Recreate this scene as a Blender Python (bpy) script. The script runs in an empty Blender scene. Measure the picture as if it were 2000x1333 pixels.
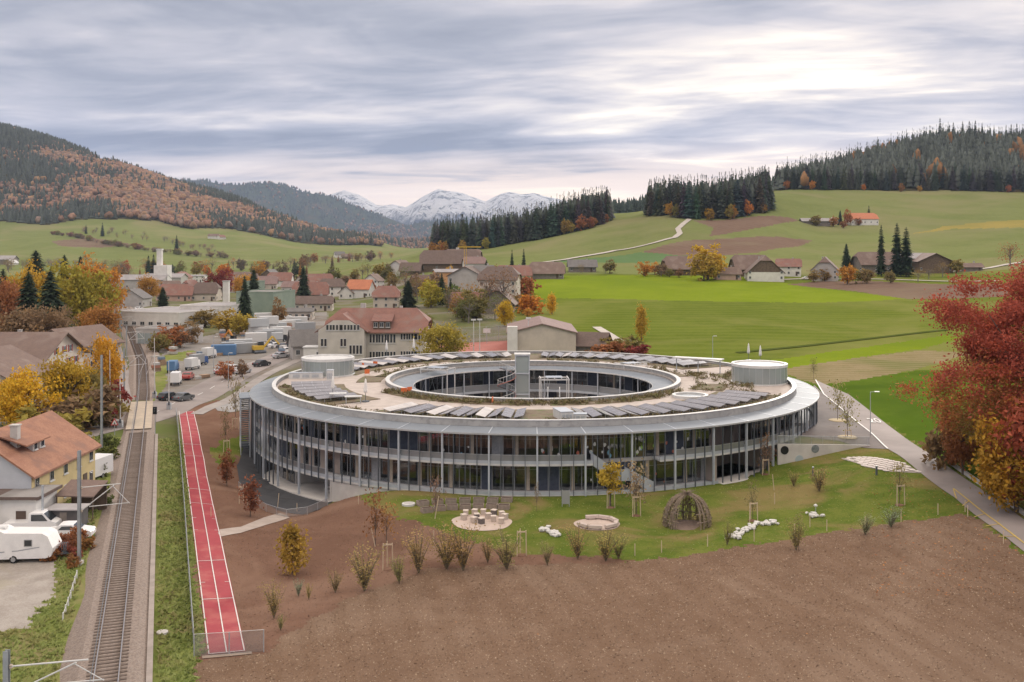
import bpy, bmesh, math, random
import numpy as np
from mathutils import Vector, Matrix
R_ = math.radians
random.seed(7); rng = np.random.default_rng(11)
scene = bpy.context.scene
COL = scene.collection
# ------------------------------------------------------------------ camera
F, HZ, CAMZ = 1990.0, 481.0, 30.0            # focal length and horizon in photo pixels, camera height in metres
cam_d = bpy.data.cameras.new('camera'); cam = bpy.data.objects.new('camera', cam_d); COL.objects.link(cam)
cam.location = (0, 0, CAMZ); cam.rotation_euler = (R_(90), 0, 0)
cam_d.sensor_width = 36; cam_d.lens = 36*F/2000; cam_d.shift_y = -(666.5-HZ)/2000
cam_d.clip_start = 0.5; cam_d.clip_end = 90000
scene.camera = cam
# ------------------------------------------------------------------ node helper
class NT:
    def __init__(s, tree): s.t = tree; tree.nodes.clear()
    def n(s, typ, ins=None, **pr):
        nd = s.t.nodes.new(typ)
        for k, v in pr.items(): setattr(nd, k, v)
        for k, v in (ins or {}).items():
            if isinstance(v, bpy.types.NodeSocket): s.t.links.new(v, nd.inputs[k])
            else: nd.inputs[k].default_value = v
        return nd
    def m(s, op, a, b=0.0, c=0.0, clamp=False):
        return s.n('ShaderNodeMath', {0: a, 1: b, 2: c}, operation=op, use_clamp=clamp).outputs[0]
    def mix(s, f, a, b, bt='MIX'):
        return s.n('ShaderNodeMix', {0: f, 6: a, 7: b}, data_type='RGBA', blend_type=bt, clamp_factor=True).outputs[2]
    def ramp(s, f, stops, interp='LINEAR'):
        nd = s.n('ShaderNodeValToRGB', {0: f}); cr = nd.color_ramp; cr.interpolation = interp
        while len(cr.elements) < len(stops): cr.elements.new(0.5)
        for e, (p, c) in zip(cr.elements, stops):
            e.position = p; e.color = c if len(c) == 4 else (*c, 1)
        return nd.outputs[0]
    def sstep(s, x, a, b):
        return s.n('ShaderNodeMapRange', {0: x, 1: a, 2: b, 3: 0.0, 4: 1.0}, interpolation_type='SMOOTHSTEP').outputs[0]
def C4(c): return (c[0], c[1], c[2], 1.0)
# ------------------------------------------------------------------ sky and sun
SUN_AZ, SUN_EL = 21.0, 15.0                   # degrees right of the view direction, above the horizon
sd = Vector((math.sin(R_(SUN_AZ))*math.cos(R_(SUN_EL)), math.cos(R_(SUN_AZ))*math.cos(R_(SUN_EL)), math.sin(R_(SUN_EL))))
world = bpy.data.worlds.new('World'); scene.world = world; world.use_nodes = True
w = NT(world.node_tree)
tc = w.n('ShaderNodeTexCoord'); D = tc.outputs['Generated']
sx = w.n('ShaderNodeSeparateXYZ', {0: D}); dx, dy, dz = sx.outputs
zc = w.m('ADD', w.m('MAXIMUM', dz, 0.0), 0.075)
cx, cy = w.m('DIVIDE', dx, zc), w.m('DIVIDE', dy, zc)
def cloud_co(sx_, sy_, z_): return w.n('ShaderNodeCombineXYZ', {0: w.m('ADD', w.m('MULTIPLY', cx, sx_), w.m('MULTIPLY', cy, sx_*.34)), 1: w.m('MULTIPLY', cy, sy_), 2: z_}).outputs[0]
n1 = w.n('ShaderNodeTexNoise', {'Vector': cloud_co(.34, .50, 2.4), 'Scale': 1.0, 'Detail': 6.0, 'Roughness': 0.5, 'Distortion': 0.5}).outputs[0]
n2 = w.n('ShaderNodeTexNoise', {'Vector': cloud_co(.95, 1.35, 6.9), 'Scale': 1.0, 'Detail': 8.0, 'Roughness': 0.55, 'Distortion': 0.9}).outputs[0]
n3 = w.n('ShaderNodeTexNoise', {'Vector': cloud_co(2.6, 4.2, 8.1), 'Scale': 1.0, 'Detail': 5.0, 'Roughness': 0.55, 'Distortion': 0.4}).outputs[0]
sdot = w.n('ShaderNodeVectorMath', {0: D, 1: sd}, operation='DOT_PRODUCT').outputs['Value']
glow = w.sstep(sdot, 0.945, 0.998)
glow2 = w.sstep(sdot, 0.55, 1.0)
thin = w.m('ADD', w.m('ADD', w.m('MULTIPLY', n1, 0.62), w.m('MULTIPLY', n2, 0.29)), w.m('MULTIPLY', n3, 0.09))         # low = thick cloud, high = thin cloud
thin = w.m('ADD', w.m('ADD', thin, w.m('MULTIPLY', glow, 0.042)), w.m('MULTIPLY', glow2, 0.02))
cloud = w.ramp(thin, [(0.41, (.155, .178, .243)), (0.47, (.228, .249, .318)), (0.52, (.318, .328, .393)), (0.57, (.475, .460, .490)), (0.635, (.68, .63, .58))])
low = w.m('SUBTRACT', 1.0, w.sstep(dz, 0.04, 0.11))
warm = w.m('MULTIPLY', low, w.m('ADD', 0.12, w.m('MULTIPLY', glow2, 0.88)))
warm = w.m('MULTIPLY', warm, w.sstep(thin, 0.39, 0.52))
cloud = w.mix(w.m('MULTIPLY', warm, 1.0), cloud, (.86, .66, .50, 1))
zen = w.m('ADD', 1.0, w.m('MULTIPLY', w.sstep(dz, 0.12, 0.95), 2.0))          # an overcast sky is brighter overhead
cloud = w.mix(1.0, cloud, w.n('ShaderNodeCombineColor', {0: w.m('MULTIPLY', zen, w.m('ADD', 1.0, w.m('MULTIPLY', dz, .28))), 1: w.m('MULTIPLY', zen, w.m('ADD', 1.0, w.m('MULTIPLY', dz, .04))), 2: w.m('MULTIPLY', zen, w.m('SUBTRACT', 1.0, w.m('MULTIPLY', dz, .30)))}).outputs[0], 'MULTIPLY')
sky = w.n('ShaderNodeTexSky', sky_type='NISHITA', sun_disc=False, sun_elevation=R_(SUN_EL), sun_rotation=R_(SUN_AZ), altitude=650.0)
hi = w.mix(1.0, cloud, (10, 10, 10, 1), 'MULTIPLY')
out = w.mix(w.m('SUBTRACT', 1.0, w.m('MULTIPLY', w.sstep(thin, 0.56, 0.72), 0.25)), sky.outputs[0], hi)
bg = w.n('ShaderNodeBackground', {0: out, 1: 0.1})
w.n('ShaderNodeOutputWorld', {0: bg.outputs[0]})
sun_d = bpy.data.lights.new('sun', 'SUN'); sun_d.energy = 1.5; sun_d.angle = R_(10); sun_d.color = (1, .93, .84)
sun = bpy.data.objects.new('sun', sun_d); COL.objects.link(sun); sun.location = (0, 0, 200)
sun.rotation_euler = (-sd).to_track_quat('-Z', 'Y').to_euler()
scene.view_settings.view_transform = 'Standard'; scene.view_settings.look = 'None'
scene.view_settings.exposure = 0.82; scene.view_settings.gamma = 1.0; scene.view_settings.use_curve_mapping = False
cy_ = scene.cycles
cy_.max_bounces = 6; cy_.diffuse_bounces = 3; cy_.glossy_bounces = 3; cy_.transmission_bounces = 4; cy_.transparent_max_bounces = 12
cy_.volume_bounces = 1; cy_.use_denoising = True; cy_.caustics_reflective = False; cy_.caustics_refractive = False
# ------------------------------------------------------------------ materials
MATS = {}
def mat(name, c1, c2=None, scale=2.0, rough=0.85, bump=0.0, bscale=None, detail=5.0, metal=0.0, spec=0.3, world_co=False, c3=None, s3=None, tint=False, trans=0.0, lo=0.35, hi=0.65):
    if name in MATS: return MATS[name]
    m = bpy.data.materials.new(name); m.use_nodes = True; t = NT(m.node_tree); MATS[name] = m
    co = t.n('ShaderNodeNewGeometry').outputs['Position'] if world_co else t.n('ShaderNodeTexCoord').outputs['Object']
    col = C4(c1)
    if c2:
        nz = t.n('ShaderNodeTexNoise', {'Vector': co, 'Scale': scale, 'Detail': detail, 'Roughness': 0.6}).outputs[0]
        col = t.mix(t.sstep(nz, lo, hi), C4(c1), C4(c2))
    if c3:
        nz3 = t.n('ShaderNodeTexNoise', {'Vector': co, 'Scale': s3, 'Detail': 4.0, 'Roughness': 0.6}).outputs[0]
        col = t.mix(t.sstep(nz3, 0.48, 0.68), col, C4(c3))
    if tint:
        oi = t.n('ShaderNodeObjectInfo')
        col = t.mix(1.0, col, oi.outputs['Color'], 'MULTIPLY')
    ins = {'Base Color': col, 'Roughness': rough, 'Metallic': metal, 'Specular IOR Level': spec}
    b = t.n('ShaderNodeBsdfPrincipled', ins)
    if bump:
        nb = t.n('ShaderNodeTexNoise', {'Vector': co, 'Scale': bscale or scale*4, 'Detail': 6.0, 'Roughness': 0.65}).outputs[0]
        t.t.links.new(t.n('ShaderNodeBump', {'Height': nb, 'Strength': bump, 'Distance': 0.05}).outputs[0], b.inputs['Normal'])
    sh = b.outputs[0]
    if trans:
        tr = t.n('ShaderNodeBsdfTranslucent', {0: col})
        sh = t.n('ShaderNodeMixShader', {0: trans, 1: sh, 2: tr.outputs[0]}).outputs[0]
    t.n('ShaderNodeOutputMaterial', {0: sh})
    return m
def glassmat(name, tint=(.7, .75, .75), see=0.6, rough=0.03, diff=None):
    """thin glazing: part see-through, part mirror by angle; diff = share of milky body"""
    m = bpy.data.materials.new(name); m.use_nodes = True; t = NT(m.node_tree); MATS[name] = m
    tr = t.n('ShaderNodeBsdfTransparent', {0: C4([c*see for c in tint])})
    gl = t.n('ShaderNodeBsdfGlossy', {'Color': (1, 1, 1, 1), 'Roughness': rough})
    fr = t.n('ShaderNodeFresnel', {'IOR': 1.5})
    sh = tr.outputs[0]
    if diff:
        df = t.n('ShaderNodeBsdfDiffuse', {0: C4(diff[1])})
        sh = t.n('ShaderNodeMixShader', {0: diff[0], 1: sh, 2: df.outputs[0]}).outputs[0]
    f = t.m('ADD', t.m('MULTIPLY', fr.outputs[0], 1.6), 0.04, clamp=True)
    t.n('ShaderNodeOutputMaterial', {0: t.n('ShaderNodeMixShader', {0: f, 1: sh, 2: gl.outputs[0]}).outputs[0]})
    return m
# ------------------------------------------------------------------ mesh helper
class MB:
    def __init__(s): s.v = []; s.f = []; s.m = []
    def poly(s, pts, mi=0):
        k = len(s.v); s.v += [tuple(p) for p in pts]; s.f.append(tuple(range(k, k+len(pts)))); s.m.append(mi); return s
    def hexa(s, p8, mi=0):
        k = len(s.v); s.v += [tuple(p) for p in p8]
        for q in ((3, 2, 1, 0), (4, 5, 6, 7), (0, 1, 5, 4), (1, 2, 6, 5), (2, 3, 7, 6), (3, 0, 4, 7)):
            s.f.append(tuple(k+i for i in q)); s.m.append(mi)
        return s
    def box(s, c, d, rz=0.0, mi=0, z0=False):
        """centre c (c.z is the bottom when z0), full sizes d"""
        x, y, z = d[0]/2, d[1]/2, d[2]/2
        cz = c[2]+z if z0 else c[2]; ca, sa = math.cos(rz), math.sin(rz)
        P = []
        for zz in (-z, z):
            for xx, yy in ((-x, -y), (x, -y), (x, y), (-x, y)):
                P.append((c[0]+xx*ca-yy*sa, c[1]+xx*sa+yy*ca, cz+zz))
        return s.hexa(P, mi)
    def bb(s, x0, x1, y0, y1, z0, z1, mi=0):
        return s.box(((x0+x1)/2, (y0+y1)/2, (z0+z1)/2), (x1-x0, y1-y0, z1-z0), 0, mi)
    def beam(s, p, q, wd, ht, mi=0):
        p, q = Vector(p), Vector(q); d = (q-p).normalized()
        side = d.cross(Vector((0, 0, 1)))
        side = Vector((1, 0, 0)) if side.length < 1e-4 else side.normalized()
        up = side.cross(d).normalized(); a, b = side*wd/2, up*ht/2
        return s.hexa([p-a-b, p+a-b, q+a-b, q-a-b, p-a+b, p+a+b, q+a+b, q-a+b], mi)
    def tube(s, pts, r, n=6, mi=0, cap=True):
        pts = [Vector(p) for p in pts]; k = len(s.v); L = len(pts)
        rs = r if isinstance(r, (list, tuple)) else [r]*L
        for i, p in enumerate(pts):
            d = (pts[min(i+1, L-1)]-pts[max(i-1, 0)]).normalized()
            a = d.cross(Vector((0.31, 0.2, 0.93) if abs(d.z) < .95 else (1, 0, 0))).normalized(); b = d.cross(a)
            for j in range(n):
                t = 2*math.pi*j/n; s.v.append(tuple(p+(a*math.cos(t)+b*math.sin(t))*rs[i]))
        for i in range(L-1):
            for j in range(n):
                j2 = (j+1) % n
                s.f.append((k+i*n+j, k+i*n+j2, k+(i+1)*n+j2, k+(i+1)*n+j)); s.m.append(mi)
        if cap:
            s.f.append(tuple(k+j for j in reversed(range(n)))); s.m.append(mi)
            s.f.append(tuple(k+(L-1)*n+j for j in range(n))); s.m.append(mi)
        return s
    def lathe(s, prof, c=(0, 0, 0), n=12, mi=0):
        k = len(s.v); L = len(prof)
        for r, z in prof:
            for j in range(n):
                t = 2*math.pi*j/n; s.v.append((c[0]+r*math.cos(t), c[1]+r*math.sin(t), c[2]+z))
        for i in range(L-1):
            for j in range(n):
                j2 = (j+1) % n
                s.f.append((k+i*n+j, k+i*n+j2, k+(i+1)*n+j2, k+(i+1)*n+j)); s.m.append(mi)
        s.f.append(tuple(k+j for j in reversed(range(n)))); s.m.append(mi)
        s.f.append(tuple(k+(L-1)*n+j for j in range(n))); s.m.append(mi)
        return s
    def prism(s, poly, z0, z1, mi=0):
        k = len(s.v); n = len(poly)
        s.v += [(p[0], p[1], z0) for p in poly]+[(p[0], p[1], z1) for p in poly]
        s.f.append(tuple(k+i for i in reversed(range(n)))); s.m.append(mi)
        s.f.append(tuple(k+n+i for i in range(n))); s.m.append(mi)
        for i in range(n):
            j = (i+1) % n; s.f.append((k+i, k+j, k+n+j, k+n+i)); s.m.append(mi)
        return s
    def ring(s, c, prof, a0, a1, n, mi=0):
        """sweep a closed (r,z) profile about c from angle a0 to a1 (degrees, 0 = towards the camera, + = right)"""
        k = len(s.v); m = len(prof); full = abs(a1-a0) >= 359.9; N = n if full else n+1
        for i in range(N):
            t = R_(a0+(a1-a0)*i/n)
            for r, z in prof: s.v.append((c[0]+r*math.sin(t), c[1]-r*math.cos(t), z))
        for i in range(n):
            i2 = (i+1) % N
            for j in range(m):
                j2 = (j+1) % m
                s.f.append((k+i*m+j, k+i2*m+j, k+i2*m+j2, k+i*m+j2)); s.m.append(mi)
        if not full:
            s.f.append(tuple(k+j for j in range(m))); s.m.append(mi)
            s.f.append(tuple(k+n*m+j for j in reversed(range(m)))); s.m.append(mi)
        return s
    def mesh(s, name, mats, smooth=False):
        me = bpy.data.meshes.new(name); me.from_pydata(s.v, [], s.f)
        for m_ in (mats if isinstance(mats, (list, tuple)) else [mats]): me.materials.append(m_)
        if any(s.m): me.polygons.foreach_set('material_index', s.m)
        if smooth: me.polygons.foreach_set('use_smooth', [True]*len(s.f))
        me.update(); return me
    def build(s, name, mats, parent=None, smooth=False, fix=False, **tags):
        me = s.mesh(name, mats, smooth)
        if fix:
            bm = bmesh.new(); bm.from_mesh(me); bmesh.ops.recalc_face_normals(bm, faces=bm.faces); bm.to_mesh(me); bm.free()
        return link(name, me, parent, **tags)
def link(name, me, parent=None, loc=None, rz=None, scale=None, **tags):
    o = bpy.data.objects.new(name, me); COL.objects.link(o)
    if parent is not None: o.parent = parent
    if loc is not None: o.location = loc
    if rz is not None: o.rotation_euler = (0, 0, rz)
    if scale is not None: o.scale = scale if isinstance(scale, (tuple, list)) else (scale,)*3
    for k, v in tags.items():
        if v is not None: o[k] = v
    return o
def thing(name, label, category, loc=(0, 0, 0), rz=0.0, group=None, scale=None):
    o = link(name, None, None, loc, rz, scale, label=label, category=category, group=group)
    o.empty_display_size = 0.3; return o
def clone(root, loc=None, rz=None, scale=None, label=None, group=None, color=None):
    r = root.copy(); COL.objects.link(r)
    if loc is not None: r.location = loc
    if rz is not None: r.rotation_euler = (0, 0, rz)
    if scale is not None: r.scale = scale if isinstance(scale, (tuple, list)) else (scale,)*3
    if label: r['label'] = label
    if group: r['group'] = group
    for ch in root.children:
        c = ch.copy(); COL.objects.link(c); c.parent = r
        if color: c.color = C4(color)
        for g in ch.children:
            d = g.copy(); COL.objects.link(d); d.parent = c
    return r
def npmesh(name, V, faces, mats, parent=None, smooth=False, mi=None, colors=None, **tags):
    """V (n,3) array, faces (m,3 or 4) array"""
    me = bpy.data.meshes.new(name); m, k = faces.shape
    me.vertices.add(len(V)); me.vertices.foreach_set('co', np.ascontiguousarray(V, dtype=np.float32).ravel())
    me.loops.add(m*k); me.loops.foreach_set('vertex_index', np.ascontiguousarray(faces, dtype=np.int32).ravel())
    me.polygons.add(m); me.polygons.foreach_set('loop_start', np.arange(0, m*k, k, dtype=np.int32))
    me.polygons.foreach_set('loop_total', np.full(m, k, dtype=np.int32))
    for m_ in (mats if isinstance(mats, (list, tuple)) else [mats]): me.materials.append(m_)
    if mi is not None: me.polygons.foreach_set('material_index', np.asarray(mi, dtype=np.int32))
    if smooth: me.polygons.foreach_set('use_smooth', np.ones(m, dtype=bool))
    me.update(calc_edges=True)
    if colors is not None:
        ca = me.color_attributes.new('tone', 'FLOAT_COLOR', 'POINT'); ca.data.foreach_set('color', np.ascontiguousarray(colors, dtype=np.float32).ravel())
    if parent == 'mesh': return me
    return link(name, me, parent, **tags)
# ------------------------------------------------------------------ terrain heights
BC = (3.3, 162.8)                             # centre of the round school
def ray(px, py, Y): return ((px-1000)/F*Y, Y, CAMZ-(py-HZ)/F*Y)
def onz(px, py, Z):
    Y = (CAMZ-Z)*F/(py-HZ); return ((px-1000)/F*Y, Y)
_cp = []
for px, py, Z in [(40,1150,1.5),(80,1000,1.5),(10,1333,1.4),(100,1333,1.5),(120,900,1.6),(206,1333,1.7),(225,1150,1.7),(250,960,1.7),(270,840,1.8),(278,768,1.9),
    (320,1300,1.2),(330,1100,1.2),(320,900,1.3),(443,1285,1.0),(425,1130,1.0),(400,1000,1.0),(378,880,1.0),(364,805,1.0),
    (410,900,.9),(440,840,.75),(445,900,.5),(470,880,.0),(430,800,1.0),(480,790,.5),(460,960,.0),(430,1045,1.0),(490,1030,0.2),(550,1012,-.6),
    (500,930,-2.2),(530,960,-2.3),(570,985,-2.3),(610,1000,-1.6),(640,985,-.6),(690,970,.6),(600,1030,-.3),(660,1050,.9),(750,1010,.9),(560,1100,.7),(480,1150,.9),(600,1200,.9),
    (700,1300,1.0),(500,1333,1.0),(1000,1333,1.3),(1400,1333,1.8),(1900,1300,2.4),(2300,1333,2.6),(760,960,.74),(900,975,.72),(1050,978,.70),(1200,972,.70),(1330,950,.72),(1420,930,.74),
    (950,1040,.75),(1180,1030,.8),(900,1120,.8),(1240,1095,.9),(1340,1010,.85),(1500,1060,1.5),(1480,990,1.4),(1500,925,1.0),(1560,940,2.3),(1620,915,3.0),(1700,930,3.1),(1760,960,2.9),(1700,890,3.7),
    (1734,878,3.8),(1800,925,3.6),(1864,973,3.3),(1925,1022,3.1),(1980,1060,2.9),(1880,1010,2.9),(1700,1040,2.3),(1620,830,4.1),(1640,780,4.2),(1609,771,4.2),(1660,750,4.3),(1750,800,4.2),(1850,850,4.0),(1950,960,3.6),
    (2100,1000,3.6),(2300,1000,3.6),(1980,700,5.0),(1700,720,4.8),(130,830,1.8),(60,800,1.9),(330,790,1.9),(420,745,2.2),(200,760,2.0),(100,700,2.3),(520,700,2.4)]:
    x, y = onz(px, py, Z); _cp.append((x, y, Z))
_cp += [(-30,210,2.6),(0,215,3.0),(30,212,3.6),(-90,240,2.4),(-50,260,2.7),(0,280,4.4),(50,250,5.0),(90,240,5.5),(110,280,6.5),(60,300,6.6),(-60,300,3.0),(-130,300,2.6),(-140,200,2.2),(-110,110,1.6),(-90,60,1.4),(120,150,4.2),(110,90,3.6),(90,60,2.8),(-40,50,1.4),(0,46,1.1),(40,46,1.6),(40,136.5,3.9),(46,136.5,3.9),(36,137,4.0),(38,130.5,1.7),(42,130.5,2.6),(34,129,1.0)]
_cp = np.array(_cp); _S = 40.0
def _k(d2): return np.where(d2 > 1e-12, 0.5*d2*np.log(np.maximum(d2, 1e-12)), 0.0)
_Xc = _cp[:, :2]/_S; _n = len(_Xc)
_A = np.zeros((_n+3, _n+3)); _A[:_n, :_n] = _k(((_Xc[:, None]-_Xc[None])**2).sum(-1))+np.eye(_n)*0.004
_A[:_n, _n] = 1; _A[:_n, _n+1:] = _Xc; _A[_n, :_n] = 1; _A[_n+1:, :_n] = _Xc.T
_W = np.linalg.solve(_A, np.concatenate([_cp[:, 2], np.zeros(3)]))
def near_h(X, Y):
    P = np.stack([X, Y], -1)/_S; out = np.full(X.shape, _W[_n])+P[..., 0]*_W[_n+1]+P[..., 1]*_W[_n+2]
    for i in range(_n): out = out+_W[i]*_k((P[..., 0]-_Xc[i, 0])**2+(P[..., 1]-_Xc[i, 1])**2)
    return np.clip(out, -2.4, 9)
_tab = {                                      # column (photo px) : (distance, height)
 -500: [(200,2),(1000,2.5),(1300,5),(1700,42),(2050,82),(3000,430),(3300,440),(4200,300)],
 0: [(200,2),(1000,2.5),(1300,4.5),(1700,39),(2050,76),(3000,388),(3300,400),(4200,250)],
 100: [(200,2),(1000,2.2),(1250,2.5),(1700,41),(2050,80),(2950,340),(3250,350),(4200,250)],
 200: [(200,2.2),(1000,2),(1200,2),(1500,16),(2050,80),(2900,281),(3200,290),(4200,200)],
 300: [(200,2.4),(1000,1),(1200,1.5),(1480,13),(2050,76),(2850,225),(3100,232),(4200,150)],
 400: [(200,2.6),(1000,0),(1200,0.5),(1450,9),(1800,35),(2050,64),(2800,180),(3050,186),(4200,100)],
 500: [(200,2.6),(1000,0),(1200,0),(1500,8),(2000,46),(2150,55),(2700,132),(2950,136),(4200,60)],
 600: [(200,2.6),(450,4),(1000,1),(1200,1),(1600,14),(2200,35),(2650,83),(2900,86),(4200,40)],
 700: [(200,2.8),(480,4),(650,11),(800,13),(1200,7),(1700,12),(2250,32),(2600,60),(2800,62),(4200,30)],
 760: [(200,2.9),(480,6),(650,14),(800,16),(1100,12),(1800,15),(2400,29),(2700,31),(4200,25)],
 800: [(200,3),(450,8),(600,15),(800,19),(1000,17),(1300,15),(2500,21),(4200,20)],
 850: [(200,3),(300,5),(480,11),(600,16),(800,21.5),(950,25.7),(1200,26),(2500,22),(4200,20)],
 950: [(200,3.2),(300,6),(400,8.5),(480,11.5),(600,18),(800,25),(900,28.6),(1100,37),(1500,40),(4200,25)],
 1050: [(200,3.4),(300,7),(400,10),(480,14.5),(600,19),(800,29),(900,36),(1100,48),(1500,66),(4200,40)],
 1150: [(200,3.6),(300,6.5),(400,10.5),(500,15),(600,20.4),(750,30.4),(880,43.7),(1100,62),(1500,76),(4200,50)],
 1230: [(200,4),(300,6.8),(500,14.7),(620,21),(750,32),(880,48),(1100,65),(1500,79),(4200,50)],
 1300: [(200,4.2),(300,7),(500,14),(620,22.5),(750,38.7),(850,53.5),(1000,68),(1500,86),(4200,60)],
 1400: [(200,4.5),(300,7.3),(500,14),(600,22),(720,34.7),(850,51.8),(1000,73),(1500,100),(4200,70)],
 1500: [(200,4.5),(300,7.5),(500,13.2),(600,22.8),(750,39.8),(850,56),(950,71),(1050,85),(1150,93),(1300,98),(1500,98),(4200,80)],
 1600: [(200,4.6),(300,7.5),(500,13.2),(650,23.8),(900,48.5),(1000,65.7),(1150,93),(1300,115),(1400,123),(1700,124),(4200,80)],
 1700: [(200,5),(300,7.5),(500,14),(650,27),(900,50),(1000,68),(1150,92.4),(1300,124),(1450,148),(1700,152),(4200,80)],
 1850: [(200,5.5),(300,7.8),(500,14),(650,23.8),(900,48.5),(1150,91.8),(1300,132),(1450,177),(1700,181),(4200,80)],
 2000: [(200,5.5),(300,8),(480,15.5),(650,27),(900,53),(1150,91),(1300,130),(1450,172),(1700,177),(4200,80)],
 2500: [(200,5.5),(300,8),(480,15.5),(650,27),(900,53),(1150,91),(1300,130),(1500,180),(1700,195),(4200,100)]}
_cols = sorted(_tab); _lyg = np.linspace(math.log(180), math.log(4200), 260); _pxg = np.linspace(-500, 2500, 241)
_T0 = np.array([np.interp(np.exp(_lyg), [a for a, b in _tab[c]], [b for a, b in _tab[c]]) for c in _cols])
_T = np.stack([np.interp(_pxg, _cols, _T0[:, j]) for j in range(len(_lyg))], 1)
def _blur(A, k, ax):
    ker = np.exp(-0.5*(np.arange(-3*k, 3*k+1)/k)**2); ker /= ker.sum()
    pad = [(0, 0), (0, 0)]; pad[ax] = (3*k, 3*k); B = np.pad(A, pad, 'edge')
    return np.apply_along_axis(lambda v: np.convolve(v, ker, 'valid'), ax, B)
_T = _blur(_blur(_T, 2, 0), 3, 1)
def far_h(X, Y):
    fx = np.clip((1000+F*X/Y+500)/3000*240, 0, 239.999); fy = np.clip((np.log(np.maximum(Y, 180))-_lyg[0])/(_lyg[-1]-_lyg[0])*259, 0, 258.999)
    i, j = fx.astype(int), fy.astype(int); a, b = fx-i, fy-j
    Z = _T[i, j]*(1-a)*(1-b)+_T[i+1, j]*a*(1-b)+_T[i, j+1]*(1-a)*b+_T[i+1, j+1]*a*b
    am = np.clip((Y-420)/600, 0, 1)
    return Z+am*(1.1*np.sin(X*.021+Y*.006)+.9*np.sin(Y*.017-X*.011+1.3)+.6*np.sin(X*.047+Y*.03))
def H(X, Y, cut=True):
    X = np.asarray(X, dtype=float); Y = np.asarray(Y, dtype=float); sh = X.shape; X, Y = np.atleast_1d(X), np.atleast_1d(Y)
    t = np.clip((Y-190)/90, 0, 1); t = t*t*(3-2*t); Z = np.zeros(X.shape)
    a = t < 1; b = t > 0
    if a.any(): Z[a] += (1-t[a])*near_h(X[a], Y[a])
    if b.any(): Z[b] += t[b]*far_h(X[b], Y[b])
    if cut:
        r = np.hypot(X-BC[0], Y-BC[1]); Z = np.where(r < 42.6, np.minimum(Z, -2.9), Z)
    return Z.reshape(sh)
_ys = np.exp(np.linspace(math.log(48), math.log(4100), 1500))
def G(px, py, near=48, cut=True):
    """the ground point that a pixel of the photograph shows"""
    ys = _ys[_ys >= near]; xs = (px-1000)/F*ys; z = CAMZ-(py-HZ)/F*ys; h = H(xs, ys, cut); d = z-h
    k = np.argmax(d <= 0) if (d <= 0).any() else len(d)-1
    if k == 0: Y = ys[0]
    else: t = d[k-1]/(d[k-1]-d[k]+1e-9); Y = ys[k-1]+(ys[k]-ys[k-1])*min(max(t, 0), 1)
    X = (px-1000)/F*Y
    return Vector((X, Y, float(H(X, Y, cut))))
def at(X, Y): return Vector((X, Y, float(H(X, Y))))
def inside(poly, X, Y):
    c = np.zeros(X.shape, bool); n = len(poly)
    for i in range(n):
        x0, y0 = poly[i]; x1, y1 = poly[(i+1) % n]
        if y0 == y1: continue
        k = ((y0 > Y) != (y1 > Y)) & (X < (x1-x0)*(Y-y0)/(y1-y0)+x0); c ^= k
    return c
def gpoly(pts): return [tuple(G(a, b, cut=False)[:2]) for a, b in pts]
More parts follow.
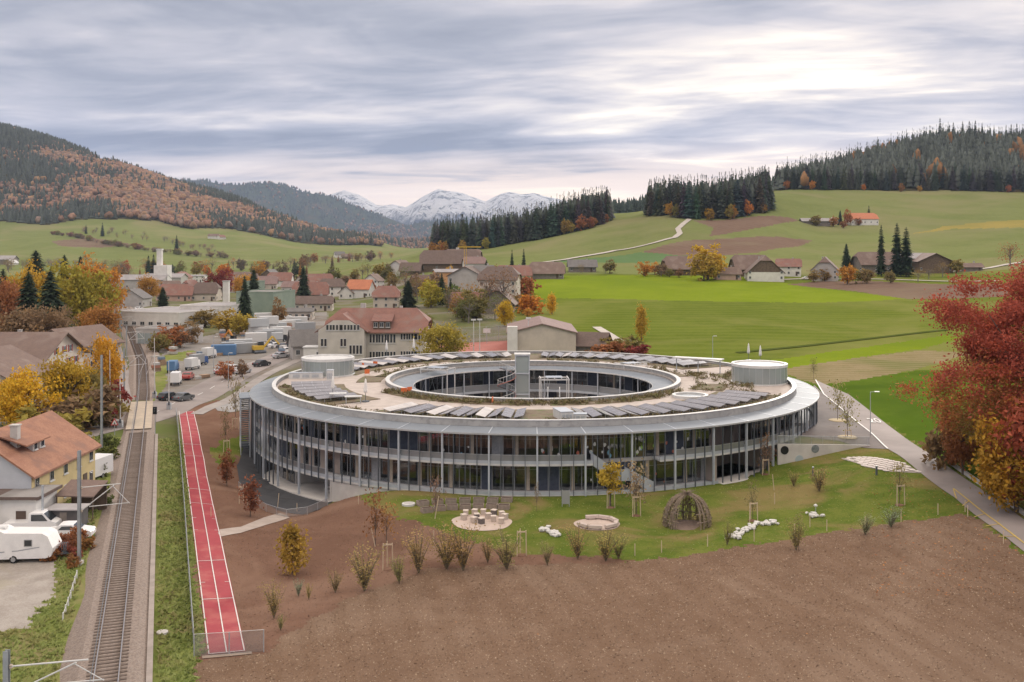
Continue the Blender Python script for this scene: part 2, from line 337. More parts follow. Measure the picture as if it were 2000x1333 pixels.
# ------------------------------------------------------------------ ground sheet split into land pieces
def ground_mat(name, c1, c2, c3=None, s1=.25, s2=3.0, s3=.03, bump=.5, bs=6.0, rough=.95, specks=None, rows=None):
    m = bpy.data.materials.new(name); m.use_nodes = True; t = NT(m.node_tree)
    co = t.n('ShaderNodeNewGeometry').outputs['Position']
    a = t.n('ShaderNodeTexNoise', {'Vector': co, 'Scale': s1, 'Detail': 6.0, 'Roughness': .65}).outputs[0]
    b = t.n('ShaderNodeTexNoise', {'Vector': co, 'Scale': s2, 'Detail': 5.0, 'Roughness': .7}).outputs[0]
    col = t.mix(t.sstep(t.m('ADD', t.m('MULTIPLY', a, .6), t.m('MULTIPLY', b, .4)), .4, .6), C4(c1), C4(c2))
    if c3:
        c = t.n('ShaderNodeTexNoise', {'Vector': co, 'Scale': s3, 'Detail': 4.0, 'Roughness': .6, 'Distortion': .6}).outputs[0]
        col = t.mix(t.sstep(c, .47, .66), col, C4(c3))
    if rows:                                   # (angle, wavelength, colour, strength): mowing or drill rows
        ang, wl, rc, rs = rows
        sp = t.n('ShaderNodeSeparateXYZ', {0: co})
        q = t.m('ADD', t.m('MULTIPLY', sp.outputs[0], math.cos(ang)/wl), t.m('MULTIPLY', sp.outputs[1], math.sin(ang)/wl))
        wob = t.n('ShaderNodeTexNoise', {'Vector': co, 'Scale': .025, 'Detail': 3.0}).outputs[0]
        sn = t.m('SINE', t.m('MULTIPLY', t.m('ADD', q, t.m('MULTIPLY', wob, 1.2)), 6.283))
        col = t.mix(t.m('MULTIPLY', t.sstep(t.m('ADD', sn, t.m('MULTIPLY', b, .8)), .1, 1.1), rs), col, C4(rc))
    hgt = b
    if specks:
        for sc, th, sc_col in specks:
            v = t.n('ShaderNodeTexVoronoi', {'Vector': co, 'Scale': sc, 'Randomness': 1.0})
            keep = t.m('GREATER_THAN', t.n('ShaderNodeSeparateColor', {0: v.outputs['Color']}).outputs[0], .55)
            dens = t.sstep(t.n('ShaderNodeTexNoise', {'Vector': co, 'Scale': .13, 'Detail': 4.0, 'Roughness': .65}).outputs[0], .3, .7)
            k = t.m('MULTIPLY', t.m('MULTIPLY', t.m('LESS_THAN', v.outputs['Distance'], th), keep), dens)
            col = t.mix(k, col, C4(sc_col))
    bs_ = t.n('ShaderNodeBsdfPrincipled', {'Base Color': col, 'Roughness': 1.0, 'Specular IOR Level': 0.0})
    if bump:
        nb = t.n('ShaderNodeTexNoise', {'Vector': co, 'Scale': bs, 'Detail': 7.0, 'Roughness': .75}).outputs[0]
        t.t.links.new(t.n('ShaderNodeBump', {'Height': nb, 'Strength': bump, 'Distance': .12}).outputs[0], bs_.inputs['Normal'])
    t.n('ShaderNodeOutputMaterial', {0: bs_.outputs[0]})
    return m
VERGE = ground_mat('verge_grass', (.145,.185,.046), (.225,.25,.08), (.255,.23,.11), s1=.5, s2=6, s3=.2, bump=.9)
LAWN = ground_mat('lawn_grass', (.095,.14,.024), (.155,.18,.04), (.225,.18,.075), s1=.3, s2=4, s3=.11, bump=.9)
PLOUGH = ground_mat('ploughed_soil', (.198,.132,.092), (.166,.108,.074), (.225,.157,.113), s1=.25, s2=2.5, s3=.05, bump=.6, bs=6, specks=[(5.0,.17,(.42,.32,.23)),(3.0,.12,(.38,.28,.20)),(8.0,.2,(.28,.195,.135)),(1.3,.07,(.50,.41,.32)),(.5,.04,(.45,.2,.08))], rows=(.22,2.6,(.158,.10,.066),.34))
BANK = ground_mat('bare_soil', (.195,.115,.082), (.16,.094,.067), (.23,.145,.105), s1=.2, s2=3, s3=.07, bump=.7, bs=4, specks=[(1.3,.06,(.3,.24,.19))])
MEADOW = ground_mat('bright_meadow', (.165,.225,.018), (.195,.25,.024), (.148,.205,.02), s1=.05, s2=.6, s3=.012, bump=.2, bs=2)
STRIPE = ground_mat('mown_field', (.105,.140,.020), (.135,.168,.028), (.19,.20,.058), s1=.05, s2=.8, s3=.014, bump=.4, bs=2, rows=(1.42,7.0,(.17,.195,.045),.38))
RAPE = ground_mat('young_crop', (.075,.128,.014), (.10,.15,.02), (.065,.11,.014), s1=.08, s2=1.0, s3=.03, bump=.3, bs=3)
STUB = ground_mat('stubble', (.21,.175,.085), (.27,.22,.125), (.16,.165,.06), s1=.12, s2=2.0, s3=.05, bump=.5, bs=3, rows=(1.3,3.0,(.3,.25,.16),.4))
PAST = ground_mat('pasture_grass', (.150,.178,.062), (.182,.205,.078), (.215,.21,.10), s1=.02, s2=.25, s3=.006, bump=.2, bs=1)
DIRT = ground_mat('far_ploughed', (.185,.13,.098), (.155,.105,.08), (.2,.16,.11), s1=.03, s2=.4, s3=.01, bump=.2, bs=1, rows=(.3,6,(.21,.15,.115),.3))
YELL = ground_mat('dry_grass_strip', (.30,.245,.075), (.25,.22,.07), s1=.03, s2=.4, bump=0)
TEAL = ground_mat('winter_crop', (.105,.175,.07), (.12,.185,.085), s1=.03, s2=.4, bump=0)
TOWN = ground_mat('village_ground', (.12,.145,.05), (.17,.155,.09), (.22,.2,.17), s1=.06, s2=.7, s3=.035, bump=.3, bs=2)
YARD = ground_mat('paved_yard', (.27,.255,.24), (.22,.205,.19), (.20,.17,.14), s1=.08, s2=1.2, s3=.06, bump=.3, bs=3)
GRAVEL = ground_mat('pale_gravel', (.42,.385,.35), (.33,.295,.265), (.37,.34,.27), s1=.3, s2=5, s3=.12, bump=.8, bs=9, specks=[(5,.14,(.2,.17,.14))])
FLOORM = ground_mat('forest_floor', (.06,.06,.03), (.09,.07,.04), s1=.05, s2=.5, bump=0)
LAND = [('village_ground', TOWN), ('grass_verge', VERGE), ('pasture', PAST), ('mown_field', STRIPE), ('bright_meadow', MEADOW), ('ploughed_field', PLOUGH), ('soil_bank', BANK), ('lawn', LAWN), ('crop_field', RAPE),
        ('stubble_field', STUB), ('brown_field', DIRT), ('dry_strip', YELL), ('winter_crop', TEAL), ('paved_yard', YARD), ('gravel_yard', GRAVEL), ('forest_floor', FLOORM)]
LI = {n: i for i, (n, m) in enumerate(LAND)}
us = np.concatenate([np.linspace(-.98, -.67, 40), np.linspace(-.66, .66, 760), np.linspace(.67, .98, 40)])
yr = [28.0+k for k in range(22)]+[50.0]
while yr[-1] < 3900:
    Y = yr[-1]; yr.append(Y+min(max(2.6*Y*Y/(28.5*F), .14), Y*.0075))
yr = np.array(yr); NY, NX = len(yr), len(us)
GX = us[None, :]*yr[:, None]; GY = np.repeat(yr[:, None], NX, 1); GZ = H(GX, GY)
mx, my = (GX[:-1, :-1]+GX[1:, 1:])/2, (GY[:-1, :-1]+GY[1:, 1:])/2
cls = np.full(mx.shape, LI['village_ground']); u_ = mx/my*F+1000
cls[(my < 150) & (u_ < 420)] = LI['grass_verge']; cls[(my < 150) & (u_ >= 420)] = LI['lawn']
cls[(my >= 150) & (mx > 20)] = LI['crop_field']
cls[(my > 700) & (u_ < 900)] = LI['pasture']; cls[(my > 560) & (u_ >= 700)] = LI['pasture']; cls[(my > 430) & (u_ > 1050)] = LI['pasture']
cls[(my > 200) & (my < 520) & (u_ > 1010)] = LI['mown_field']
jx = .28*np.sin(mx*1.7+my*.9)+.22*np.sin(mx*4.1-my*3.3+1)+.15*np.sin(my*7.3+mx*2.2); jy = .28*np.sin(my*1.5-mx*1.1+2)+.2*np.sin(my*3.9+mx*3.1)     # ragged natural margins
def paint(name, pts):
    p = gpoly(pts); cls[inside(p, mx+jx, my+jy)] = LI[name]
paint('soil_bank', [(360,795),(470,770),(500,800),(495,905),(525,985),(620,995),(680,972),(750,1000),(880,1045),(1000,1080),(1180,1088),(1245,1096),(1000,1110),(830,1125),(700,1170),(560,1250),(520,1290),(400,1300)])
paint('ploughed_field', [(386,1420),(386,1292),(520,1278),(560,1240),(700,1160),(830,1112),(1000,1103),(1240,1098),(1500,1060),(1700,1028),(1880,1004),(1905,1012),(1990,1075),(2300,1300),(2300,1420)])
paint('lawn', [(672,972),(690,950),(900,950),(1150,950),(1400,900),(1500,890),(1620,880),(1700,885),(1750,902),(1810,932),(1882,1003),(1700,1026),(1500,1058),(1240,1096),(1180,1086),(1040,1062),(930,1042),(860,1030),(780,1012),(720,985)])
paint('gravel_yard', [(-200,1085),(108,1095),(100,1160),(75,1200),(60,1228),(0,1234),(-200,1250)])
paint('paved_yard', [(-300,1085),(-200,985),(60,985),(180,1010),(170,1050),(108,1095)])
paint('lawn', [(412,880),(430,862),(480,850),(483,860),(470,890),(440,915),(425,912)])
paint('mown_field', [(1120,700),(1010,640),(1000,590),(1060,560),(1500,560),(1900,560),(1900,650),(1840,672),(1540,722),(1400,730)])
paint('bright_meadow', [(1005,552),(1060,540),(1300,537),(1450,543),(1525,552),(1660,570),(1768,584),(1690,589),(1600,591),(1425,590),(1050,583)])
paint('bright_meadow', [(1500,705),(1660,683),(1850,655),(1880,660),(1800,682),(1660,702),(1540,720)])
paint('stubble_field', [(1520,724),(1560,716),(1650,703),(1800,684),(1900,690),(1790,722),(1655,746),(1600,752),(1560,740)])
paint('crop_field', [(1655,748),(1790,723),(1960,735),(1960,960),(1900,940),(1840,900),(1767,852)])
paint('brown_field', [(1535,556),(1600,550),(1700,549),(1975,556),(1975,580),(1768,584),(1660,568)])
paint('brown_field', [(1252,493),(1340,470),(1590,470),(1560,482),(1480,494),(1400,500),(1330,500)])
paint('brown_field', [(1352,431),(1440,428),(1545,426),(1560,431),(1500,443),(1385,462),(1395,445)])
paint('winter_crop', [(1065,514),(1250,493),(1330,500),(1405,500),(1340,510),(1200,514)])
paint('dry_strip', [(1778,457),(1840,443),(2000,430),(2200,425),(2200,440),(2000,445),(1860,447)])
paint('brown_field', [(100,472),(170,464),(262,478),(200,484),(120,482)]); paint('brown_field', [(640,548),(705,536),(702,546),(650,556)])
paint('paved_yard', [(296,800),(300,700),(390,660),(470,640),(580,610),(640,610),(640,690),(560,720),(420,775),(340,812)])
paint('grass_verge', [(292,790),(296,700),(340,690),(378,684),(372,697),(330,716),(322,760)])
paint('paved_yard', [(238,600),(280,590),(300,640),(330,690),(300,690),(262,640)])
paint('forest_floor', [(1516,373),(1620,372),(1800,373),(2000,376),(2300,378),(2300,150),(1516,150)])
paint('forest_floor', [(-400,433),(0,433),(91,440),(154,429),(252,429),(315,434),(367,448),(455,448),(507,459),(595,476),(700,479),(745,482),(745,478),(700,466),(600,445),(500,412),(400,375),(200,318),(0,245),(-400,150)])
faces_i = np.arange(NY*NX).reshape(NY, NX)
Q = np.stack([faces_i[:-1, :-1], faces_i[:-1, 1:], faces_i[1:, 1:], faces_i[1:, :-1]], -1)
V = np.stack([GX, GY, GZ], -1).reshape(-1, 3)
rr = np.hypot(mx-BC[0], my-BC[1]); drop = rr < 41.0     # nothing of the ground under the school
for nm, m_ in LAND:
    k = (cls == LI[nm]) & ~drop
    if not k.any(): continue
    q = Q[k]; ids, inv = np.unique(q.ravel(), return_inverse=True)
    npmesh(nm, V[ids], inv.reshape(-1, 4), m_, smooth=True, kind='structure')
EXCL = []
def strip(name, pts, width, m_, dz=.03, step=2.0, parent=None, z=None, sub=3, smooth=True, **tags):
    """a ribbon draped on the ground along world points (x,y); width number or (left,right) pairs per point"""
    P = [Vector((p[0], p[1])) for p in pts]; ws = width if isinstance(width, list) else [width]*len(P)
    L, Wd = [], []
    for i in range(len(P)-1):
        n = max(1, int((P[i+1]-P[i]).length/step))
        for j in range(n): L.append(P[i].lerp(P[i+1], j/n)); Wd.append(ws[i]+(ws[i+1]-ws[i])*j/n)
    L.append(P[-1]); Wd.append(ws[-1]); mb = MB(); n = len(L); A = []
    for i in range(n):
        d = (L[min(i+1, n-1)]-L[max(i-1, 0)]).normalized(); nr = Vector((d.y, -d.x))
        A.append([L[i]+nr*Wd[i]*(j/sub-.5) for j in range(sub+1)])
    X = np.array([[p.x for p in r] for r in A]); Y = np.array([[p.y for p in r] for r in A])
    Z = H(X, Y, False)+dz if z is None else np.full(X.shape, z)
    EXCL.append([(r[0].x, r[0].y) for r in A]+[(r[-1].x, r[-1].y) for r in reversed(A)])
    V_ = np.stack([X, Y, Z], -1).reshape(-1, 3); ii = np.arange(n*(sub+1)).reshape(n, sub+1)
    q = np.stack([ii[:-1, 1:], ii[1:, 1:], ii[1:, :-1], ii[:-1, :-1]], -1).reshape(-1, 4)[:, ::-1]
    return npmesh(name, V_, q, m_, parent, smooth=smooth, **tags)
def patch(name, poly, m_, dz=.035, cell=1.0, z=None, parent=None, **tags):
    """a sheet with a crisp outline draped on the ground; poly in world x,y"""
    EXCL.append(list(poly)); bm = bmesh.new(); vs = [bm.verts.new((p[0], p[1], 0)) for p in poly]; bm.faces.new(vs)
    xs = [p[0] for p in poly]; ys = [p[1] for p in poly]
    for ax, lo, hi in ((0, min(xs), max(xs)), (1, min(ys), max(ys))):
        c = lo+cell
        while c < hi:
            co = Vector((c, 0, 0)) if ax == 0 else Vector((0, c, 0)); no = Vector((1, 0, 0)) if ax == 0 else Vector((0, 1, 0))
            bmesh.ops.bisect_plane(bm, geom=bm.verts[:]+bm.edges[:]+bm.faces[:], plane_co=co, plane_no=no); c += cell
    bmesh.ops.triangulate(bm, faces=bm.faces); bm.normal_update()
    if sum(f.normal.z for f in bm.faces) < 0: bmesh.ops.reverse_faces(bm, faces=bm.faces)
    bm.verts.ensure_lookup_table()
    X = np.array([v.co.x for v in bm.verts]); Y = np.array([v.co.y for v in bm.verts]); Z = H(X, Y, False)+dz if z is None else np.full(X.shape, z)
    for v, zz in zip(bm.verts, Z): v.co.z = zz
    me = bpy.data.meshes.new(name); bm.to_mesh(me); bm.free(); me.materials.append(m_)
    return link(name, me, parent, **tags)
# ------------------------------------------------------------------ the round school
def pol(r, a, z): t = R_(a); return Vector((BC[0]+r*math.sin(t), BC[1]-r*math.cos(t), z))
ZINC = mat('zinc_sheet', (.245,.275,.31), (.205,.23,.265), scale=.6, rough=.68, metal=.1, spec=.2, c3=(.28,.305,.335), s3=.15)
ZINCL = mat('light_zinc', (.52,.56,.615), (.46,.50,.55), scale=.8, rough=.5, metal=.2)
WHITE = mat('white_sheet', (.66,.66,.65), (.58,.58,.57), scale=1.5, rough=.5)
CONC = mat('fair_concrete', (.52,.50,.475), (.44,.42,.40), scale=.5, rough=.85, bump=.1, bscale=8)
CONCL = mat('pale_concrete', (.62,.60,.575), (.54,.52,.5), scale=.7, rough=.85, bump=.1, bscale=8)
PARAP = mat('parapet_render', (.38,.375,.365), (.31,.31,.31), scale=.4, rough=.85, c3=(.27,.265,.26), s3=1.6)
DECKM = mat('balcony_deck', (.66,.69,.73), (.60,.63,.67), scale=.9, rough=.6)
FIN = mat('dark_fin', (.105,.12,.14), (.15,.165,.185), scale=1.2, rough=.5, metal=.3)
STEEL = mat('galvanised_steel', (.50,.53,.56), (.42,.45,.48), scale=2.0, rough=.45, metal=.4)
FRAME = mat('window_frame', (.27,.275,.285), rough=.5)
NAVY = mat('navy_blind', (.050,.060,.085), (.07,.082,.11), scale=2, rough=.7)
TIMB = mat('timber_panel', (.46,.39,.31), (.40,.335,.27), scale=2, rough=.7)
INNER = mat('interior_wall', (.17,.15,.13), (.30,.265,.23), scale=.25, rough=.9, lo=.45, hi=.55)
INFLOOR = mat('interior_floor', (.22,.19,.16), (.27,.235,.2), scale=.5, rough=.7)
ROOFSUB = mat('roof_path', (.50,.44,.40), (.43,.375,.34), scale=.7, rough=.95, bump=.2, bscale=10)
BED = mat('roof_planting', (.155,.115,.08), (.20,.165,.105), scale=1.2, rough=1, bump=.8, bscale=5, c3=(.115,.13,.05), s3=.6)
GRAVR = mat('roof_gravel', (.40,.37,.34), (.30,.27,.25), scale=3, rough=1, bump=.5, bscale=12)
GLASS = glassmat('window_glass', (.84,.88,.92), .88)
NET = glassmat('steel_net', (.85,.88,.9), .92, .3, diff=(.24, (.6, .63, .66)))
CHANNEL = glassmat('channel_glass', (.78,.88,.86), .62, .25, diff=(.42, (.62, .70, .69)))
SOLAR = mat('solar_glass', (.20,.19,.20), (.25,.235,.245), scale=.8, rough=.22, spec=.9)  # base colour lightened to pinkish grey to stand in for reflected sky
SOLARB = mat('solar_back', (.62,.59,.57), (.52,.49,.47), scale=.8, rough=.4)
ASPH = mat('dark_asphalt', (.052,.054,.06), (.068,.069,.075), scale=.4, rough=.9, bump=.2, bscale=20, world_co=True)
ASPHW = mat('warm_asphalt', (.19,.165,.155), (.155,.135,.13), scale=.25, rough=.92, bump=.2, bscale=15, world_co=True)
ROADM = mat('road_asphalt', (.30,.265,.25), (.25,.22,.21), scale=.15, rough=.92, bump=.15, bscale=15, world_co=True, c3=(.34,.30,.285), s3=.05)
FASC = mat('fascia_sheet', (.42,.43,.44), (.36,.37,.38), scale=1, rough=.5)
school = thing('school_building', 'two and three storey ring shaped school with zinc roof, steel columns and glass front', 'school', (BC[0], BC[1], 0))
def sp(mb, name, m_, parent=None, smooth=False, **k):
    o = mb.build(name, m_, None, smooth, **k); o.parent = parent or school
    if parent is None: o.matrix_parent_inverse = Matrix.Translation((-BC[0], -BC[1], 0))
    return o
def spin(name, me, r, a, z, parent=None, rz=None):
    p = pol(r, a, z); o = link(name, me, parent or school, (p.x-BC[0], p.y-BC[1], z), R_(a) if rz is None else rz); return o
F2, F1, F0, CAN = 4.4, .76, -2.2, 8.05
PH0, DPH, NB = -.45, 7.5, 48
# slabs, roof and rings
mb = MB().ring(BC, [(22.3,F2-.4),(41.2,F2-.4),(41.2,F2),(22.3,F2)], 0, 360, 192)
sp(mb, 'floor_slab', [CONC])
sp(MB().ring(BC, [(22.3,F1-.5),(41.2,F1-.5),(41.2,F1),(22.3,F1)], -36, 252, 160), 'floor_slab', [CONC])
sp(MB().ring(BC, [(34,F1-.5),(41.2,F1-.5),(41.2,F1),(34,F1)], -108, -36, 60), 'floor_slab', [CONC])
sp(MB().ring(BC, [(33,F0-.3),(43.6,F0-.3),(43.6,F0),(33,F0)], -100, -37.3, 60), 'basement_floor', [CONCL])
for lev, segs in ((F2, [(-172,8.3),(19.5,188)]), (F1, [(-108,-37.2),(-37.2,30.8)])):
    for a0, a1 in segs:
        d = sp(MB().ring(BC, [(41.15,lev-.22),(43.20,lev-.22),(43.20,lev-.02),(41.15,lev-.02)], a0, a1, int(abs(a1-a0)/1.5)), 'balcony_deck', [DECKM])
        sp(MB().ring(BC, [(43.21,lev-.25),(43.28,lev-.25),(43.28,lev-.02),(43.21,lev-.02)], a0, a1, int(abs(a1-a0)/1.5)), 'edge_profile', [WHITE], d)
        sp(MB().ring(BC, [(43.22,lev-.015),(43.26,lev-.015),(43.26,lev+.34),(43.22,lev+.34)], a0, a1, int(abs(a1-a0)/1.5)), 'edge_panel', [ZINCL], d)
sp(MB().ring(BC, [(22.3,7.75),(40.5,7.75),(40.5,8.5),(22.3,8.5)], 0, 360, 192), 'roof_slab', [GRAVR])
cp = MB().ring((0, 0), [(40.62,8.02),(43.74,7.86),(43.80,7.88),(43.80,8.02),(40.62,8.27)], -3.73, 3.73, 6)
cpm = cp.mesh('canopy_panel', [ZINC]); fsm = MB().ring((0, 0), [(43.81,7.86),(43.85,7.86),(43.85,8.06),(43.81,8.06)], -3.75, 3.75, 6).mesh('fascia', [FASC])
for i in range(NB):
    a = PH0+DPH*(i+.5)
    o = link('canopy_panel', cpm, school, (0, 0, 0), R_(a)); link('fascia', fsm, o)
    if i % 1 == 0:
        sm = MB().ring((0, 0), [(40.62,8.26),(43.8,8.02),(43.8,8.055),(40.62,8.30)], 3.66, 3.82, 1).mesh('seam', [ZINCL]) if i == 0 else sm
        link('seam', sm, o)
sp(MB().ring(BC, [(40.05,8.5),(40.62,8.28),(40.5,9.04),(40.05,9.04)], 0, 360, 192), 'parapet', [PARAP])
sp(MB().ring(BC, [(39.98,9.04),(40.56,9.04),(40.56,9.12),(39.98,9.12)], 0, 360, 192), 'parapet_cap', [WHITE])
sp(MB().ring(BC, [(22.8,8.3),(23.3,8.5),(23.3,9.02),(22.8,9.02)], 0, 360, 128), 'courtyard_parapet', [PARAP])
sp(MB().ring(BC, [(22.72,9.02),(23.36,9.02),(23.36,9.12),(22.72,9.12)], 0, 360, 128), 'courtyard_cap', [WHITE])
ic = MB().ring((0, 0), [(19.0,8.0),(19.0,7.84),(22.78,8.02),(22.78,8.28)], -7.46, 7.46, 6).mesh('courtyard_canopy_panel', [ZINC])
ie = MB().ring((0, 0), [(18.95,7.84),(18.99,7.84),(18.99,8.04),(18.95,8.04)], -7.5, 7.5, 6).mesh('fascia', [WHITE])
for i in range(24): link('fascia', ie, link('courtyard_canopy_panel', ic, school, (0, 0, 0), R_(i*15)))
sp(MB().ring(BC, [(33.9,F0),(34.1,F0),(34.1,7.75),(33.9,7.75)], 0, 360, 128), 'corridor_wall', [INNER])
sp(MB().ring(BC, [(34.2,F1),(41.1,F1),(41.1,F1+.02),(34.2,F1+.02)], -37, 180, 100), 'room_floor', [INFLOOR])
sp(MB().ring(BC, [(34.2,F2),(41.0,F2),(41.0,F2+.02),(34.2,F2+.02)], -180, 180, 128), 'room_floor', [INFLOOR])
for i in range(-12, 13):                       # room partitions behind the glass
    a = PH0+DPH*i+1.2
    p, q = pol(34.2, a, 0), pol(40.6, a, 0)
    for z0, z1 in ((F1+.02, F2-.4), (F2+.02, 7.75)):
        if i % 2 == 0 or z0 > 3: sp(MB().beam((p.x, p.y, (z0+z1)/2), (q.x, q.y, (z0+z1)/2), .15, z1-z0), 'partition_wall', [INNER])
# concrete plinth under the front, recess on the left, wall of the open hall on the right
sp(MB().ring(BC, [(42.7,-2.7),(43.15,-2.7),(43.15,F1-.25),(42.7,F1-.25)], -37.2, 30.8, 60), 'plinth_wall', [CONCL])
sp(MB().ring(BC, [(37.4,F0),(37.7,F0),(37.7,F1-.25),(37.4,F1-.25)], -52.5, -37.2, 16), 'recess_wall', [CONC])
for a in (-37.3, -52.6):
    p, q = pol(37.4, a, 0), pol(43.2 if a > -40 else 41, a, 0)
    sp(MB().beam((p.x, p.y, -.9), (q.x, q.y, -.9), .25, 3.0), 'recess_wall', [CONCL])
for k in range(6):                             # wide steps at the back of the recess
    sp(MB().ring(BC, [(37.75,F0+.002),(40-.42*k,F0+.002),(40-.42*k,F0+.28*(k+1)),(37.75,F0+.28*(k+1))], -44.5, -38.2, 8), 'seating_step', [CONC])
hallm = mat('hall_wall', (.42,.35,.31), (.37,.31,.27), scale=.4, rough=.85)
sp(MB().ring(BC, [(36.2,F1),(36.5,F1),(36.5,F2-.4),(36.2,F2-.4)], 30.8, 46, 16), 'hall_wall', [hallm])
sp(MB().ring(BC, [(38.6,F2),(38.9,F2),(38.9,7.75),(38.6,7.75)], 30.4, 44, 16), 'hall_wall', [hallm])
sp(MB().ring(BC, [(36.5,F1-.4),(45.2,F1-.4),(45.2,F1+.02),(36.5,F1+.02)], 30.85, 47, 16), 'hall_floor', [CONCL])
for a in (30.7, 45.8):
    p, q = pol(36.4, a, 0), pol(42.9, a, 0)
    sp(MB().beam((p.x, p.y, 2.4), (q.x, q.y, 2.4), .25, 3.2), 'hall_wall', [hallm])
dk = mat('porthole_dark', (.02,.02,.022), rough=.3); 
def disc_part(c, d, r, m_, name, par=None):
    m = MB(); m.tube([Vector(c)-Vector(d)*.05, Vector(c)+Vector(d)*.05], r, 24); return sp(m, name, [m_], par)
for r, a, z in ((38.85, 34.0, 6.2), (36.45, 32.6, 2.3), (38.85, 40.5, 5.4)):
    p = pol(r, a, z); disc_part(p, pol(1, a, 0)-Vector((BC[0], BC[1], 0)), .62, dk if z != 5.4 else WHITE, 'porthole')
# columns and fins
colm = {f: MB().box((0, 0, 0), (.2, .26, CAN-.15-f), z0=True).mesh('column', [ZINCL]) for f in (F0, F1-.3)}
finm = {f: MB().box((0, 0, 0), (.075, .18, CAN-.18-f), z0=True).mesh('fin', [FIN]) for f in (F0, F1-.3)}
for i in range(NB):
    a = (PH0+DPH*i+180) % 360-180; f = F0 if -110 < a < -37 else F1-.3
    spin('column', colm[f], 43.45, a, f)
    for j in (1, 2, 3):
        b = a+DPH*j/4; f = F0 if (-110 < b < -37 and not -52 < b < -37.5) else F1-.3
        if 31 < b < 46 and False: continue
        if abs(b) < 112: spin('fin', finm[f], 43.52, b, f)
# panes: one per module, in the storeys that show
PALEP = mat('added_pale_panel', (.34,.345,.36), (.27,.275,.29), scale=3, rough=.8)  # pale panels added behind a few panes to brighten the dark glazing
MW = 2*math.pi*41.05*DPH/360/4
def panemesh(h, wd, kind):
    m = MB(); t = .05; W2 = wd/2-.004
    m.box((-W2+t/2, 0, 0), (t, .09, h), z0=True, mi=0).box((W2-t/2, 0, 0), (t, .09, h), z0=True, mi=0)
    m.box((0, 0, 0), (wd-2*t-.01, .09, t), z0=True, mi=0).box((0, 0, h-t), (wd-2*t-.01, .09, t), z0=True, mi=0)
    m.box((0, 0, t), (wd-2*t-.012, .03 if kind in (0, 2) else .06, h-2*t-.002), z0=True, mi=1)
    if kind == 2: m.box((-wd*.28, 0, t), (.38, .14, h-2*t-.004), z0=True, mi=2)
    if kind in (0, 2): m.box((0, -.01, h*.78), (wd-2*t-.014, .07, .04), z0=True, mi=0)
    return m.mesh('window_pane', [FRAME, [GLASS, NAVY, GLASS, hallm, PALEP][kind], TIMB])
PM = {(h, k): panemesh(h, MW, k) for h in (3.2, 2.85, 2.6) for k in range(5)}
patt = [[0,2,0,0],[1,1,0,2],[0,0,2,0],[2,0,0,1],[0,0,1,1],[4,0,2,0],[0,0,0,2],[1,0,2,0]]
for i in range(-10, 11):
    for lev, h in ((F2, 3.2), (F1, 3.2), (F0, 2.6)):
        for j in range(4):
            a = PH0+DPH*(i+(j+.5)/4)
            if lev == F0 and not (-76 < a < -52.6): continue
            if lev == F1 and (a > 30.5): continue
            if lev == F2 and 30.5 < a < 43.5: continue
            k = patt[(i*3+(1 if lev == F1 else 0)*1+ (5 if lev == F0 else 0)) % 8][j]
            if -52 < a < -38 and lev == F1: k = 3 if j % 2 else 0
            if 0 < a < 14 and k in (1,) and lev == F2: k = 0
            spin('window_pane', PM[(h, k)], 41.08, a, lev+.02)
sp(MB().ring(BC, [(40.9,7.6),(41.25,7.6),(41.25,7.76),(40.9,7.76)], -78, 78, 100), 'head_rail', [FRAME])
sp(MB().ring(BC, [(40.95,F1+.02),(41.15,F1+.02),(41.15,7.6),(40.95,7.6)], 79, 281, 100), 'rear_glazing', [GLASS], kind='stuff')
# balcony railings: a steel net with a hand rail in each bay
rl = MB().ring((0, 0), [(43.10,1.0),(43.16,1.0),(43.16,1.05),(43.10,1.05)], -3.7, 3.7, 6).mesh('railing', [STEEL])
rn = MB().ring((0, 0), [(43.12,.04),(43.14,.04),(43.14,.99),(43.12,.99)], -3.68, 3.68, 6).mesh('net_infill', [NET])
for i in range(-10, 11):
    a = PH0+DPH*(i+.5)
    for lev in ([F2, F1] if a < -37 else [F2]):
        if lev == F2 and 8.3 < a < 19.5: continue
        o = link('railing', rl, school, (0, 0, lev), R_(a)); link('net_infill', rn, o)
# stair from the balcony down to the lawn
st = MB()
def flight(mb, a0, a1, z0, z1, r0, r1, n, mi=0):
    for k in range(n):
        t0, t1 = a0+(a1-a0)*k/n, a0+(a1-a0)*(k+1)/n; z = z0+(z1-z0)*(k+.5)/n
        P = [pol(r0, t0, z-.12), pol(r1, t0, z-.12), pol(r1, t1, z-.12), pol(r0, t1, z-.12)]
        mb.hexa(P+[Vector((p.x, p.y, z)) for p in P], mi)
def slope_wall(mb, a0, a1, z0, z1, r, th, hgt, n, mi=0, below=.35):
    for k in range(n):
        t0, t1 = a0+(a1-a0)*k/n, a0+(a1-a0)*(k+1)/n; za, zb = z0+(z1-z0)*k/n, z0+(z1-z0)*(k+1)/n
        P = [pol(r-th, t0, za-below), pol(r, t0, za-below), pol(r, t1, zb-below), pol(r-th, t1, zb-below)]
        Q_ = [pol(r-th, t0, za+hgt), pol(r, t0, za+hgt), pol(r, t1, zb+hgt), pol(r-th, t1, zb+hgt)]
        mb.hexa(P+Q_, mi)
slope_wall(st, 8.4, 12.2, F2, 2.5, 43.2, .12, 1.0, 4); slope_wall(st, 12.2, 14.2, 2.5, 2.5, 43.2, .12, 1.0, 2); slope_wall(st, 14.2, 18.6, 2.5, F1, 43.2, .12, 1.0, 4)
fs = sp(st, 'front_stair', [ZINCL])
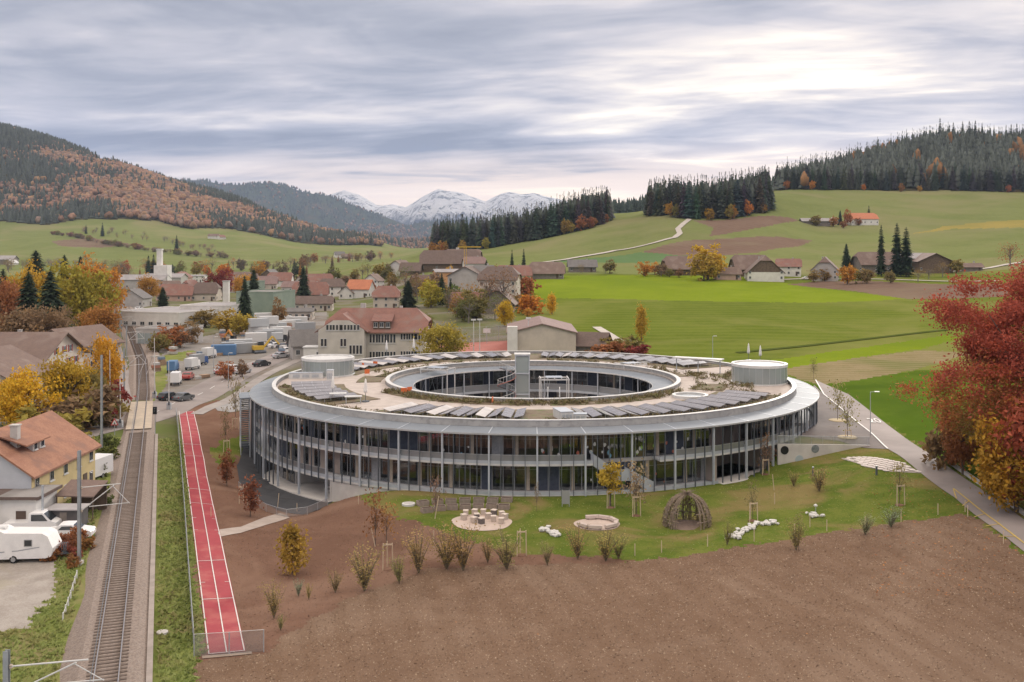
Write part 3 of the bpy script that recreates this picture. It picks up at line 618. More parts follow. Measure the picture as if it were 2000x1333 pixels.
for a_, b_, z_, y_ in ((8.4, 12.2, F2, 2.5), (14.2, 18.6, 2.5, F1)):
    st = MB(); slope_wall(st, a_, b_, z_, y_, 41.7, .1, 1.0, 4); sp(st, 'balustrade', [ZINCL], fs)
fl = MB(); flight(fl, 8.4, 12.2, F2-.1, 2.5, 41.72, 43.07, 11); flight(fl, 14.2, 18.6, 2.4, F1+.1, 41.72, 43.07, 11); sp(fl, 'flight_of_steps', [CONC], fs)
ld = MB(); P = [pol(41.72, 12.2, 2.3), pol(43.17, 12.2, 2.3), pol(43.17, 14.2, 2.3), pol(41.72, 14.2, 2.3)]; ld.hexa(P+[p+Vector((0, 0, .2)) for p in P]); sp(ld, 'landing', [CONC], fs)
# escape stair at the left edge
es = MB()
for a in (-77.2, -70.6):
    for r in (43.9, 45.2):
        p = pol(r, a, F0); es.tube([p, pol(r, a, CAN)], .07, 6)
es_o = sp(es, 'escape_stair', [ZINCL])
for k, (z0, z1) in enumerate(((F0, F1), (F1, F2), (F2, CAN-.5))):
    f = MB(); flight(f, -70.9, -76.5, z0+.1, z1, 43.95, 45.15, 14); sp(f, 'flight_of_steps', [FIN], es_o)
    lnd = MB(); P = [pol(43.9, -77.2, z1-.1), pol(45.2, -77.2, z1-.1), pol(45.2, -70.4, z1-.1), pol(43.9, -70.4, z1-.1)]
    if k < 2: lnd.ring(BC, [(45.15,z1-.2),(45.25,z1-.2),(45.25,z1+.05),(45.15,z1+.05)], -77.2, -70.5, 4); sp(lnd, 'landing_edge', [WHITE], es_o)
    rr_ = MB(); rr_.tube([pol(45.2, -70.7, z0+1.1), pol(45.2, -76.8, z1+1.0)], .035, 5); sp(rr_, 'hand_rail', [STEEL], es_o)
sp(MB().ring(BC, [(43.86,7.86),(45.35,7.86),(45.35,8.0),(43.86,8.03)], -77.6, -70.2, 4), 'stair_roof', [ZINC], es_o)
# ramp wall on the right with three round windows
rw = thing('ramp_wall', 'pale concrete retaining wall with round windows beside the right end of the school', 'wall', (34.4, 132.0, 0))
A, B = Vector((0, 0, 0)), Vector((12.6, 1.9, 0))
m = MB(); dv = B.normalized(); nv = Vector((dv.y, -dv.x, 0))
m.hexa([A-nv*.15+Vector((0,0,-.6)), A+nv*.15+Vector((0,0,-.6)), B+nv*.15+Vector((0,0,2.2)), B-nv*.15+Vector((0,0,2.2)), A-nv*.15+Vector((0,0,F2-.02)), A+nv*.15+Vector((0,0,F2-.02)), B+nv*.15+Vector((0,0,3.85)), B-nv*.15+Vector((0,0,3.85))])
m.build('wall_slab', [CONCL], rw)
blu = mat('porthole_pale', (.42,.50,.54), rough=.3); gry = mat('porthole_grey', (.16,.19,.20), (.24,.27,.28), scale=3, rough=.2)
for t, z, r, mm in ((.9, 3.55, .55, dk), (5.1, 3.6, .52, gry), (2.9, 2.3, .55, blu)):
    c = A+dv*t+nv*.16+Vector((0, 0, z)); MB().tube([c-nv*.04, c+nv*.03], r, 24).build('porthole', [mm], rw)
rm = MB(); 
for t in np.linspace(0, 12.4, 9):
    z = F2-.55*t/12.6; p = A+dv*float(t)+Vector((0, 0, z)); rm.tube([p, p+Vector((0, 0, 1.05))], .025, 5)
rm.tube([A+Vector((0,0,F2+1.05)), B+Vector((0,0,4.9))], .03, 5); rm.build('railing', [STEEL], rw)
MB().poly([A+Vector((0,0,F2)), B+Vector((0,0,3.87)), B+Vector((0,0,4.86)), A+Vector((0,0,F2+1.0))]).build('net_infill', [NET], rw)
# glass pavilions on the roof
def pavilion(cx_, cy_, r, z0, z1):
    n = 26
    cap = sp(MB().lathe([(r+.12, z1), (r+.12, z1+.42), (r-.3, z1+.42), (r-.35, z1+.2)], (cx_, cy_, 0), 48), 'glass_pavilion', [WHITE])
    w_ = 2*r*math.tan(math.pi/n)
    pm = MB().box((0, 0, 0), (w_-.03, .08, z1-z0), z0=True).mesh('glass_panel', [CHANNEL])
    mm = MB().box((0, 0, 0), (.05, .12, z1-z0), z0=True).mesh('glazing_bar', [STEEL])
    for k in range(n):
        t = 2*math.pi*k/n; link('glass_panel', pm, cap, (cx_+r*math.sin(t), cy_-r*math.cos(t), z0), t)
        t += math.pi/n; link('glazing_bar', mm, cap, (cx_+r*1.005*math.sin(t), cy_-r*1.005*math.cos(t), z0), t)
    sp(MB().lathe([(r-.9, z0), (r-.9, z1-.05)], (cx_, cy_, 0), 32), 'stair_core', [CONCL], cap)
    sp(MB().lathe([(r+.2, z0-.25), (r+.2, z0+.02)], (cx_, cy_, 0), 40), 'kerb_ring', [WHITE], cap)
pavilion(-30.7, 170, 4.25, 8.75, 11.1); pavilion(38.9, 160.2, 4.2, 8.75, 11.2)
# roof surfaces
sp(MB().ring(BC, [(23.4,8.5),(39.9,8.5),(39.9,8.56),(23.4,8.56)], 0, 360, 180), 'roof_path', [ROOFSUB])
def bed(a0, a1, r0, r1, n=None):
    n = n or max(3, int((a1-a0)/2))
    return sp(MB().ring(BC, [(r0,8.5),(r1,8.5),(r1-.15,8.66),(r0+.15,8.66)], a0, a1, n), 'planting_bed', [BED])
for a in ((-58, -2), (4, 42), (100, 128), (136, 176), (186, 228), (236, 262)): bed(a[0], a[1], 23.5, 26.2)
for a in ((-80, -47), (-34, 64), (118, 258)): bed(a[0], a[1], 29.6, 39.7)
bed(66, 80, 25.8, 30.5); bed(84, 104, 31, 36); bed(-100, -84, 24, 28)
def skylight(px, py, r):
    x, y = onz(px, py, 8.7); k = sp(MB().lathe([(r, 8.5), (r, 8.95), (r-.45, 8.95), (r-.45, 8.7)], (x, y, 0), 40), 'skylight', [WHITE])
    sp(MB().lathe([(r-.5, 8.6), (r-.5, 8.72)], (x, y, 0), 32), 'skylight_pane', [CHANNEL], k)
skylight(1348, 774, 2.55); skylight(1274, 706, 2.5)
# roof plants, one clump mesh in many places
def tuft_mesh(seed, n=60, r=.8, h=.6):
    g = np.random.default_rng(seed); V, Fc = [], []
    for k in range(n):
        p = g.normal(0, r*.45, 2); z = g.uniform(.02, h*(.6+.4*g.random())); d = g.normal(0, 1, 3)*.16; e = g.normal(0, 1, 3)*.10; i = len(V)
        c = np.array([p[0], p[1], z]); V += [c-d, c+e, c+d]; Fc.append((i, i+1, i+2))
    return np.array(V), np.array(Fc)
PLANTM = mat('roof_plants', (.19,.14,.08), (.14,.15,.05), scale=1.5, c3=(.26,.20,.12), s3=2.5, rough=1)
PV, PF = [], []; off = 0
for k in range(420):
    u = rng.random()
    a, r = (rng.uniform(-60, 60), rng.uniform(23.7, 26.0)) if u < .45 else ((rng.uniform(100, 262), rng.uniform(23.6, 29)) if u < .7 else ((rng.uniform(64, 106), rng.uniform(26, 36)) if u < .85 else (rng.uniform(-80, 64), rng.uniform(38.2, 39.6))))
    v, f = tuft_mesh(k, 26, .7, .5); p = pol(r, a, 8.62); PV.append(v+np.array(p)); PF.append(f+off); off += len(v)
roofpl = npmesh('roof_plants', np.concatenate(PV), np.concatenate(PF), PLANTM, kind='stuff', label='low autumn plants growing in the roof beds of the ring', category='plants')
# solar tables
sm_ = MB(); Lh, Wh = 3.1, .60
def sol_table(sgn):
    m = MB(); t = math.tan(R_(13))*sgn; P = []
    for zz in (0, .06):
        for x, y in ((-Wh, -Lh), (Wh, -Lh), (Wh, Lh), (-Wh, Lh)): P.append((x, y, .38+x*t+zz))
    m.hexa(P, 0)
    for y in np.linspace(-Lh, Lh, 5)[1:-1]: m.hexa([(-Wh, y-.015, .442-Wh*t), (Wh, y-.015, .442+Wh*t), (Wh, y+.015, .442+Wh*t), (-Wh, y+.015, .442-Wh*t), (-Wh, y-.015, .452-Wh*t), (Wh, y-.015, .452+Wh*t), (Wh, y+.015, .452+Wh*t), (-Wh, y+.015, .452-Wh*t)], 2)
    fr = MB()
    for x in (-Wh+.08, Wh-.08):
        for y in (-Lh+.3, 0, Lh-.3): fr.box((x, y, .0), (.05, .05, .36+x*t), z0=True)
    return m.mesh('panel_face', [SOLAR, SOLARB, ZINCL]), m.mesh('panel_face', [SOLARB, SOLARB, ZINCL]), fr.mesh('support_legs', [STEEL])
SOL = {1: sol_table(1), -1: sol_table(-1)}
secs = [(-80, -50, 31.2, 'solar panel in the cluster below the left glass pavilion', 'solar panels at the left end'),
        (-32, -2.5, 34.6, 'solar panel, front roof edge left of the white plant box', 'solar panels on the front left'),
        (7.5, 63, 34.6, 'solar panel, front roof edge right of the white plant box', 'solar panels on the front right'),
        (120, 176, 34.6, 'solar panel on the far roof edge right of the lift tower', 'solar panels at the back right'),
        (186, 250, 34.6, 'solar panel on the far roof edge left of the lift tower', 'solar panels at the back left')]
ORD = 'first second third fourth fifth sixth seventh eighth ninth tenth eleventh twelfth thirteenth fourteenth fifteenth sixteenth seventeenth eighteenth nineteenth twentieth twenty-first twenty-second twenty-third twenty-fourth twenty-fifth'.split()
for si, (a0, a1, r, lab, grp) in enumerate(secs):
    n = int((a1-a0)/2.32)
    for k in range(n):
        if False: continue
        a = a0+(k+.5)*(a1-a0)/n; sg = 1 if k % 2 else -1; p = pol(r+(3.4 if si == 0 else .2), a, 8.66)
        o = thing('solar_panel', lab if si > 2 else lab.replace('solar panel', ORD[k]+' solar panel from the left', 1), 'solar panel', p, R_(a)+ (R_(random.uniform(-1.5, 1.5))), grp)
        link('panel_face', SOL[sg][0 if (k % 4 != 0 or si in (0, 2)) else 1], o); link('support_legs', SOL[sg][2], o)
# courtyard
sp(MB().ring(BC, [(.01,F1-.3),(22.3,F1-.3),(22.3,F1-.01),(.01,F1-.01)], 0, 360, 72), 'courtyard_floor', [ROOFSUB])
sp(MB().ring(BC, [(19.3,F2-.4),(22.3,F2-.4),(22.3,F2-.01),(19.3,F2-.01)], 0, 360, 96), 'courtyard_gallery', [ZINCL])
inp = {k: panemesh(3.2, 2*math.pi*22.2*5/360, k) for k in (0, 1, 2)}
icol = MB().box((0, 0, 0), (.16, .16, 7.85-F1), z0=True).mesh('courtyard_column', [ZINCL])
irl = MB().ring((0, 0), [(19.42,1.0),(19.48,1.0),(19.48,1.05),(19.42,1.05)], -7.4, 7.4, 6).mesh('courtyard_railing', [STEEL])
irn = MB().ring((0, 0), [(19.44,.03),(19.46,.03),(19.46,.99),(19.44,.99)], -7.4, 7.4, 6).mesh('net_infill', [NET])
for i in range(24):
    a = i*15; spin('courtyard_column', icol, 19.2, a+7.5, F1)
    link('net_infill', irn, link('courtyard_railing', irl, school, (0, 0, F2), R_(a)))
    if 80 < a < 280:
        for j in (-1, 0, 1):
            for lev in (F2, F1):
                spin('window_pane', inp[[0, 0, 1, 0, 2, 0, 1][(i*3+j+int(lev)) % 7]], 22.2, a+j*5, lev+.01, rz=R_(a+j*5))
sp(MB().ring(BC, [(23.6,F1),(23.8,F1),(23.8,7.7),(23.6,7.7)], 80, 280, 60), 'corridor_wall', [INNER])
# lift tower and spiral stair
lx, ly = 1.8, 178.0
lt = thing('lift_tower', 'glass and steel lift tower rising above the courtyard roof edge', 'lift tower', (lx, ly, F1))
m = MB()
for x in (-1.2, 1.2):
    for y in (-1.1, 1.1): m.box((x, y, 0), (.16, .16, 10.2), z0=True)
for z in (3.4, 7.0, 10.1): m.box((0, 0, z), (2.6, 2.4, .2), z0=True)
m.build('tower_frame', [ZINCL], lt); MB().box((0, 0, .1), (2.2, 2.0, 9.9), z0=True).build('glass_shaft', [CHANNEL], lt)
MB().box((0, 0, 10.31), (2.8, 2.6, .18), z0=True).build('tower_roof', [WHITE], lt)
ss = thing('spiral_stair', 'steel spiral staircase with white railing in the ring courtyard', 'staircase', (-.9, 176.2, F1))
MB().tube([(0, 0, 0), (0, 0, 8.6)], .12, 8).build('centre_post', [STEEL], ss)
trd = MB().hexa([(.1,-.05,0),(1.6,-.28,0),(1.6,.28,0),(.1,.05,0),(.1,-.05,.06),(1.6,-.28,.06),(1.6,.28,.06),(.1,.05,.06)]).mesh('tread', [FIN])
for k in range(42): link('tread', trd, ss, (0, 0, .2+k*.19), k*R_(21))
hp = [(1.6*math.cos(k*R_(21)), 1.6*math.sin(k*R_(21)), 1.2+k*.19) for k in range(42)]
MB().tube(hp, .045, 5).build('hand_rail', [WHITE], ss)
bal = MB()
for k in range(0, 42): bal.tube([(hp[k][0], hp[k][1], hp[k][2]-1), hp[k]], .02, 4)
bal.build('balusters', [WHITE], ss)
MB().tube([(p[0], p[1], p[2]-1.0) for p in hp], .07, 5).build('stringer', [mat('red_oxide', (.45,.17,.13), rough=.6)], ss)
# steel pergola frames over the courtyard edge
def pergola(px, py, zr, rz, lab, wd=5.0, dp=3.2, base=F2):
    x, y = onz(px, py, zr); o = thing('steel_pergola', lab, 'pergola', (x, y, base), rz); h = zr-base
    for sx_ in (-1, 1):
        for sy_ in (-1, 1): MB().box((sx_*wd/2, sy_*dp/2, 0), (.14, .14, h), z0=True).build('post', [WHITE], o)
    m = MB()
    for sy_ in (-1, 1): m.box((0, sy_*dp/2, h), (wd+.3, .14, .2), z0=True)
    for x_ in np.linspace(-wd/2, wd/2, 5): m.box((float(x_), 0, h+.2), (.1, dp+.3, .14), z0=True)
    m.build('roof_beams', [WHITE], o)
    b = MB()
    for sy_ in (-1, 1): b.tube([(-wd/2, sy_*dp/2, .1), (-wd/2+1.4, sy_*dp/2, h)], .035, 5).tube([(-wd/2+1.4, sy_*dp/2, .1), (-wd/2, sy_*dp/2, h)], .035, 5)
    b.build('cross_brace', [STEEL], o)
    g = MB(); g.box((0, 0, h+.36), (wd*.6, dp*.8, .04), z0=True); g.build('roof_pane', [CHANNEL], o)
pergola(855, 722, 8.9, R_(-22), 'white steel pergola frame at the left of the ring courtyard', 5.0, 3.0)
pergola(1232, 713, 8.9, R_(25), 'white steel pergola frame at the back right of the ring courtyard', 4.6, 3.0)
pergola(1082, 741, 8.8, R_(3), 'white steel pergola frame near the front of the ring courtyard', 4.4, 3.0, F1)
for px, py in ((1070, 770), (1093, 770)):
    x, y = onz(px, py, 9.0); o = thing('bridge_rail', 'curved white rail hoop at the courtyard bridge, '+('left' if px < 1080 else 'right')+' one of the pair', 'rail', (x, y, 8.56))
    MB().tube([(0, -.6, 0), (0, -.62, 1.0), (0, -.4, 1.3), (0, 0, 1.42), (0, .4, 1.3), (0, .62, 1.0), (0, .6, 0)], .06, 6).build('hoop', [WHITE], o)
    MB().tube([(0, -.6, .5), (0, .6, .5)], .035, 5).build('cross_bar', [WHITE], o)
# white service boxes, benches and tables on the roof
def roofbox(px, py, lab, sx_, sy_, sz_, rz=0, name='vent_box'):
    x, y = onz(px, py, 8.6); o = thing(name, lab, 'box', (x, y, 8.57), rz)
    MB().box((0, 0, 0), (sx_, sy_, sz_), z0=True).build('box_body', [WHITE], o); MB().box((0, 0, sz_), (sx_+.12, sy_+.12, .08), z0=True).build('box_lid', [ZINCL], o)
    for k in (-1, 0, 1): MB().box((k*sx_*.28, -sy_/2-.02, sz_*.25), (sx_*.2, .04, sz_*.5), z0=True).build('vent_grille', [STEEL], o)
roofbox(1100, 818, 'white roof plant box standing on the front roof edge, left of its twin', 1.6, 3.4, 1.1, .25); roofbox(1128, 820, 'low white box at the front roof edge, right of the plant box', 2.2, 1.0, .75)
roofbox(598, 739, 'long white vent box in front of the left glass pavilion', 5.4, 1.0, .9, .08); roofbox(645, 744, 'tall narrow white vent box beside the left glass pavilion', 1.0, 1.0, 1.7)
ca = thing('roof_canopy', 'thin white canopy slab behind the right glass pavilion', 'canopy', (31.5, 172.5, 8.57), R_(-28))
MB().box((0, 0, 2.3), (8.5, 1.8, .2), z0=True).build('canopy_slab', [WHITE], ca)
for x in (-3.8, 0, 3.8): MB().box((x, 0, 0), (.14, .14, 2.3), z0=True).build('post', [STEEL], ca)
CANV = mat('canvas_white', (.80,.78,.75), (.72,.70,.68), scale=3, rough=.9)
pfold = MB().lathe([(.03, 2.62), (.09, 2.45), (.16, 1.9), (.23, 1.3), (.20, 1.05), (.05, 1.0)], n=10).mesh('folded_canvas', [CANV], True)
ppole = MB().tube([(0, 0, 0), (0, 0, 2.7)], .035, 6).mesh('pole', [FIN]); pbase = MB().lathe([(.45, 0), (.45, .1), (.1, .12)], n=12).mesh('base_plate', [FIN])
for px, py, lab in ((714, 785, 'closed white parasol on the left roof terrace, nearer the courtyard'), (650, 778, 'closed white parasol on the left roof terrace beside the solar panels'), (755, 697, 'closed white parasol at the far left roof edge before the old school'), (808, 693, 'closed white parasol at the far roof edge, second from the left'), (1462, 704, 'closed white parasol behind the right glass pavilion, left one'), (1485, 709, 'closed white parasol behind the right glass pavilion, right one')):
    x, y = onz(px, py, 8.57); o = thing('closed_parasol', lab, 'parasol', (x, y, 8.57), 0, 'closed parasols on the roof', 1.22)
    link('folded_canvas', pfold, o); link('pole', ppole, o); link('base_plate', pbase, o)
for px, py, lab in ((690, 788, 'white table on the left roof terrace, front one'), (660, 782, 'white table on the left roof terrace, back one')):
    x, y = onz(px, py, 8.57); o = thing('terrace_table', lab, 'table', (x, y, 8.57), .2, None, 1.3)
    MB().box((0, 0, .7), (1.8, .9, .06), z0=True).build('table_top', [WHITE], o)
    for sx_ in (-.75, .75):
        for sy_ in (-.35, .35): MB().box((sx_, sy_, 0), (.06, .06, .7), z0=True).build('leg', [STEEL], o)
ORG = mat('orange_plastic', (.75,.19,.06), (.65,.15,.05), scale=3, rough=.5)
for k, (px, py) in enumerate(((789, 771), (800, 769), (962, 789), (709, 720), (733, 717), (717, 733), (1139, 757), (1199, 753))):
    x, y = onz(px, py, 8.6) if py > 765 or k in (3, 4, 5) else onz(px, py, F2); z = 8.57 if (py > 765 or k in (3, 4, 5)) else F2
    o = thing('garden_screen', 'small orange panel standing among the roof plants' if z > 8 else 'small orange panel on the courtyard gallery', 'panel', (x, y, z), k*.7, 'orange panels on the roof' if z > 8 else 'orange panels on the gallery')
    MB().box((0, 0, .25), (.85, .05, .75), z0=True).build('panel', [ORG], o); MB().box((-.36, 0, 0), (.05, .05, .25), z0=True).box((.36, 0, 0), (.05, .05, .25), z0=True).build('feet', [STEEL], o)
# paper and plants stuck to the class room windows
DEC = [mat('paper_white', (.75,.74,.7), rough=.9), mat('paper_green', (.30,.48,.10), rough=.9), mat('paper_blue', (.20,.42,.55), rough=.9), mat('paper_red', (.55,.18,.12), rough=.9)]
for k in range(46):
    a = rng.uniform(-1, 27) if k < 36 else rng.uniform(-52, -4); z = F2+rng.uniform(.35, 1.9) if rng.random() < .75 else F1+rng.uniform(.4, 1.8)
    m = MB(); s_ = rng.uniform(.10, .24); mi = int(rng.choice([0, 0, 0, 1, 2, 3]))
    pts = [(s_*(.6+.5*rng.random())*math.cos(t), -.06, s_*1.4*(.6+.5*rng.random())*math.sin(t)) for t in np.linspace(0, 2*math.pi, 9)[:-1]]
    m.poly(pts); m.poly([(p[0], -.052, p[2]) for p in reversed(pts)])
    for i_ in range(8): m.poly([pts[i_], (pts[i_][0], -.052, pts[i_][2]), (pts[(i_+1) % 8][0], -.052, pts[(i_+1) % 8][2]), pts[(i_+1) % 8]])
    spin('window_sticker', m.mesh('window_sticker', [DEC[mi]]), 41.08, a, z)
# ------------------------------------------------------------------ roads, railway, running track
LINE = mat('white_paint', (.72,.71,.69), (.6,.59,.57), scale=3, rough=.7)
YLINE = mat('yellow_paint', (.62,.45,.12), (.5,.38,.12), scale=3, rough=.7)
strip('main_road', [(-130,124),(-100,131),(-78,139),(-66,149),(-61.5,165),(-60,190),(-58,245),(-56,300),(-58,360)], [8,8,8,8,8,8,7.5,7,6], ROADM, .06, 2, kind='structure')
strip('side_road', [(-66,168),(-75,196),(-104,266),(-131,330),(-170,420),(-225,560)], [4.5]*6, ROADM, .055, 4, kind='structure')
strip('footpath', [(-54.5,176),(-53.5,190),(-51,245),(-48,290)], 2.2, mat('path_asphalt', (.36,.33,.31), (.3,.27,.255), scale=.3, world_co=True, rough=.95), .075, 3, kind='structure')
for k in range(14):
    y = 166+k*7; x = np.interp(y, [165,190,245,300], [-61.5,-60,-58,-56])
    strip('lane_dash', [(x, y), (x+.08, y+3)], .16, LINE, .10, 3, sub=1, kind='structure')
rl_, rr2 = [(1593,743),(1609,771),(1698,844),(1734,878),(1791,919),(1864,973),(1925,1022),(1969,1054),(2060,1125)], [(1560,712),(1593,743),(1657,771),(1767,856),(1840,905),(1929,965),(2000,1016),(2080,1075)]
L_ = [G(*p, cut=False) for p in rl_]; Rr = [G(*p, cut=False) for p in reversed(rr2)]
patch('lane_road', [(p.x, p.y) for p in L_+Rr], ROADM, .07, 1.2, kind='structure')
strip('kerb_line', [(p.x, p.y) for p in L_[:4]], .2, LINE, .11, 2, sub=1, kind='structure')
yl = [G(*p, cut=False) for p in ((1862,956),(1890,978),(1930,1010),(1965,1036),(2010,1070))]
strip('yellow_edge_line', [(p.x, p.y) for p in yl], .16, YLINE, .11, 2, sub=1, kind='structure')
for a, b in (((1862,957),(1868,976)),((1893,980),(1880,990)),((1925,1005),(1903,1012)),((1950,1026),(1925,1030)),((1985,1050),(1950,1050))):
    p, q = G(*a, cut=False), G(*b, cut=False); strip('yellow_hatch', [(p.x, p.y), (q.x, q.y)], .12, YLINE, .11, 2, sub=1, kind='structure')
def flat_text(txt, c, size, rz, m_):
    cu = bpy.data.curves.new('speed_marking', 'FONT'); cu.body = txt; cu.size = size; cu.align_x = 'CENTER'; cu.align_y = 'CENTER'; cu.extrude = .004; cu.materials.append(m_)
    o = bpy.data.objects.new('speed_marking', cu); COL.objects.link(o); o.location = c; o.rotation_euler = (0, 0, rz); o['kind'] = 'structure'; return o
c = G(1708, 824, cut=False); t_ = flat_text('20', c+Vector((0, 0, .16)), 1.6, R_(-8), LINE); t_.scale = (1.1, 3.2, 1)
for poly, nm, mm, dz in ([[(1590,752),(1609,771),(1698,844),(1734,878),(1690,876),(1640,862),(1560,852),(1556,820),(1580,790)], 'school_court', ASPHW, .04],
                     [[(478,868),(462,910),(470,950),(520,985),(590,1006),(625,996),(655,975),(600,960),(560,940),(520,900),(495,860)], 'basement_court', ASPH, .05],
                     [[(424,1036),(470,1030),(515,1012),(548,1003),(566,1012),(520,1026),(470,1042),(428,1050)], 'gravel_path', mat('path_gravel', (.45,.385,.34), (.39,.33,.29), scale=.8, world_co=True, rough=1, bump=.3), .045],
                     [[(418,795),(425,785),(470,776),(520,772),(520,792),(500,800),(450,806),(425,803)], 'bike_court', mat('grey_paving', (.33,.32,.315), (.28,.27,.265), scale=.3, world_co=True, rough=.95), .045]):
    patch(nm, gpoly(poly), mm, dz, 1.5, kind='structure')
# pavers beside the lane
PAV = mat('pale_paver', (.66,.60,.56), (.58,.52,.49), scale=2, rough=.9, world_co=True)
pg = gpoly([(1642,895),(1700,893),(1730,898),(1765,905),(1800,925),(1740,922),(1690,913)])
terr = patch('paver_terrace', pg, mat('paver_bed', (.36,.32,.28), rough=1), .02, 1.0, kind='structure')
pvm = MB().prism([(.42*math.cos(t), .42*math.sin(t)) for t in np.linspace(0, 2*math.pi, 7)[:-1]], 0, .07).mesh('paver', [PAV])
xs_ = [p[0] for p in pg]; ys_ = [p[1] for p in pg]; k = 0; yy = min(ys_); r_ = 0
while yy < max(ys_):
    xx = min(xs_)+(.42 if r_ % 2 else 0)
    while xx < max(xs_):
        if inside(pg, np.array([xx]), np.array([yy]))[0] and k < 290 and random.random() < .93:
            link('paver', pvm, terr, (xx, yy, float(H(xx, yy))+.015), R_(30)); k += 1
        xx += .80
    yy += .72; r_ += 1
# railway
def track_x(Y): return float(np.interp(Y, [40,64.9,192.8,243.7,331,395,532,640,760], [-17.3,-25.9,-69.8,-88.5,-124,-151,-208,-255,-320]))
RZ_ = 2.2
def track_pts(y0, y1, off=0.0, step=3.0):
    out = []; Y = y0
    while True:
        a, b = Vector((track_x(Y-1), Y-1)), Vector((track_x(Y+1), Y+1)); d = (b-a).normalized(); p = Vector((track_x(Y), Y))+Vector((d.y, -d.x))*off
        zb = RZ_+(0 if Y < 182 else (float(H(track_x(Y), Y))+.62-RZ_)*min(1, (Y-182)/25))
        out.append((p.x, p.y, zb))
        if Y >= y1: break
        Y = min(Y+step, y1)
    return out
BALL = mat('ballast_stone', (.29,.232,.195), (.19,.15,.127), scale=5, rough=1, bump=1.0, bscale=14, world_co=True, c3=(.31,.27,.245), s3=9)
SLEEP = mat('sleeper_wood', (.155,.12,.10), (.115,.09,.075), scale=2.5, rough=.95)
RAILM = mat('rail_steel', (.20,.15,.125), (.26,.21,.18), scale=3, rough=.45, metal=.5); RAILT = mat('rail_head', (.55,.52,.5), rough=.25, metal=.9)
def sweep(prof, pts, mb, mi=0):
    k = len(mb.v); m = len(prof); n = len(pts)
    for i, p in enumerate(pts):
        a, b = Vector(pts[max(i-1, 0)][:2]), Vector(pts[min(i+1, n-1)][:2]); d = (b-a).normalized(); s_ = Vector((d.y, -d.x))
        for o_, z in prof: mb.v.append((p[0]+s_.x*o_, p[1]+s_.y*o_, p[2]+z))
    for i in range(n-1):
        for j in range(m):
            j2 = (j+1) % m; mb.f.append((k+i*m+j, k+i*m+j2, k+(i+1)*m+j2, k+(i+1)*m+j)); mb.m.append(mi)
    return mb
tp = track_pts(44, 640, 0, 4)
sweep([(-3.1,-.75),(-1.75,-.16),(1.75,-.16),(2.4,-.50),(2.4,-1.0),(-3.1,-1.2)], tp, MB()).build('ballast_bed', [BALL], kind='structure', fix=True)
rt = thing('railway_track', 'single railway track with steel rails on grey ballast along the left side', 'railway track', (0, 0, 0))
for s_ in (-1, 1): sweep([(-.07,-.15),(.07,-.15),(.035,0),(-.035,0)], track_pts(44, 640, s_*.7525, 4), MB()).build('rail', [RAILM], rt, fix=True); sweep([(-.034,.001),(.034,.001),(.03,.014),(-.03,.014)], track_pts(44, 640, s_*.7525, 4), MB()).build('rail_head', [RAILT], rt, fix=True)
slm = MB().box((0, 0, 0), (2.5, .26, .16)).mesh('sleeper', [SLEEP]); Y = 48
while Y < 153:
    p = track_pts(Y, Y)[0]; link('sleeper', slm, rt, (p[0], p[1], RZ_-.20+random.uniform(-.01, .01)), math.atan2(.345, 1)+random.uniform(-.012, .012)); Y += .615*.945
sf = MB(); Y = 184
while Y < 420:
    p = track_pts(Y, Y)[0]; sf.box((p[0], p[1], p[2]-.2), (2.5, .26, .16), math.atan2(.36, 1)); Y += .62
sf.build('far_sleepers', [SLEEP], rt, kind='stuff')
t2 = [(p[0]+min(4.2, max(0, (p[1]-215)*.06)), p[1], p[2]) for p in track_pts(215, 640, 0, 4)]
rt2 = thing('railway_siding', 'second railway track branching off beyond the level crossing', 'railway track', (0, 0, 0))
sweep([(-2.2,-.75),(-1.6,-.17),(1.7,-.17),(2.8,-.9)], t2, MB()).build('siding_bed', [BALL], rt2, fix=True)
for s_ in (-.75, .75): sweep([(s_-.07,-.15),(s_+.07,-.15),(s_+.035,0),(s_-.035,0)], t2, MB()).build('rail', [RAILM], rt2, fix=True)
sweep([(-.2,-.8),(.2,-.8),(.2,-.36),(-.2,-.36)], track_pts(44, 152, 2.62, 4), MB()).build('cable_duct', [mat('duct_concrete', (.34,.295,.265), (.27,.235,.21), scale=.8, rough=.95)], label='concrete cable duct running along the right of the track bed', category='cable duct', fix=True)
XPAN = mat('crossing_concrete', (.50,.42,.33), (.42,.36,.29), scale=1, rough=.9)
lc = thing('level_crossing', 'beige concrete level crossing panels between and beside the rails', 'level crossing', (0, 0, 0))
for k in range(9):
    y = 155+k*3.05
    for off, wd in ((-1.35, 1.0), (0, 1.3), (1.35, 1.0)):
        sweep([(off-wd/2,-.14),(off+wd/2,-.14),(off+wd/2,-.005),(off-wd/2,-.005)], track_pts(y, y+3.0, 0, 3), MB()).build('panel', [XPAN], lc, fix=True)
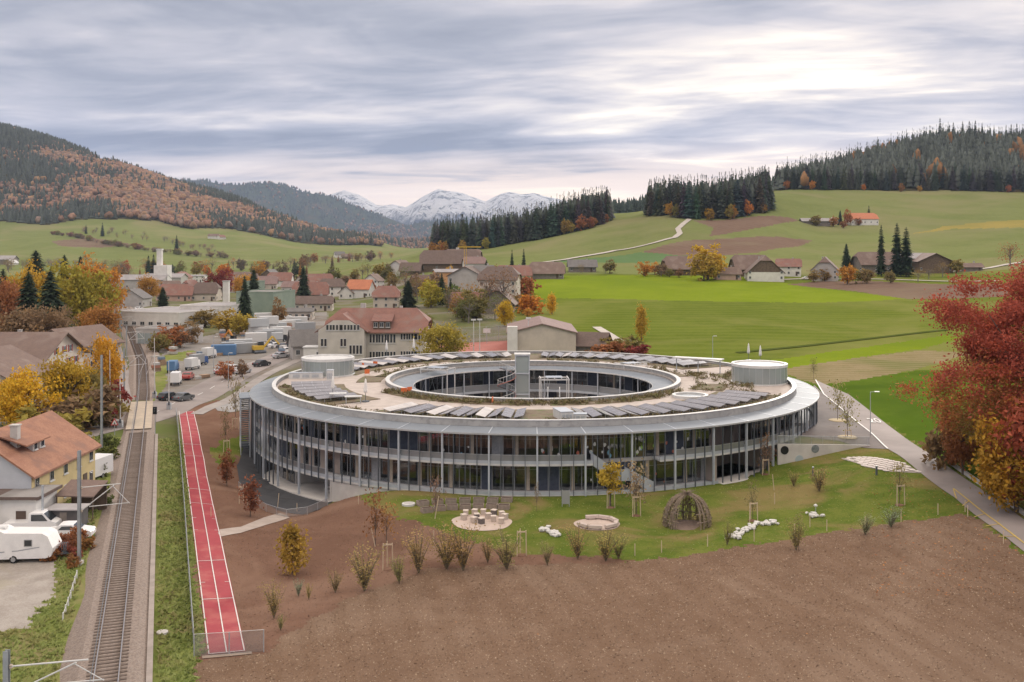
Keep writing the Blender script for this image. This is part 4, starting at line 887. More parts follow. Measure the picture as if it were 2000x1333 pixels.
# running track
TART = mat('red_tartan', (.36,.060,.072), (.31,.052,.064), scale=.5, rough=.9, world_co=True, bump=.1, bscale=30, c3=(.40,.11,.105), s3=.35)
na, fb = Vector(onz(443, 1277, 1.0)), Vector(onz(364, 805, 1.0)); dr = (fb-na).normalized(); sdv = Vector((dr.y, -dr.x)); LT = (fb-na).length
def tl(u, v): p = na+dr*u+sdv*v; return (p.x, p.y)
rtk = strip('running_track', [tl(0, 0), tl(LT, 0)], 2.62, TART, .05, 2, sub=4, kind='structure')
for v in (-1.22, 0, 1.22): strip('lane_line', [tl(.05, v), tl(LT-.05, v)], .085, LINE, .075, 2, sub=1, parent=rtk)
for u in (.1, 11.5, 22.5, 45, 52, 71, 80, LT-4, LT-.1): strip('cross_line', [tl(u, -1.2), tl(u, 1.2)], .09, LINE, .08, 1, sub=1, parent=rtk)
for u in (16, 33, 38, 60): 
    for v in (-1.0, 1.0): strip('start_mark', [tl(u, v-.2), tl(u, v+.2)], .08, LINE, .08, 1, sub=1, parent=rtk)
strip('track_edging', [tl(-.6, 0), tl(-.1, 0)], 3.4, mat('edging_gravel', (.34,.27,.22), (.28,.22,.18), scale=1.5, world_co=True, rough=1), .045, 1, kind='structure')
# fences
CHAIN = glassmat('chain_link', (.9,.9,.9), .95, .4, diff=(.20, (.42, .44, .46)))
def fence(name, label, pts, h, post=.04, step=2.5, net=True, railm=STEEL, postm=STEEL, rails=(1.0,)):
    L = [Vector(p) for p in pts]; o = thing(name, label, 'fence', (0, 0, 0)); pm = MB().tube([(0, 0, -.2), (0, 0, h)], post, 6).mesh('post', [postm])
    for i in range(len(L)-1):
        n = max(1, round((L[i+1]-L[i]).length/step))
        P = [L[i].lerp(L[i+1], k/n) for k in range(n+1)]; P = [Vector((p.x, p.y, float(H(p.x, p.y)))) for p in P]
        for k, p in enumerate(P):
            if k < n or i == len(L)-2: link('post', pm, o, p)
        for k in range(n):
            a, b = P[k], P[k+1]
            for f in rails: MB().tube([a+Vector((0, 0, h*f)), b+Vector((0, 0, h*f))], .022, 5).build('rail', [railm], o)
            if net: MB().poly([a+Vector((0, 0, .05)), b+Vector((0, 0, .05)), b+Vector((0, 0, h*.97)), a+Vector((0, 0, h*.97))]).build('wire_net', [CHAIN], o)
    return o
fp = [onz(x, y, 1.05) for x, y in ((378,1262),(372,1180),(364,1060),(355,930),(348,850),(344,812))]
fence('wire_fence', 'long grey wire fence between the rail verge and the red running track', fp, 1.25)
fence('end_fence', 'wire net fence with white top bar behind the near end of the running track', [onz(379,1286,1.0), onz(515,1272,1.0)], 1.6, .04, 2.4, railm=WHITE)
fence('court_fence', 'low wire fence round the dark basement court', [G(*p)[:2] for p in ((466,955),(485,978),(520,1000),(560,1011),(600,1006),(640,988))], .9, .03, 2.0)
fence('rope_fence', 'short white post fence on the grass left of the rails', [G(*p)[:2] for p in ((123,1215),(138,1170),(150,1130))], .7, .06, 1.9, net=False, railm=WHITE, postm=WHITE, rails=(.8,))
# masts with cantilevers
MASTM = mat('mast_steel', (.30,.32,.34), (.36,.38,.40), scale=1.5, rough=.55, metal=.3)
def mast(Y, off, h, label, arm=True, up=6.9, lo=5.4, base=None):
    p = Vector(track_pts(Y, Y, off)[0]); gz = float(H(p.x, p.y)); o = thing('rail_mast', label, 'mast', (p.x, p.y, gz), 0, 'masts along the railway')
    m = MB(); m.bb(-.13, .13, -.13, -.10, 0, h).bb(-.13, .13, .10, .13, 0, h).bb(-.012, .012, -.099, .099, 0, h); m.build('mast_post', [MASTM], o)
    MB().box((0, 0, 0), (.6, .6, .35), z0=True).build('footing', [CONC], o)
    if arm:
        sg = 1 if off < 0 else -1; rch = abs(off)+.9
        MB().tube([(sg*.15, 0, up), (sg*(rch-.8), .0, up+.35)], .045, 6).build('upper_arm', [WHITE], o)
        MB().tube([(sg*.15, 0, lo-.6), (sg*(rch-1.4), 0, up+.2)], .045, 6).build('diagonal_arm', [WHITE], o)
        MB().tube([(sg*(rch-1.5), 0, up+.15), (sg*rch, 0, lo+.1)], .03, 5).build('drop_arm', [WHITE], o)
        MB().tube([(sg*.9, 0, lo-.2), (sg*rch, 0, lo+.15)], .035, 5).build('steady_arm', [WHITE], o)
        for z in (up, lo-.6): MB().lathe([(.05, -.12), (.10, -.06), (.05, 0), (.10, .06), (.05, .12)], (sg*.22, 0, z), 8).build('insulator', [TIMB], o)
mast(92.3, -3.6, 10.2, 'grey catenary mast with white bracket beside the caravan yard')
mast(140.5, -4.4, 13.5, 'tall grey catenary mast left of the level crossing', False); mast(52.5, -4.0, 8.2, 'mast whose top shows at the lower left picture corner', True, 7.4, 6.6)
for Y, lb in ((196, 'first catenary mast beyond the level crossing'), (246, 'second catenary mast beyond the level crossing'), (300, 'third catenary mast beyond the level crossing'), (372, 'fourth catenary mast beyond the level crossing, near the station')): mast(Y, -3.4, 8.6, lb)
wr = MB()
for off, z in ((-.1, 5.45), (.1, 6.85)): wr.tube([(p[0], p[1], p[2]+z) for p in track_pts(46, 372, off, 8)], .013, 4, cap=False)
wr.build('contact_wire', [FIN], label='thin contact wires hung above the railway track', category='wire', kind='stuff')
def bar_post(px, py, toppx, label):
    p = G(px, py); o = thing('crossing_barrier', label, 'barrier', p, 0, 'raised level crossing barriers'); h = (py-toppx)/F*p.y
    MB().tube([(0, 0, .9), (-.05, 0, h)], [.09, .05], 6).build('boom', [WHITE], o); MB().box((0, 0, 0), (.7, .6, 1.1), z0=True).build('drive_box', [STEEL], o)
    MB().box((.1, -.3, .8), (.25, .2, .6), z0=True).build('counterweight', [FIN], o)
bar_post(235, 836, 735, 'raised white barrier boom left of the rails, nearest the house'); bar_post(302, 778, 660, 'raised white barrier boom right of the rails, far side'); bar_post(330, 800, 706, 'raised white barrier boom right of the rails beside the two cars'); bar_post(215, 800, 684, 'tall raised white barrier boom at the side road')
def post_sign(px, py, h, label, kind):
    p = G(px, py); o = thing('traffic_sign' if kind != 'signal' else 'rail_signal', label, 'sign' if kind != 'signal' else 'signal', p)
    MB().tube([(0, 0, 0), (0, 0, h)], .05, 6).build('post', [STEEL], o)
    if kind == 'tri':
        MB().poly([(-.62, -.06, h-.15), (.62, -.06, h-.15), (0, -.06, h+.95)]).poly([(.62, -.05, h-.15), (-.62, -.05, h-.15), (0, -.05, h+.95)]).build('sign_border', [mat('sign_red', (.5,.05,.05), rough=.5)], o)
        MB().poly([(-.42, -.075, h-.03), (.42, -.075, h-.03), (0, -.075, h+.7)]).build('sign_face', [WHITE], o)
        MB().box((0, -.085, h+.12), (.16, .01, .3)).build('sign_symbol', [FIN], o)
    elif kind == 'signal':
        MB().box((0, -.1, h-.9), (.55, .3, 1.1), z0=True).build('signal_head', [mat('signal_black', (.015,.015,.016), rough=.5)], o)
        for z in (-.6, -.25): MB().tube([(0, -.25, h+z+.2), (0, -.29, h+z+.2)], .1, 10).build('lamp', [FIN], o)
    elif kind == 'board':
        MB().box((0, -.05, h-1.2), (1.5, .06, 1.4), .5, z0=True).build('sign_face', [WHITE], o); MB().box((-.05, -.12, h-.9), (.9, .06, .45), .5, z0=True).build('sign_symbol', [mat('sign_red', (.5,.05,.05))], o)
    return o
post_sign(207, 815, 2.2, 'red bordered triangle warning sign on the side road corner', 'tri'); post_sign(224, 850, 1.6, 'small triangle warning sign near the crossing mast', 'tri')
post_sign(303, 848, 3.9, 'black railway signal on a post right of the level crossing', 'signal'); post_sign(147, 838, 3.0, 'white and red notice board beside the house hedge', 'board')
post_sign(212, 620, 4.2, 'black signal head beside the station track', 'signal')
# lamp posts
def lamp(px, py, top, label, arm=.9):
    p = G(px, py); h = (py-top)/F*p.y; o = thing('street_lamp', label, 'street lamp', p)
    MB().tube([(0, 0, 0), (0, 0, h)], [.075, .045], 8).build('pole', [STEEL], o); MB().tube([(0, 0, h), (arm, 0, h+.05)], .035, 6).build('arm', [STEEL], o)
    MB().box((arm, 0, h-.02), (.65, .28, .1), z0=True).build('lamp_head', [WHITE], o)
lamp(1700, 850, 766, 'grey street lamp on the green field side of the lane'); lamp(131, 826, 755, 'grey street lamp among the yellow trees behind the orange tiled house'); lamp(417, 730, 658, 'street lamp on the main road by the white trucks', .6)
lamp(1392, 735, 657, 'thin lamp post on the meadow beyond the ring school', .5); lamp(416+30, 760, 690, 'street lamp on the footpath beside the main road', .5)
# ------------------------------------------------------------------ vehicles
TYRE = mat('tyre', (.02,.02,.021), rough=.9); RIM = mat('wheel_rim', (.42,.43,.44), rough=.4, metal=.6); AUTOG = mat('car_glass', (.025,.03,.035), rough=.06, spec=.8)
LAMPW = mat('headlight_glass', (.7,.7,.68), rough=.15); LAMPR = mat('tail_light_red', (.4,.02,.02), rough=.2)
def paint_mat(nm, c): return mat(nm, c, rough=.28, spec=.6)
def wheel(o, x, y, r=.33, wd=.22):
    w_ = MB().tube([(x, y-wd/2, r), (x, y+wd/2, r)], r, 16).build('wheel', [TYRE], o); s_ = -1 if y < 0 else 1
    MB().tube([(x, y+s_*(wd/2+.001), r), (x, y+s_*(wd/2+.015), r)], r*.62, 12).build('rim', [RIM], w_)
def profile_body(o, prof, wd, m_, tum=.12, zsh=1.0, name='body'):
    n = len(prof); V_ = []; mb = MB()
    for s_ in (-1, 1):
        for x, z in prof: V_.append((x, s_*(wd/2-(tum*(z-zsh) if z > zsh else 0)), z))
    mb.v = V_; mb.f = [tuple(range(n)), tuple(reversed(range(n, 2*n)))]+[(i, n+i, n+(i+1) % n, (i+1) % n) for i in range(n)]; mb.m = [0]*len(mb.f)
    return mb.build(name, [m_], o, fix=True)
def car(loc, rz, m_, label, group=None, L=4.3, H_=1.45, wag=False):
    o = thing('parked_car' if group else 'car', label, 'car', loc, rz, group); h = L/2
    pr = [(-h,.35),(-h,.75),(-h+.12,.92),(-h+.35 if wag else -h+.75,.98),(-h+.55 if wag else -h+1.25,H_-.03),(-h+1.2 if wag else -h+1.7,H_),(.35,H_-.02),(1.05,.98),(h-.15,.82),(h,.62),(h,.3),(h-.5,.22),(-h+.5,.22)]
    profile_body(o, pr, 1.78, m_)
    xb = -h+.62 if wag else -h+1.2
    for s_ in (-1, 1):
        yy = lambda z: s_*(.89-.12*max(0, z-1.0)+.012)
        MB().poly([(xb, yy(1.0), 1.0), (.85, yy(1.0), 1.0), (.28, yy(H_-.12), H_-.12), (xb+.35, yy(H_-.12), H_-.12)][::-s_]).build('side_window', [AUTOG], o)
    MB().poly([(.42, -.68, H_-.06), (.42, .68, H_-.06), (1.04, .78, 1.01), (1.04, -.78, 1.01)][::-1]).build('windscreen', [AUTOG], o).location = (.03, 0, .02)
    MB().poly([(xb-.02, -.68, H_-.1), (xb-.02, .68, H_-.1), (xb-.36 if not wag else xb-.15, .78, 1.02), (xb-.36 if not wag else xb-.15, -.78, 1.02)]).build('rear_window', [AUTOG], o).location = (-.04, 0, .02)
    for x in (-h+.78, h-.82):
        for y in (-.8, .8): wheel(o, x, y)
    for s_ in (-1, 1):
        MB().box((h-.02, s_*.62, .66), (.08, .34, .14)).build('headlight', [LAMPW], o); MB().box((-h+.02, s_*.68, .78), (.08, .26, .16)).build('tail_light', [LAMPR], o)
    return o
PW, PG, PD, PR, PB, PS = paint_mat('paint_white', (.78,.78,.78)), paint_mat('paint_grey', (.14,.15,.16)), paint_mat('paint_dark', (.03,.033,.038)), paint_mat('paint_red', (.35,.06,.05)), paint_mat('paint_blue', (.06,.12,.3)), paint_mat('paint_silver', (.45,.46,.48))
def gc(px, py, rz, m_, lab, **k): p = G(px, py); p.z += .07; return car(p, rz, m_, lab, **k)
gc(330, 782, R_(62), PD, 'dark car on the main road, left one of the two by the crossing', wag=True); gc(358, 783, R_(68), PG, 'grey car on the main road, right one of the two by the crossing')
cw = gc(138, 1052, R_(8), PW, 'white car parked behind the caravan next to the dark shed')
# van cab
p = G(66, 1040); v = thing('white_van', 'white pickup van parked behind the caravan roof', 'van', p, R_(4))
profile_body(v, [(-2.6,.5),(-2.6,1.15),(-.2,1.2),(-.15,2.05),(.1,2.12),(1.2,2.1),(1.95,1.35),(2.5,1.15),(2.55,.45),(2.0,.3),(-2.3,.4)], 1.95, PW, .1, 1.3)
MB().poly([(1.25, -.82, 2.04), (1.25, .82, 2.04), (1.95, .9, 1.38), (1.95, -.9, 1.38)][::-1]).build('windscreen', [AUTOG], v).location = (.03, 0, .02)
for s_ in (-1, 1): MB().poly([(.1, s_*.925, 1.35), (1.7, s_*.955, 1.35), (1.15, s_*.90, 1.98), (.1, s_*.90, 1.98)][::-s_]).build('side_window', [AUTOG], v).location = (0, s_*.06, 0)
for x in (-1.7, 1.75):
    for y in (-.85, .85): wheel(v, x, y, .36)
# caravan
CARV = mat('caravan_skin', (.80,.79,.78), (.74,.73,.72), scale=1.5, rough=.4)
p = Vector((-46.0, 92.6, float(H(-46.0, 92.6)))); cv = thing('caravan', 'long white caravan with grey swoosh parked on the gravel yard', 'caravan', p, R_(4))
profile_body(cv, [(-4.2,.45),(-4.2,1.5),(-3.9,2.6),(-3.3,2.85),(-.2,2.95),(.3,2.70),(3.6,2.62),(4.1,2.35),(4.55,1.3),(4.4,.55),(3.9,.4),(-3.8,.35)], 2.3, CARV, .02, 1.2)
for x in (1.1, -1.0): wheel(cv, x, -1.05, .34); 
wheel(cv, 1.1, 1.05, .34)
for x0, x1, z0, z1 in ((-2.7,-1.2,1.35,2.05),(2.05,2.75,1.5,2.1),(-3.9,-3.3,1.35,2.0)):
    f = MB().bb(x0, x1, -1.175, -1.155, z0, z1).build('window', [mat('grey_rubber', (.28,.28,.28))], cv); MB().bb(x0+.06, x1-.06, -1.19, -1.177, z0+.06, z1-.06).build('pane', [AUTOG], f)
dmk = mat('swoosh_grey', (.35,.36,.38), rough=.5)
sw = MB(); pts = [(-2.4, .85), (-.5, .98), (1.5, 1.12), (3.4, 1.42)]
for i in range(3): sw.poly([(pts[i][0], -1.158, pts[i][1]-.05), (pts[i+1][0], -1.158, pts[i+1][1]-.04), (pts[i+1][0], -1.158, pts[i+1][1]+.04), (pts[i][0], -1.158, pts[i][1]+.05)])
sw.build('side_stripe', [dmk], cv)
MB().bb(.35, 1.0, -1.162, -1.156, .55, 2.15).build('door', [CARV], cv); MB().bb(-.6, .1, -.4, .3, 2.9, 3.05).build('roof_hatch', [WHITE], cv)
MB().beam((4.3, 0, .55), (5.9, 0, .5), .12, .1).beam((4.3, -.6, .55), (5.5, 0, .5), .08, .08).beam((4.3, .6, .55), (5.5, 0, .5), .08, .08).build('tow_bar', [FIN], cv)
bk = thing('bicycle_rack', 'black tubular rack on the front of the caravan tow bar', 'rack', p+Vector((5.0, .45, .55)), R_(4))
for k in range(3): MB().tube([(.18*k, .42*math.cos(t), .5+.42*math.sin(t)) for t in np.linspace(0, 2*math.pi, 13)], .03, 5).build('hoop', [FIN], bk)
MB().box((.18, 0, 0), (.5, .1, .12), z0=True).build('mount', [FIN], bk)
def lorry(loc, rz, m_cab, m_box, label, L=6.0, hb=2.6):
    o = thing('lorry', label, 'lorry', loc, rz, 'lorries on the works yard', .74)
    MB().box((-.7, 0, .9), (L-1.8, 2.3, hb), z0=True).build('cargo_box', [m_box], o); MB().box((0, 0, .55), (L, .9, .3), z0=True).build('chassis', [FIN], o)
    profile_body(o, [(L/2-1.6,.5),(L/2-1.6,2.5),(L/2-1.3,2.7),(L/2-.3,2.65),(L/2,1.6),(L/2,.5)], 2.2, m_cab, .05, 1.4, 'cab')
    MB().poly([(L/2-.28, -.95, 2.55), (L/2-.28, .95, 2.55), (L/2+.0, 1.0, 1.65), (L/2+.0, -1.0, 1.65)][::-1]).build('windscreen', [AUTOG], o).location = (.03, 0, .01)
    for x in (-L/2+1.0, L/2-1.0):
        for y in (-1.0, 1.0): wheel(o, x, y, .48, .28)
# ------------------------------------------------------------------ buildings
def tilemat(nm, c1, c2, sc=3.0, c3=None):
    if nm in MATS: return MATS[nm]
    m = bpy.data.materials.new(nm); m.use_nodes = True; t = NT(m.node_tree); MATS[nm] = m
    co = t.n('ShaderNodeTexCoord').outputs['Object']; sp_ = t.n('ShaderNodeSeparateXYZ', {0: co})
    nz = t.n('ShaderNodeTexNoise', {'Vector': co, 'Scale': .7, 'Detail': 6.0, 'Roughness': .7}).outputs[0]
    nf = t.n('ShaderNodeTexNoise', {'Vector': co, 'Scale': 5.0, 'Detail': 3.0, 'Roughness': .6}).outputs[0]
    col = t.mix(t.sstep(t.m('ADD', t.m('MULTIPLY', nz, .6), t.m('MULTIPLY', nf, .4)), .38, .62), C4(c1), C4(c2))
    if c3: col = t.mix(t.sstep(t.n('ShaderNodeTexNoise', {'Vector': co, 'Scale': .35, 'Detail': 4.0}).outputs[0], .5, .7), col, C4(c3))
    rows = t.m('FRACT', t.m('MULTIPLY', sp_.outputs[2], 4.2)); cols = t.m('FRACT', t.m('MULTIPLY', t.m('ADD', sp_.outputs[0], sp_.outputs[1]), 3.3))
    hgt = t.m('ADD', rows, t.m('MULTIPLY', t.m('ABSOLUTE', t.m('SUBTRACT', cols, .5)), .8))
    b = t.n('ShaderNodeBsdfPrincipled', {'Base Color': col, 'Roughness': .85, 'Specular IOR Level': .2})
    t.t.links.new(t.n('ShaderNodeBump', {'Height': hgt, 'Strength': .5, 'Distance': .04}).outputs[0], b.inputs['Normal'])
    t.n('ShaderNodeOutputMaterial', {0: b.outputs[0]}); return m
RED = tilemat('red_tiles', (.275,.145,.115), (.21,.115,.098), c3=(.25,.17,.145)); ORNG = tilemat('orange_tiles', (.36,.19,.125), (.28,.14,.095), c3=(.25,.14,.105))
BRN = tilemat('brown_tiles', (.215,.155,.13), (.165,.12,.105), c3=(.24,.185,.16)); DBR = tilemat('dark_brown_tiles', (.13,.098,.086), (.175,.13,.112)); GRYR = tilemat('grey_slates', (.20,.19,.185), (.155,.148,.145))
PNK = tilemat('pinkish_tiles', (.27,.19,.175), (.215,.15,.14)); BRT = tilemat('bright_orange_tiles', (.52,.21,.12), (.43,.17,.10))
WH = mat('white_render', (.72,.70,.67), (.64,.62,.59), scale=.5, rough=.9); BEI = mat('beige_render', (.58,.51,.44), (.51,.45,.39), scale=.5, rough=.9); GRW = mat('grey_render', (.45,.43,.41), (.39,.37,.35), scale=.4, rough=.9)
YEL = mat('yellow_render', (.60,.48,.25), (.52,.42,.22), scale=.5, rough=.9); BLW = mat('bluish_render', (.55,.57,.60), (.49,.51,.54), scale=.4, rough=.9); TIM = mat('dark_timber', (.12,.085,.065), (.17,.125,.095), scale=1.5, rough=.9)
TIMG = mat('grey_timber', (.25,.215,.19), (.19,.165,.148), scale=1.2, rough=.9); OCH = mat('scaffold_orange', (.62,.35,.17), (.55,.30,.15), scale=.8, rough=.9); PINKW = mat('pink_render', (.55,.38,.32), (.48,.33,.28), scale=.6, rough=.9)
GREENW = mat('green_cladding', (.25,.31,.245), (.215,.275,.22), scale=.3, rough=.7); DGL = mat('house_glass', (.035,.04,.048), rough=.08, spec=.7); SHUT = mat('red_shutter', (.30,.06,.05), rough=.8); SHUTG = mat('dark_shutter', (.10,.07,.055), rough=.8)
FLATR = mat('flat_roof_gravel', (.27,.255,.245), (.21,.2,.19), scale=.4, rough=1); SHEET = mat('roof_sheet', (.36,.34,.34), (.29,.275,.275), scale=.3, rough=.7)
_wm = {}
def winmesh(w, h, shut=None, bars=True):
    k = (round(w, 2), round(h, 2), shut.name if shut else 0, bars)
    if k not in _wm:
        m = MB(); m.box((0, -.02, 0), (w, .05, h), mi=0)
        if bars:
            for s_ in (-1, 1): m.box((s_*w*.235, -.05, 0), (w*.40, .02, h*.86), mi=1)
        else: m.box((0, -.05, 0), (w*.86, .02, h*.86), mi=1)
        m.box((0, -.05, -h/2-.06), (w+.2, .16, .08), mi=0)
        if shut:
            for s_ in (-1, 1): m.box((s_*(w*.5+w*.24), -.04, 0), (w*.42, .05, h), mi=2)
        _wm[k] = m.mesh('window', [WHITE, DGL]+([shut] if shut else []))
    return _wm[k]
def wins(o, side, w, d, n, zs, ww=1.0, wh=1.3, shut=None, x0=None, x1=None, bars=True):
    """windows in rows on one wall of a w by d body; side f,b,l,r"""
    L = w if side in 'fb' else d; a0 = -L/2+1.2 if x0 is None else x0; a1 = L/2-1.2 if x1 is None else x1
    for z in zs:
        for k in range(n):
            t = (a0+a1)/2 if n == 1 else a0+(a1-a0)*k/(n-1)
            loc, r = {'f': ((t, -d/2, z), 0), 'b': ((-t, d/2, z), math.pi), 'r': ((w/2, t, z), math.pi/2), 'l': ((-w/2, -t, z), -math.pi/2)}[side]
            link('window', winmesh(ww, wh, shut, bars), o, loc, r)
def roof_shell(w, d, ez, rz, over=.6, jerk=0.0, t=.22, eo=None):
    eo = over if eo is None else eo; sl = (rz-ez)/(d/2); X, Y = w/2+eo, d/2+over; e = ez-over*sl; j = jerk
    rx = X-j*d*.42; hz = rz-(rz-e)*j
    if j > 0: top = [(-X,-Y,e),(X,-Y,e),(X,-Y*j,hz),(X,Y*j,hz),(X,Y,e),(-X,Y,e),(-X,Y*j,hz),(-X,-Y*j,hz),(-rx,0,rz),(rx,0,rz)]; F_ = [(0,1,2,9,8,7),(4,5,6,8,9,3),(2,3,9),(6,7,8)]; lp = [0,1,2,3,4,5,6,7]
    else: top = [(-X,-Y,e),(X,-Y,e),(X,0,rz),(X,Y,e),(-X,Y,e),(-X,0,rz)]; F_ = [(0,1,2,5),(3,4,5,2)]; lp = [0,1,2,3,4,5]
    n = len(top); m = MB(); m.v = top+[(a, b, c-t) for a, b, c in top]; m.f = list(F_)+[tuple(n+i for i in reversed(f)) for f in F_]
    for i in range(len(lp)): a, b = lp[i], lp[(i+1) % len(lp)]; m.f.append((b, a, n+a, n+b))
    m.m = [0]*len(m.f); return m
def house(label, loc, w, d, eave, ridge, rz=0, wall=WH, roof=BRN, jerk=0.0, over=.7, chim=1, fw=(3, (1.5, 4.2)), sw=(2, (1.5, 4.2)), shut=None, name='house', cat='house', door=True, ww=1.0, wh=1.25, gmat=None, sides='flr', group=None, base=1.5):
    o = thing(name, label, cat, loc, R_(rz), group); sl = (ridge-eave)/(d/2); j = jerk
    gz = ridge-(ridge-eave)*j-.12; gy = d/2*j
    m = MB(); x, y = w/2, d/2
    m.bb(-x, x, -y, y, -base, eave-.1, 0)
    o_w = m.build('wall', [wall], o)
    for s_ in (-1, 1):
        g = MB(); P = [(s_*x, -y, eave-.1), (s_*x, y, eave-.1), (s_*x, gy, gz), (s_*x, -gy, gz)] if j > 0 else [(s_*x, -y, eave-.1), (s_*x, y, eave-.1), (s_*x, 0, gz)]
        Q_ = [(p[0]-s_*.25, p[1], p[2]) for p in P]; n = len(P); k = len(g.v); g.v += P+Q_; g.f += [tuple(range(k, k+n)), tuple(reversed(range(k+n, k+2*n)))]+[(k+i, k+n+i, k+n+(i+1) % n, k+(i+1) % n) for i in range(n)]; g.m += [0]*(n+2)
        g.build('gable', [gmat or wall], o, fix=True)
    r = roof_shell(w, d, eave, ridge, over, jerk).build('roof', [roof], o, fix=True)
    for k in range(chim):
        cx_ = w*(-.22+.44*k/max(1, chim-1)) if chim > 1 else w*.18
        MB().box((cx_, d*.12, ridge-d*.12*sl-.6), (.7, .7, 1.9), z0=True).box((cx_, d*.12, ridge-d*.12*sl+1.3), (.85, .85, .1), z0=True).build('chimney', [GRW], r)
    if fw: wins(o, 'f', w, d, fw[0], fw[1], ww, wh, shut)
    if sw:
        for s_ in 'lr': wins(o, s_, w, d, sw[0], sw[1], ww, wh, shut)
    if door: MB().box((w*.32, -d/2-.03, 0), (1.0, .08, 2.1), z0=True).build('door', [SHUTG], o)
    return o
def gl(px, py, back=0.0):
    p = G(px, py); k = (p.y+back)/p.y; x, y = p.x*k, p.y+back; return Vector((x, y, float(H(x, y))))
def yl_(px, Y): x = (px-1000)/F*Y; return Vector((x, Y, float(H(x, Y, False))))
# --- orange tiled house, annex and sheds at the left
h1 = house('yellow house with orange tiled roof and dormer beside the railway', Vector((-54.9, 113, 1.55)), 16, 10.8, 5.1, 8.85, 90, YEL, ORNG, 0, .55, 0, (5, (1.35, 3.9)), None, name='tiled_house', ww=.95, wh=1.35)
for c in h1.children:
    if c.name.startswith('gable'): c.data.materials[0] = BLW
MB().bb(-8.03, -8.01, -5.38, 5.38, -1, 5.0).build('end_wall', [BLW], h1)
rf = [c for c in h1.children if c.name.startswith('roof')][0]
MB().box((-4.9, -2.2, 6.4), (.75, .75, 3.0), z0=True).box((-4.9, -2.2, 9.4), (.95, .95, .12), z0=True).build('chimney', [CONC], rf); MB().box((1, 3.0, 7.0), (.8, .8, 2.2), z0=True).build('chimney', [CONC], rf)
dm = MB()
for x in (-3.2, -1.6): dm.bb(x-.55, x+.55, -3.55, -1.2, 6.2, 7.55)
dm.build('dormer', [WH], rf); MB().hexa([(-6.1,-4.0,7.35),(-.6,-4.0,7.35),(-.6,.2,8.75),(-6.1,.2,8.75),(-6.1,-4.0,7.5),(-.6,-4.0,7.5),(-.6,.2,8.9),(-6.1,.2,8.9)]).build('dormer_roof', [ORNG], rf)
for x in (-3.2, -1.6): link('dormer_window', winmesh(.75, .8), rf, (x, -3.56, 6.95))
an = thing('annex', 'white flat roofed annex with dark roof in front of the orange tiled house', 'annex', (-54.8, 104.2, 1.5))
MB().bb(-8, 7.2, -2.3, 2.4, -.5, 3.2).build('wall', [WH], an); MB().bb(-8.4, 7.7, -2.8, 2.6, 3.2, 3.5).build('roof', [DBR], an)
MB().poly([(3.5, -2.75, 3.505), (7.6, -2.75, 3.505), (7.6, 2.5, 3.505), (3.5, 2.5, 3.505)]).build('roof_felt', [FLATR], an)
link('window', winmesh(1.8, 1.5), an, (2.1, -2.31, 1.7)); MB().bb(5.2, 6.2, -2.36, -2.31, -.4, 2.0).build('door', [SHUTG], an); MB().bb(-6, -4.6, -2.36, -2.31, .6, 2.2).build('garage_door', [WH], an)
MB().tube([(7.9, -2.4, 0), (7.9, -2.4, 4.6)], .12, 8).build('flue_pipe', [STEEL], an)
cpo = thing('carport', 'brown roofed carport between the annex and the rail mast', 'carport', (-45.4, 107.6, 1.5), 0, None, (.62, .75, 1))
MB().hexa([(-3.2,-2.6,2.5),(3.2,-2.6,2.4),(3.2,2.6,3.2),(-3.2,2.6,3.3),(-3.2,-2.6,2.62),(3.2,-2.6,2.52),(3.2,2.6,3.32),(-3.2,2.6,3.42)]).build('roof', [BRN], cpo)
for x in (-3, 3):
    for y in (-2.4, 2.4): MB().box((x, y, 0), (.14, .14, 2.45), z0=True).build('post', [TIM], cpo)
MB().bb(-3, 3, 2.45, 2.55, 0, 3.1).build('back_wall', [TIM], cpo)
shd = thing('garden_shed', 'dark grey shed with flat grey roof in front of the carport', 'shed', (-45.0, 103.2, 1.5), 0, None, (.68, .8, 1))
MB().bb(-2.4, 2.4, -1.3, 1.3, 0, 2.0).build('wall', [mat('shed_dark', (.09,.085,.085), (.12,.11,.11), scale=1)], shd); MB().bb(-2.7, 2.7, -1.6, 1.6, 2.0, 2.12).build('roof', [SHEET], shd); MB().bb(-.5, .5, -1.34, -1.3, 0, 1.8).build('door', [TIMG], shd)
# --- beige apartment houses
hA = house('large beige apartment house with wide brown gable roof behind yellow trees', Vector((-110, 209, 2.0)), 36, 20, 5.6, 10.4, 0, BEI, BRN, 0, 1.0, 2, (8, (1.5, 4.0)), None, name='apartment_house', ww=1.2, wh=1.3)
for z, ys in ((1.4, (-7, -4, 2)), (4.2, (-6.5, -3.5, 2.5, 6)), (6.8, (-3.2, .5, 3.2))):
    for y in ys: link('window', winmesh(1.1, 1.4, SHUT), hA, (18, y, z), math.pi/2)
for x, y in ((-3, -4.5), (-8, -6), (-12, -3)): MB().box((x, y, 10.4-abs(y)*.48-.1), (.9, 1.3, .3), z0=True).build('roof_light', [WHITE], hA)
hB = house('beige apartment house with brown gable front, left of the larger one', Vector((-97.5, 189, 2.0)), 16, 17, 4.6, 8.9, 90, BEI, BRN, 0, 1.1, 1, (3, (1.5, 3.9)), None, name='apartment_house', ww=1.1, wh=1.3)
for z in (1.5, 4.0):
    for y in (-5, -1.8, 2, 5): link('window', winmesh(1.1, 1.4, SHUTG), hB, (-8, y, z), -math.pi/2)
house('beige house with brown roof behind the apartment house, roof lights on its slope', Vector((-99, 232, 2.2)), 14, 12, 6, 9.5, 70, BEI, BRN, 0, .8, 0, (4, (1.5, 4.0)))
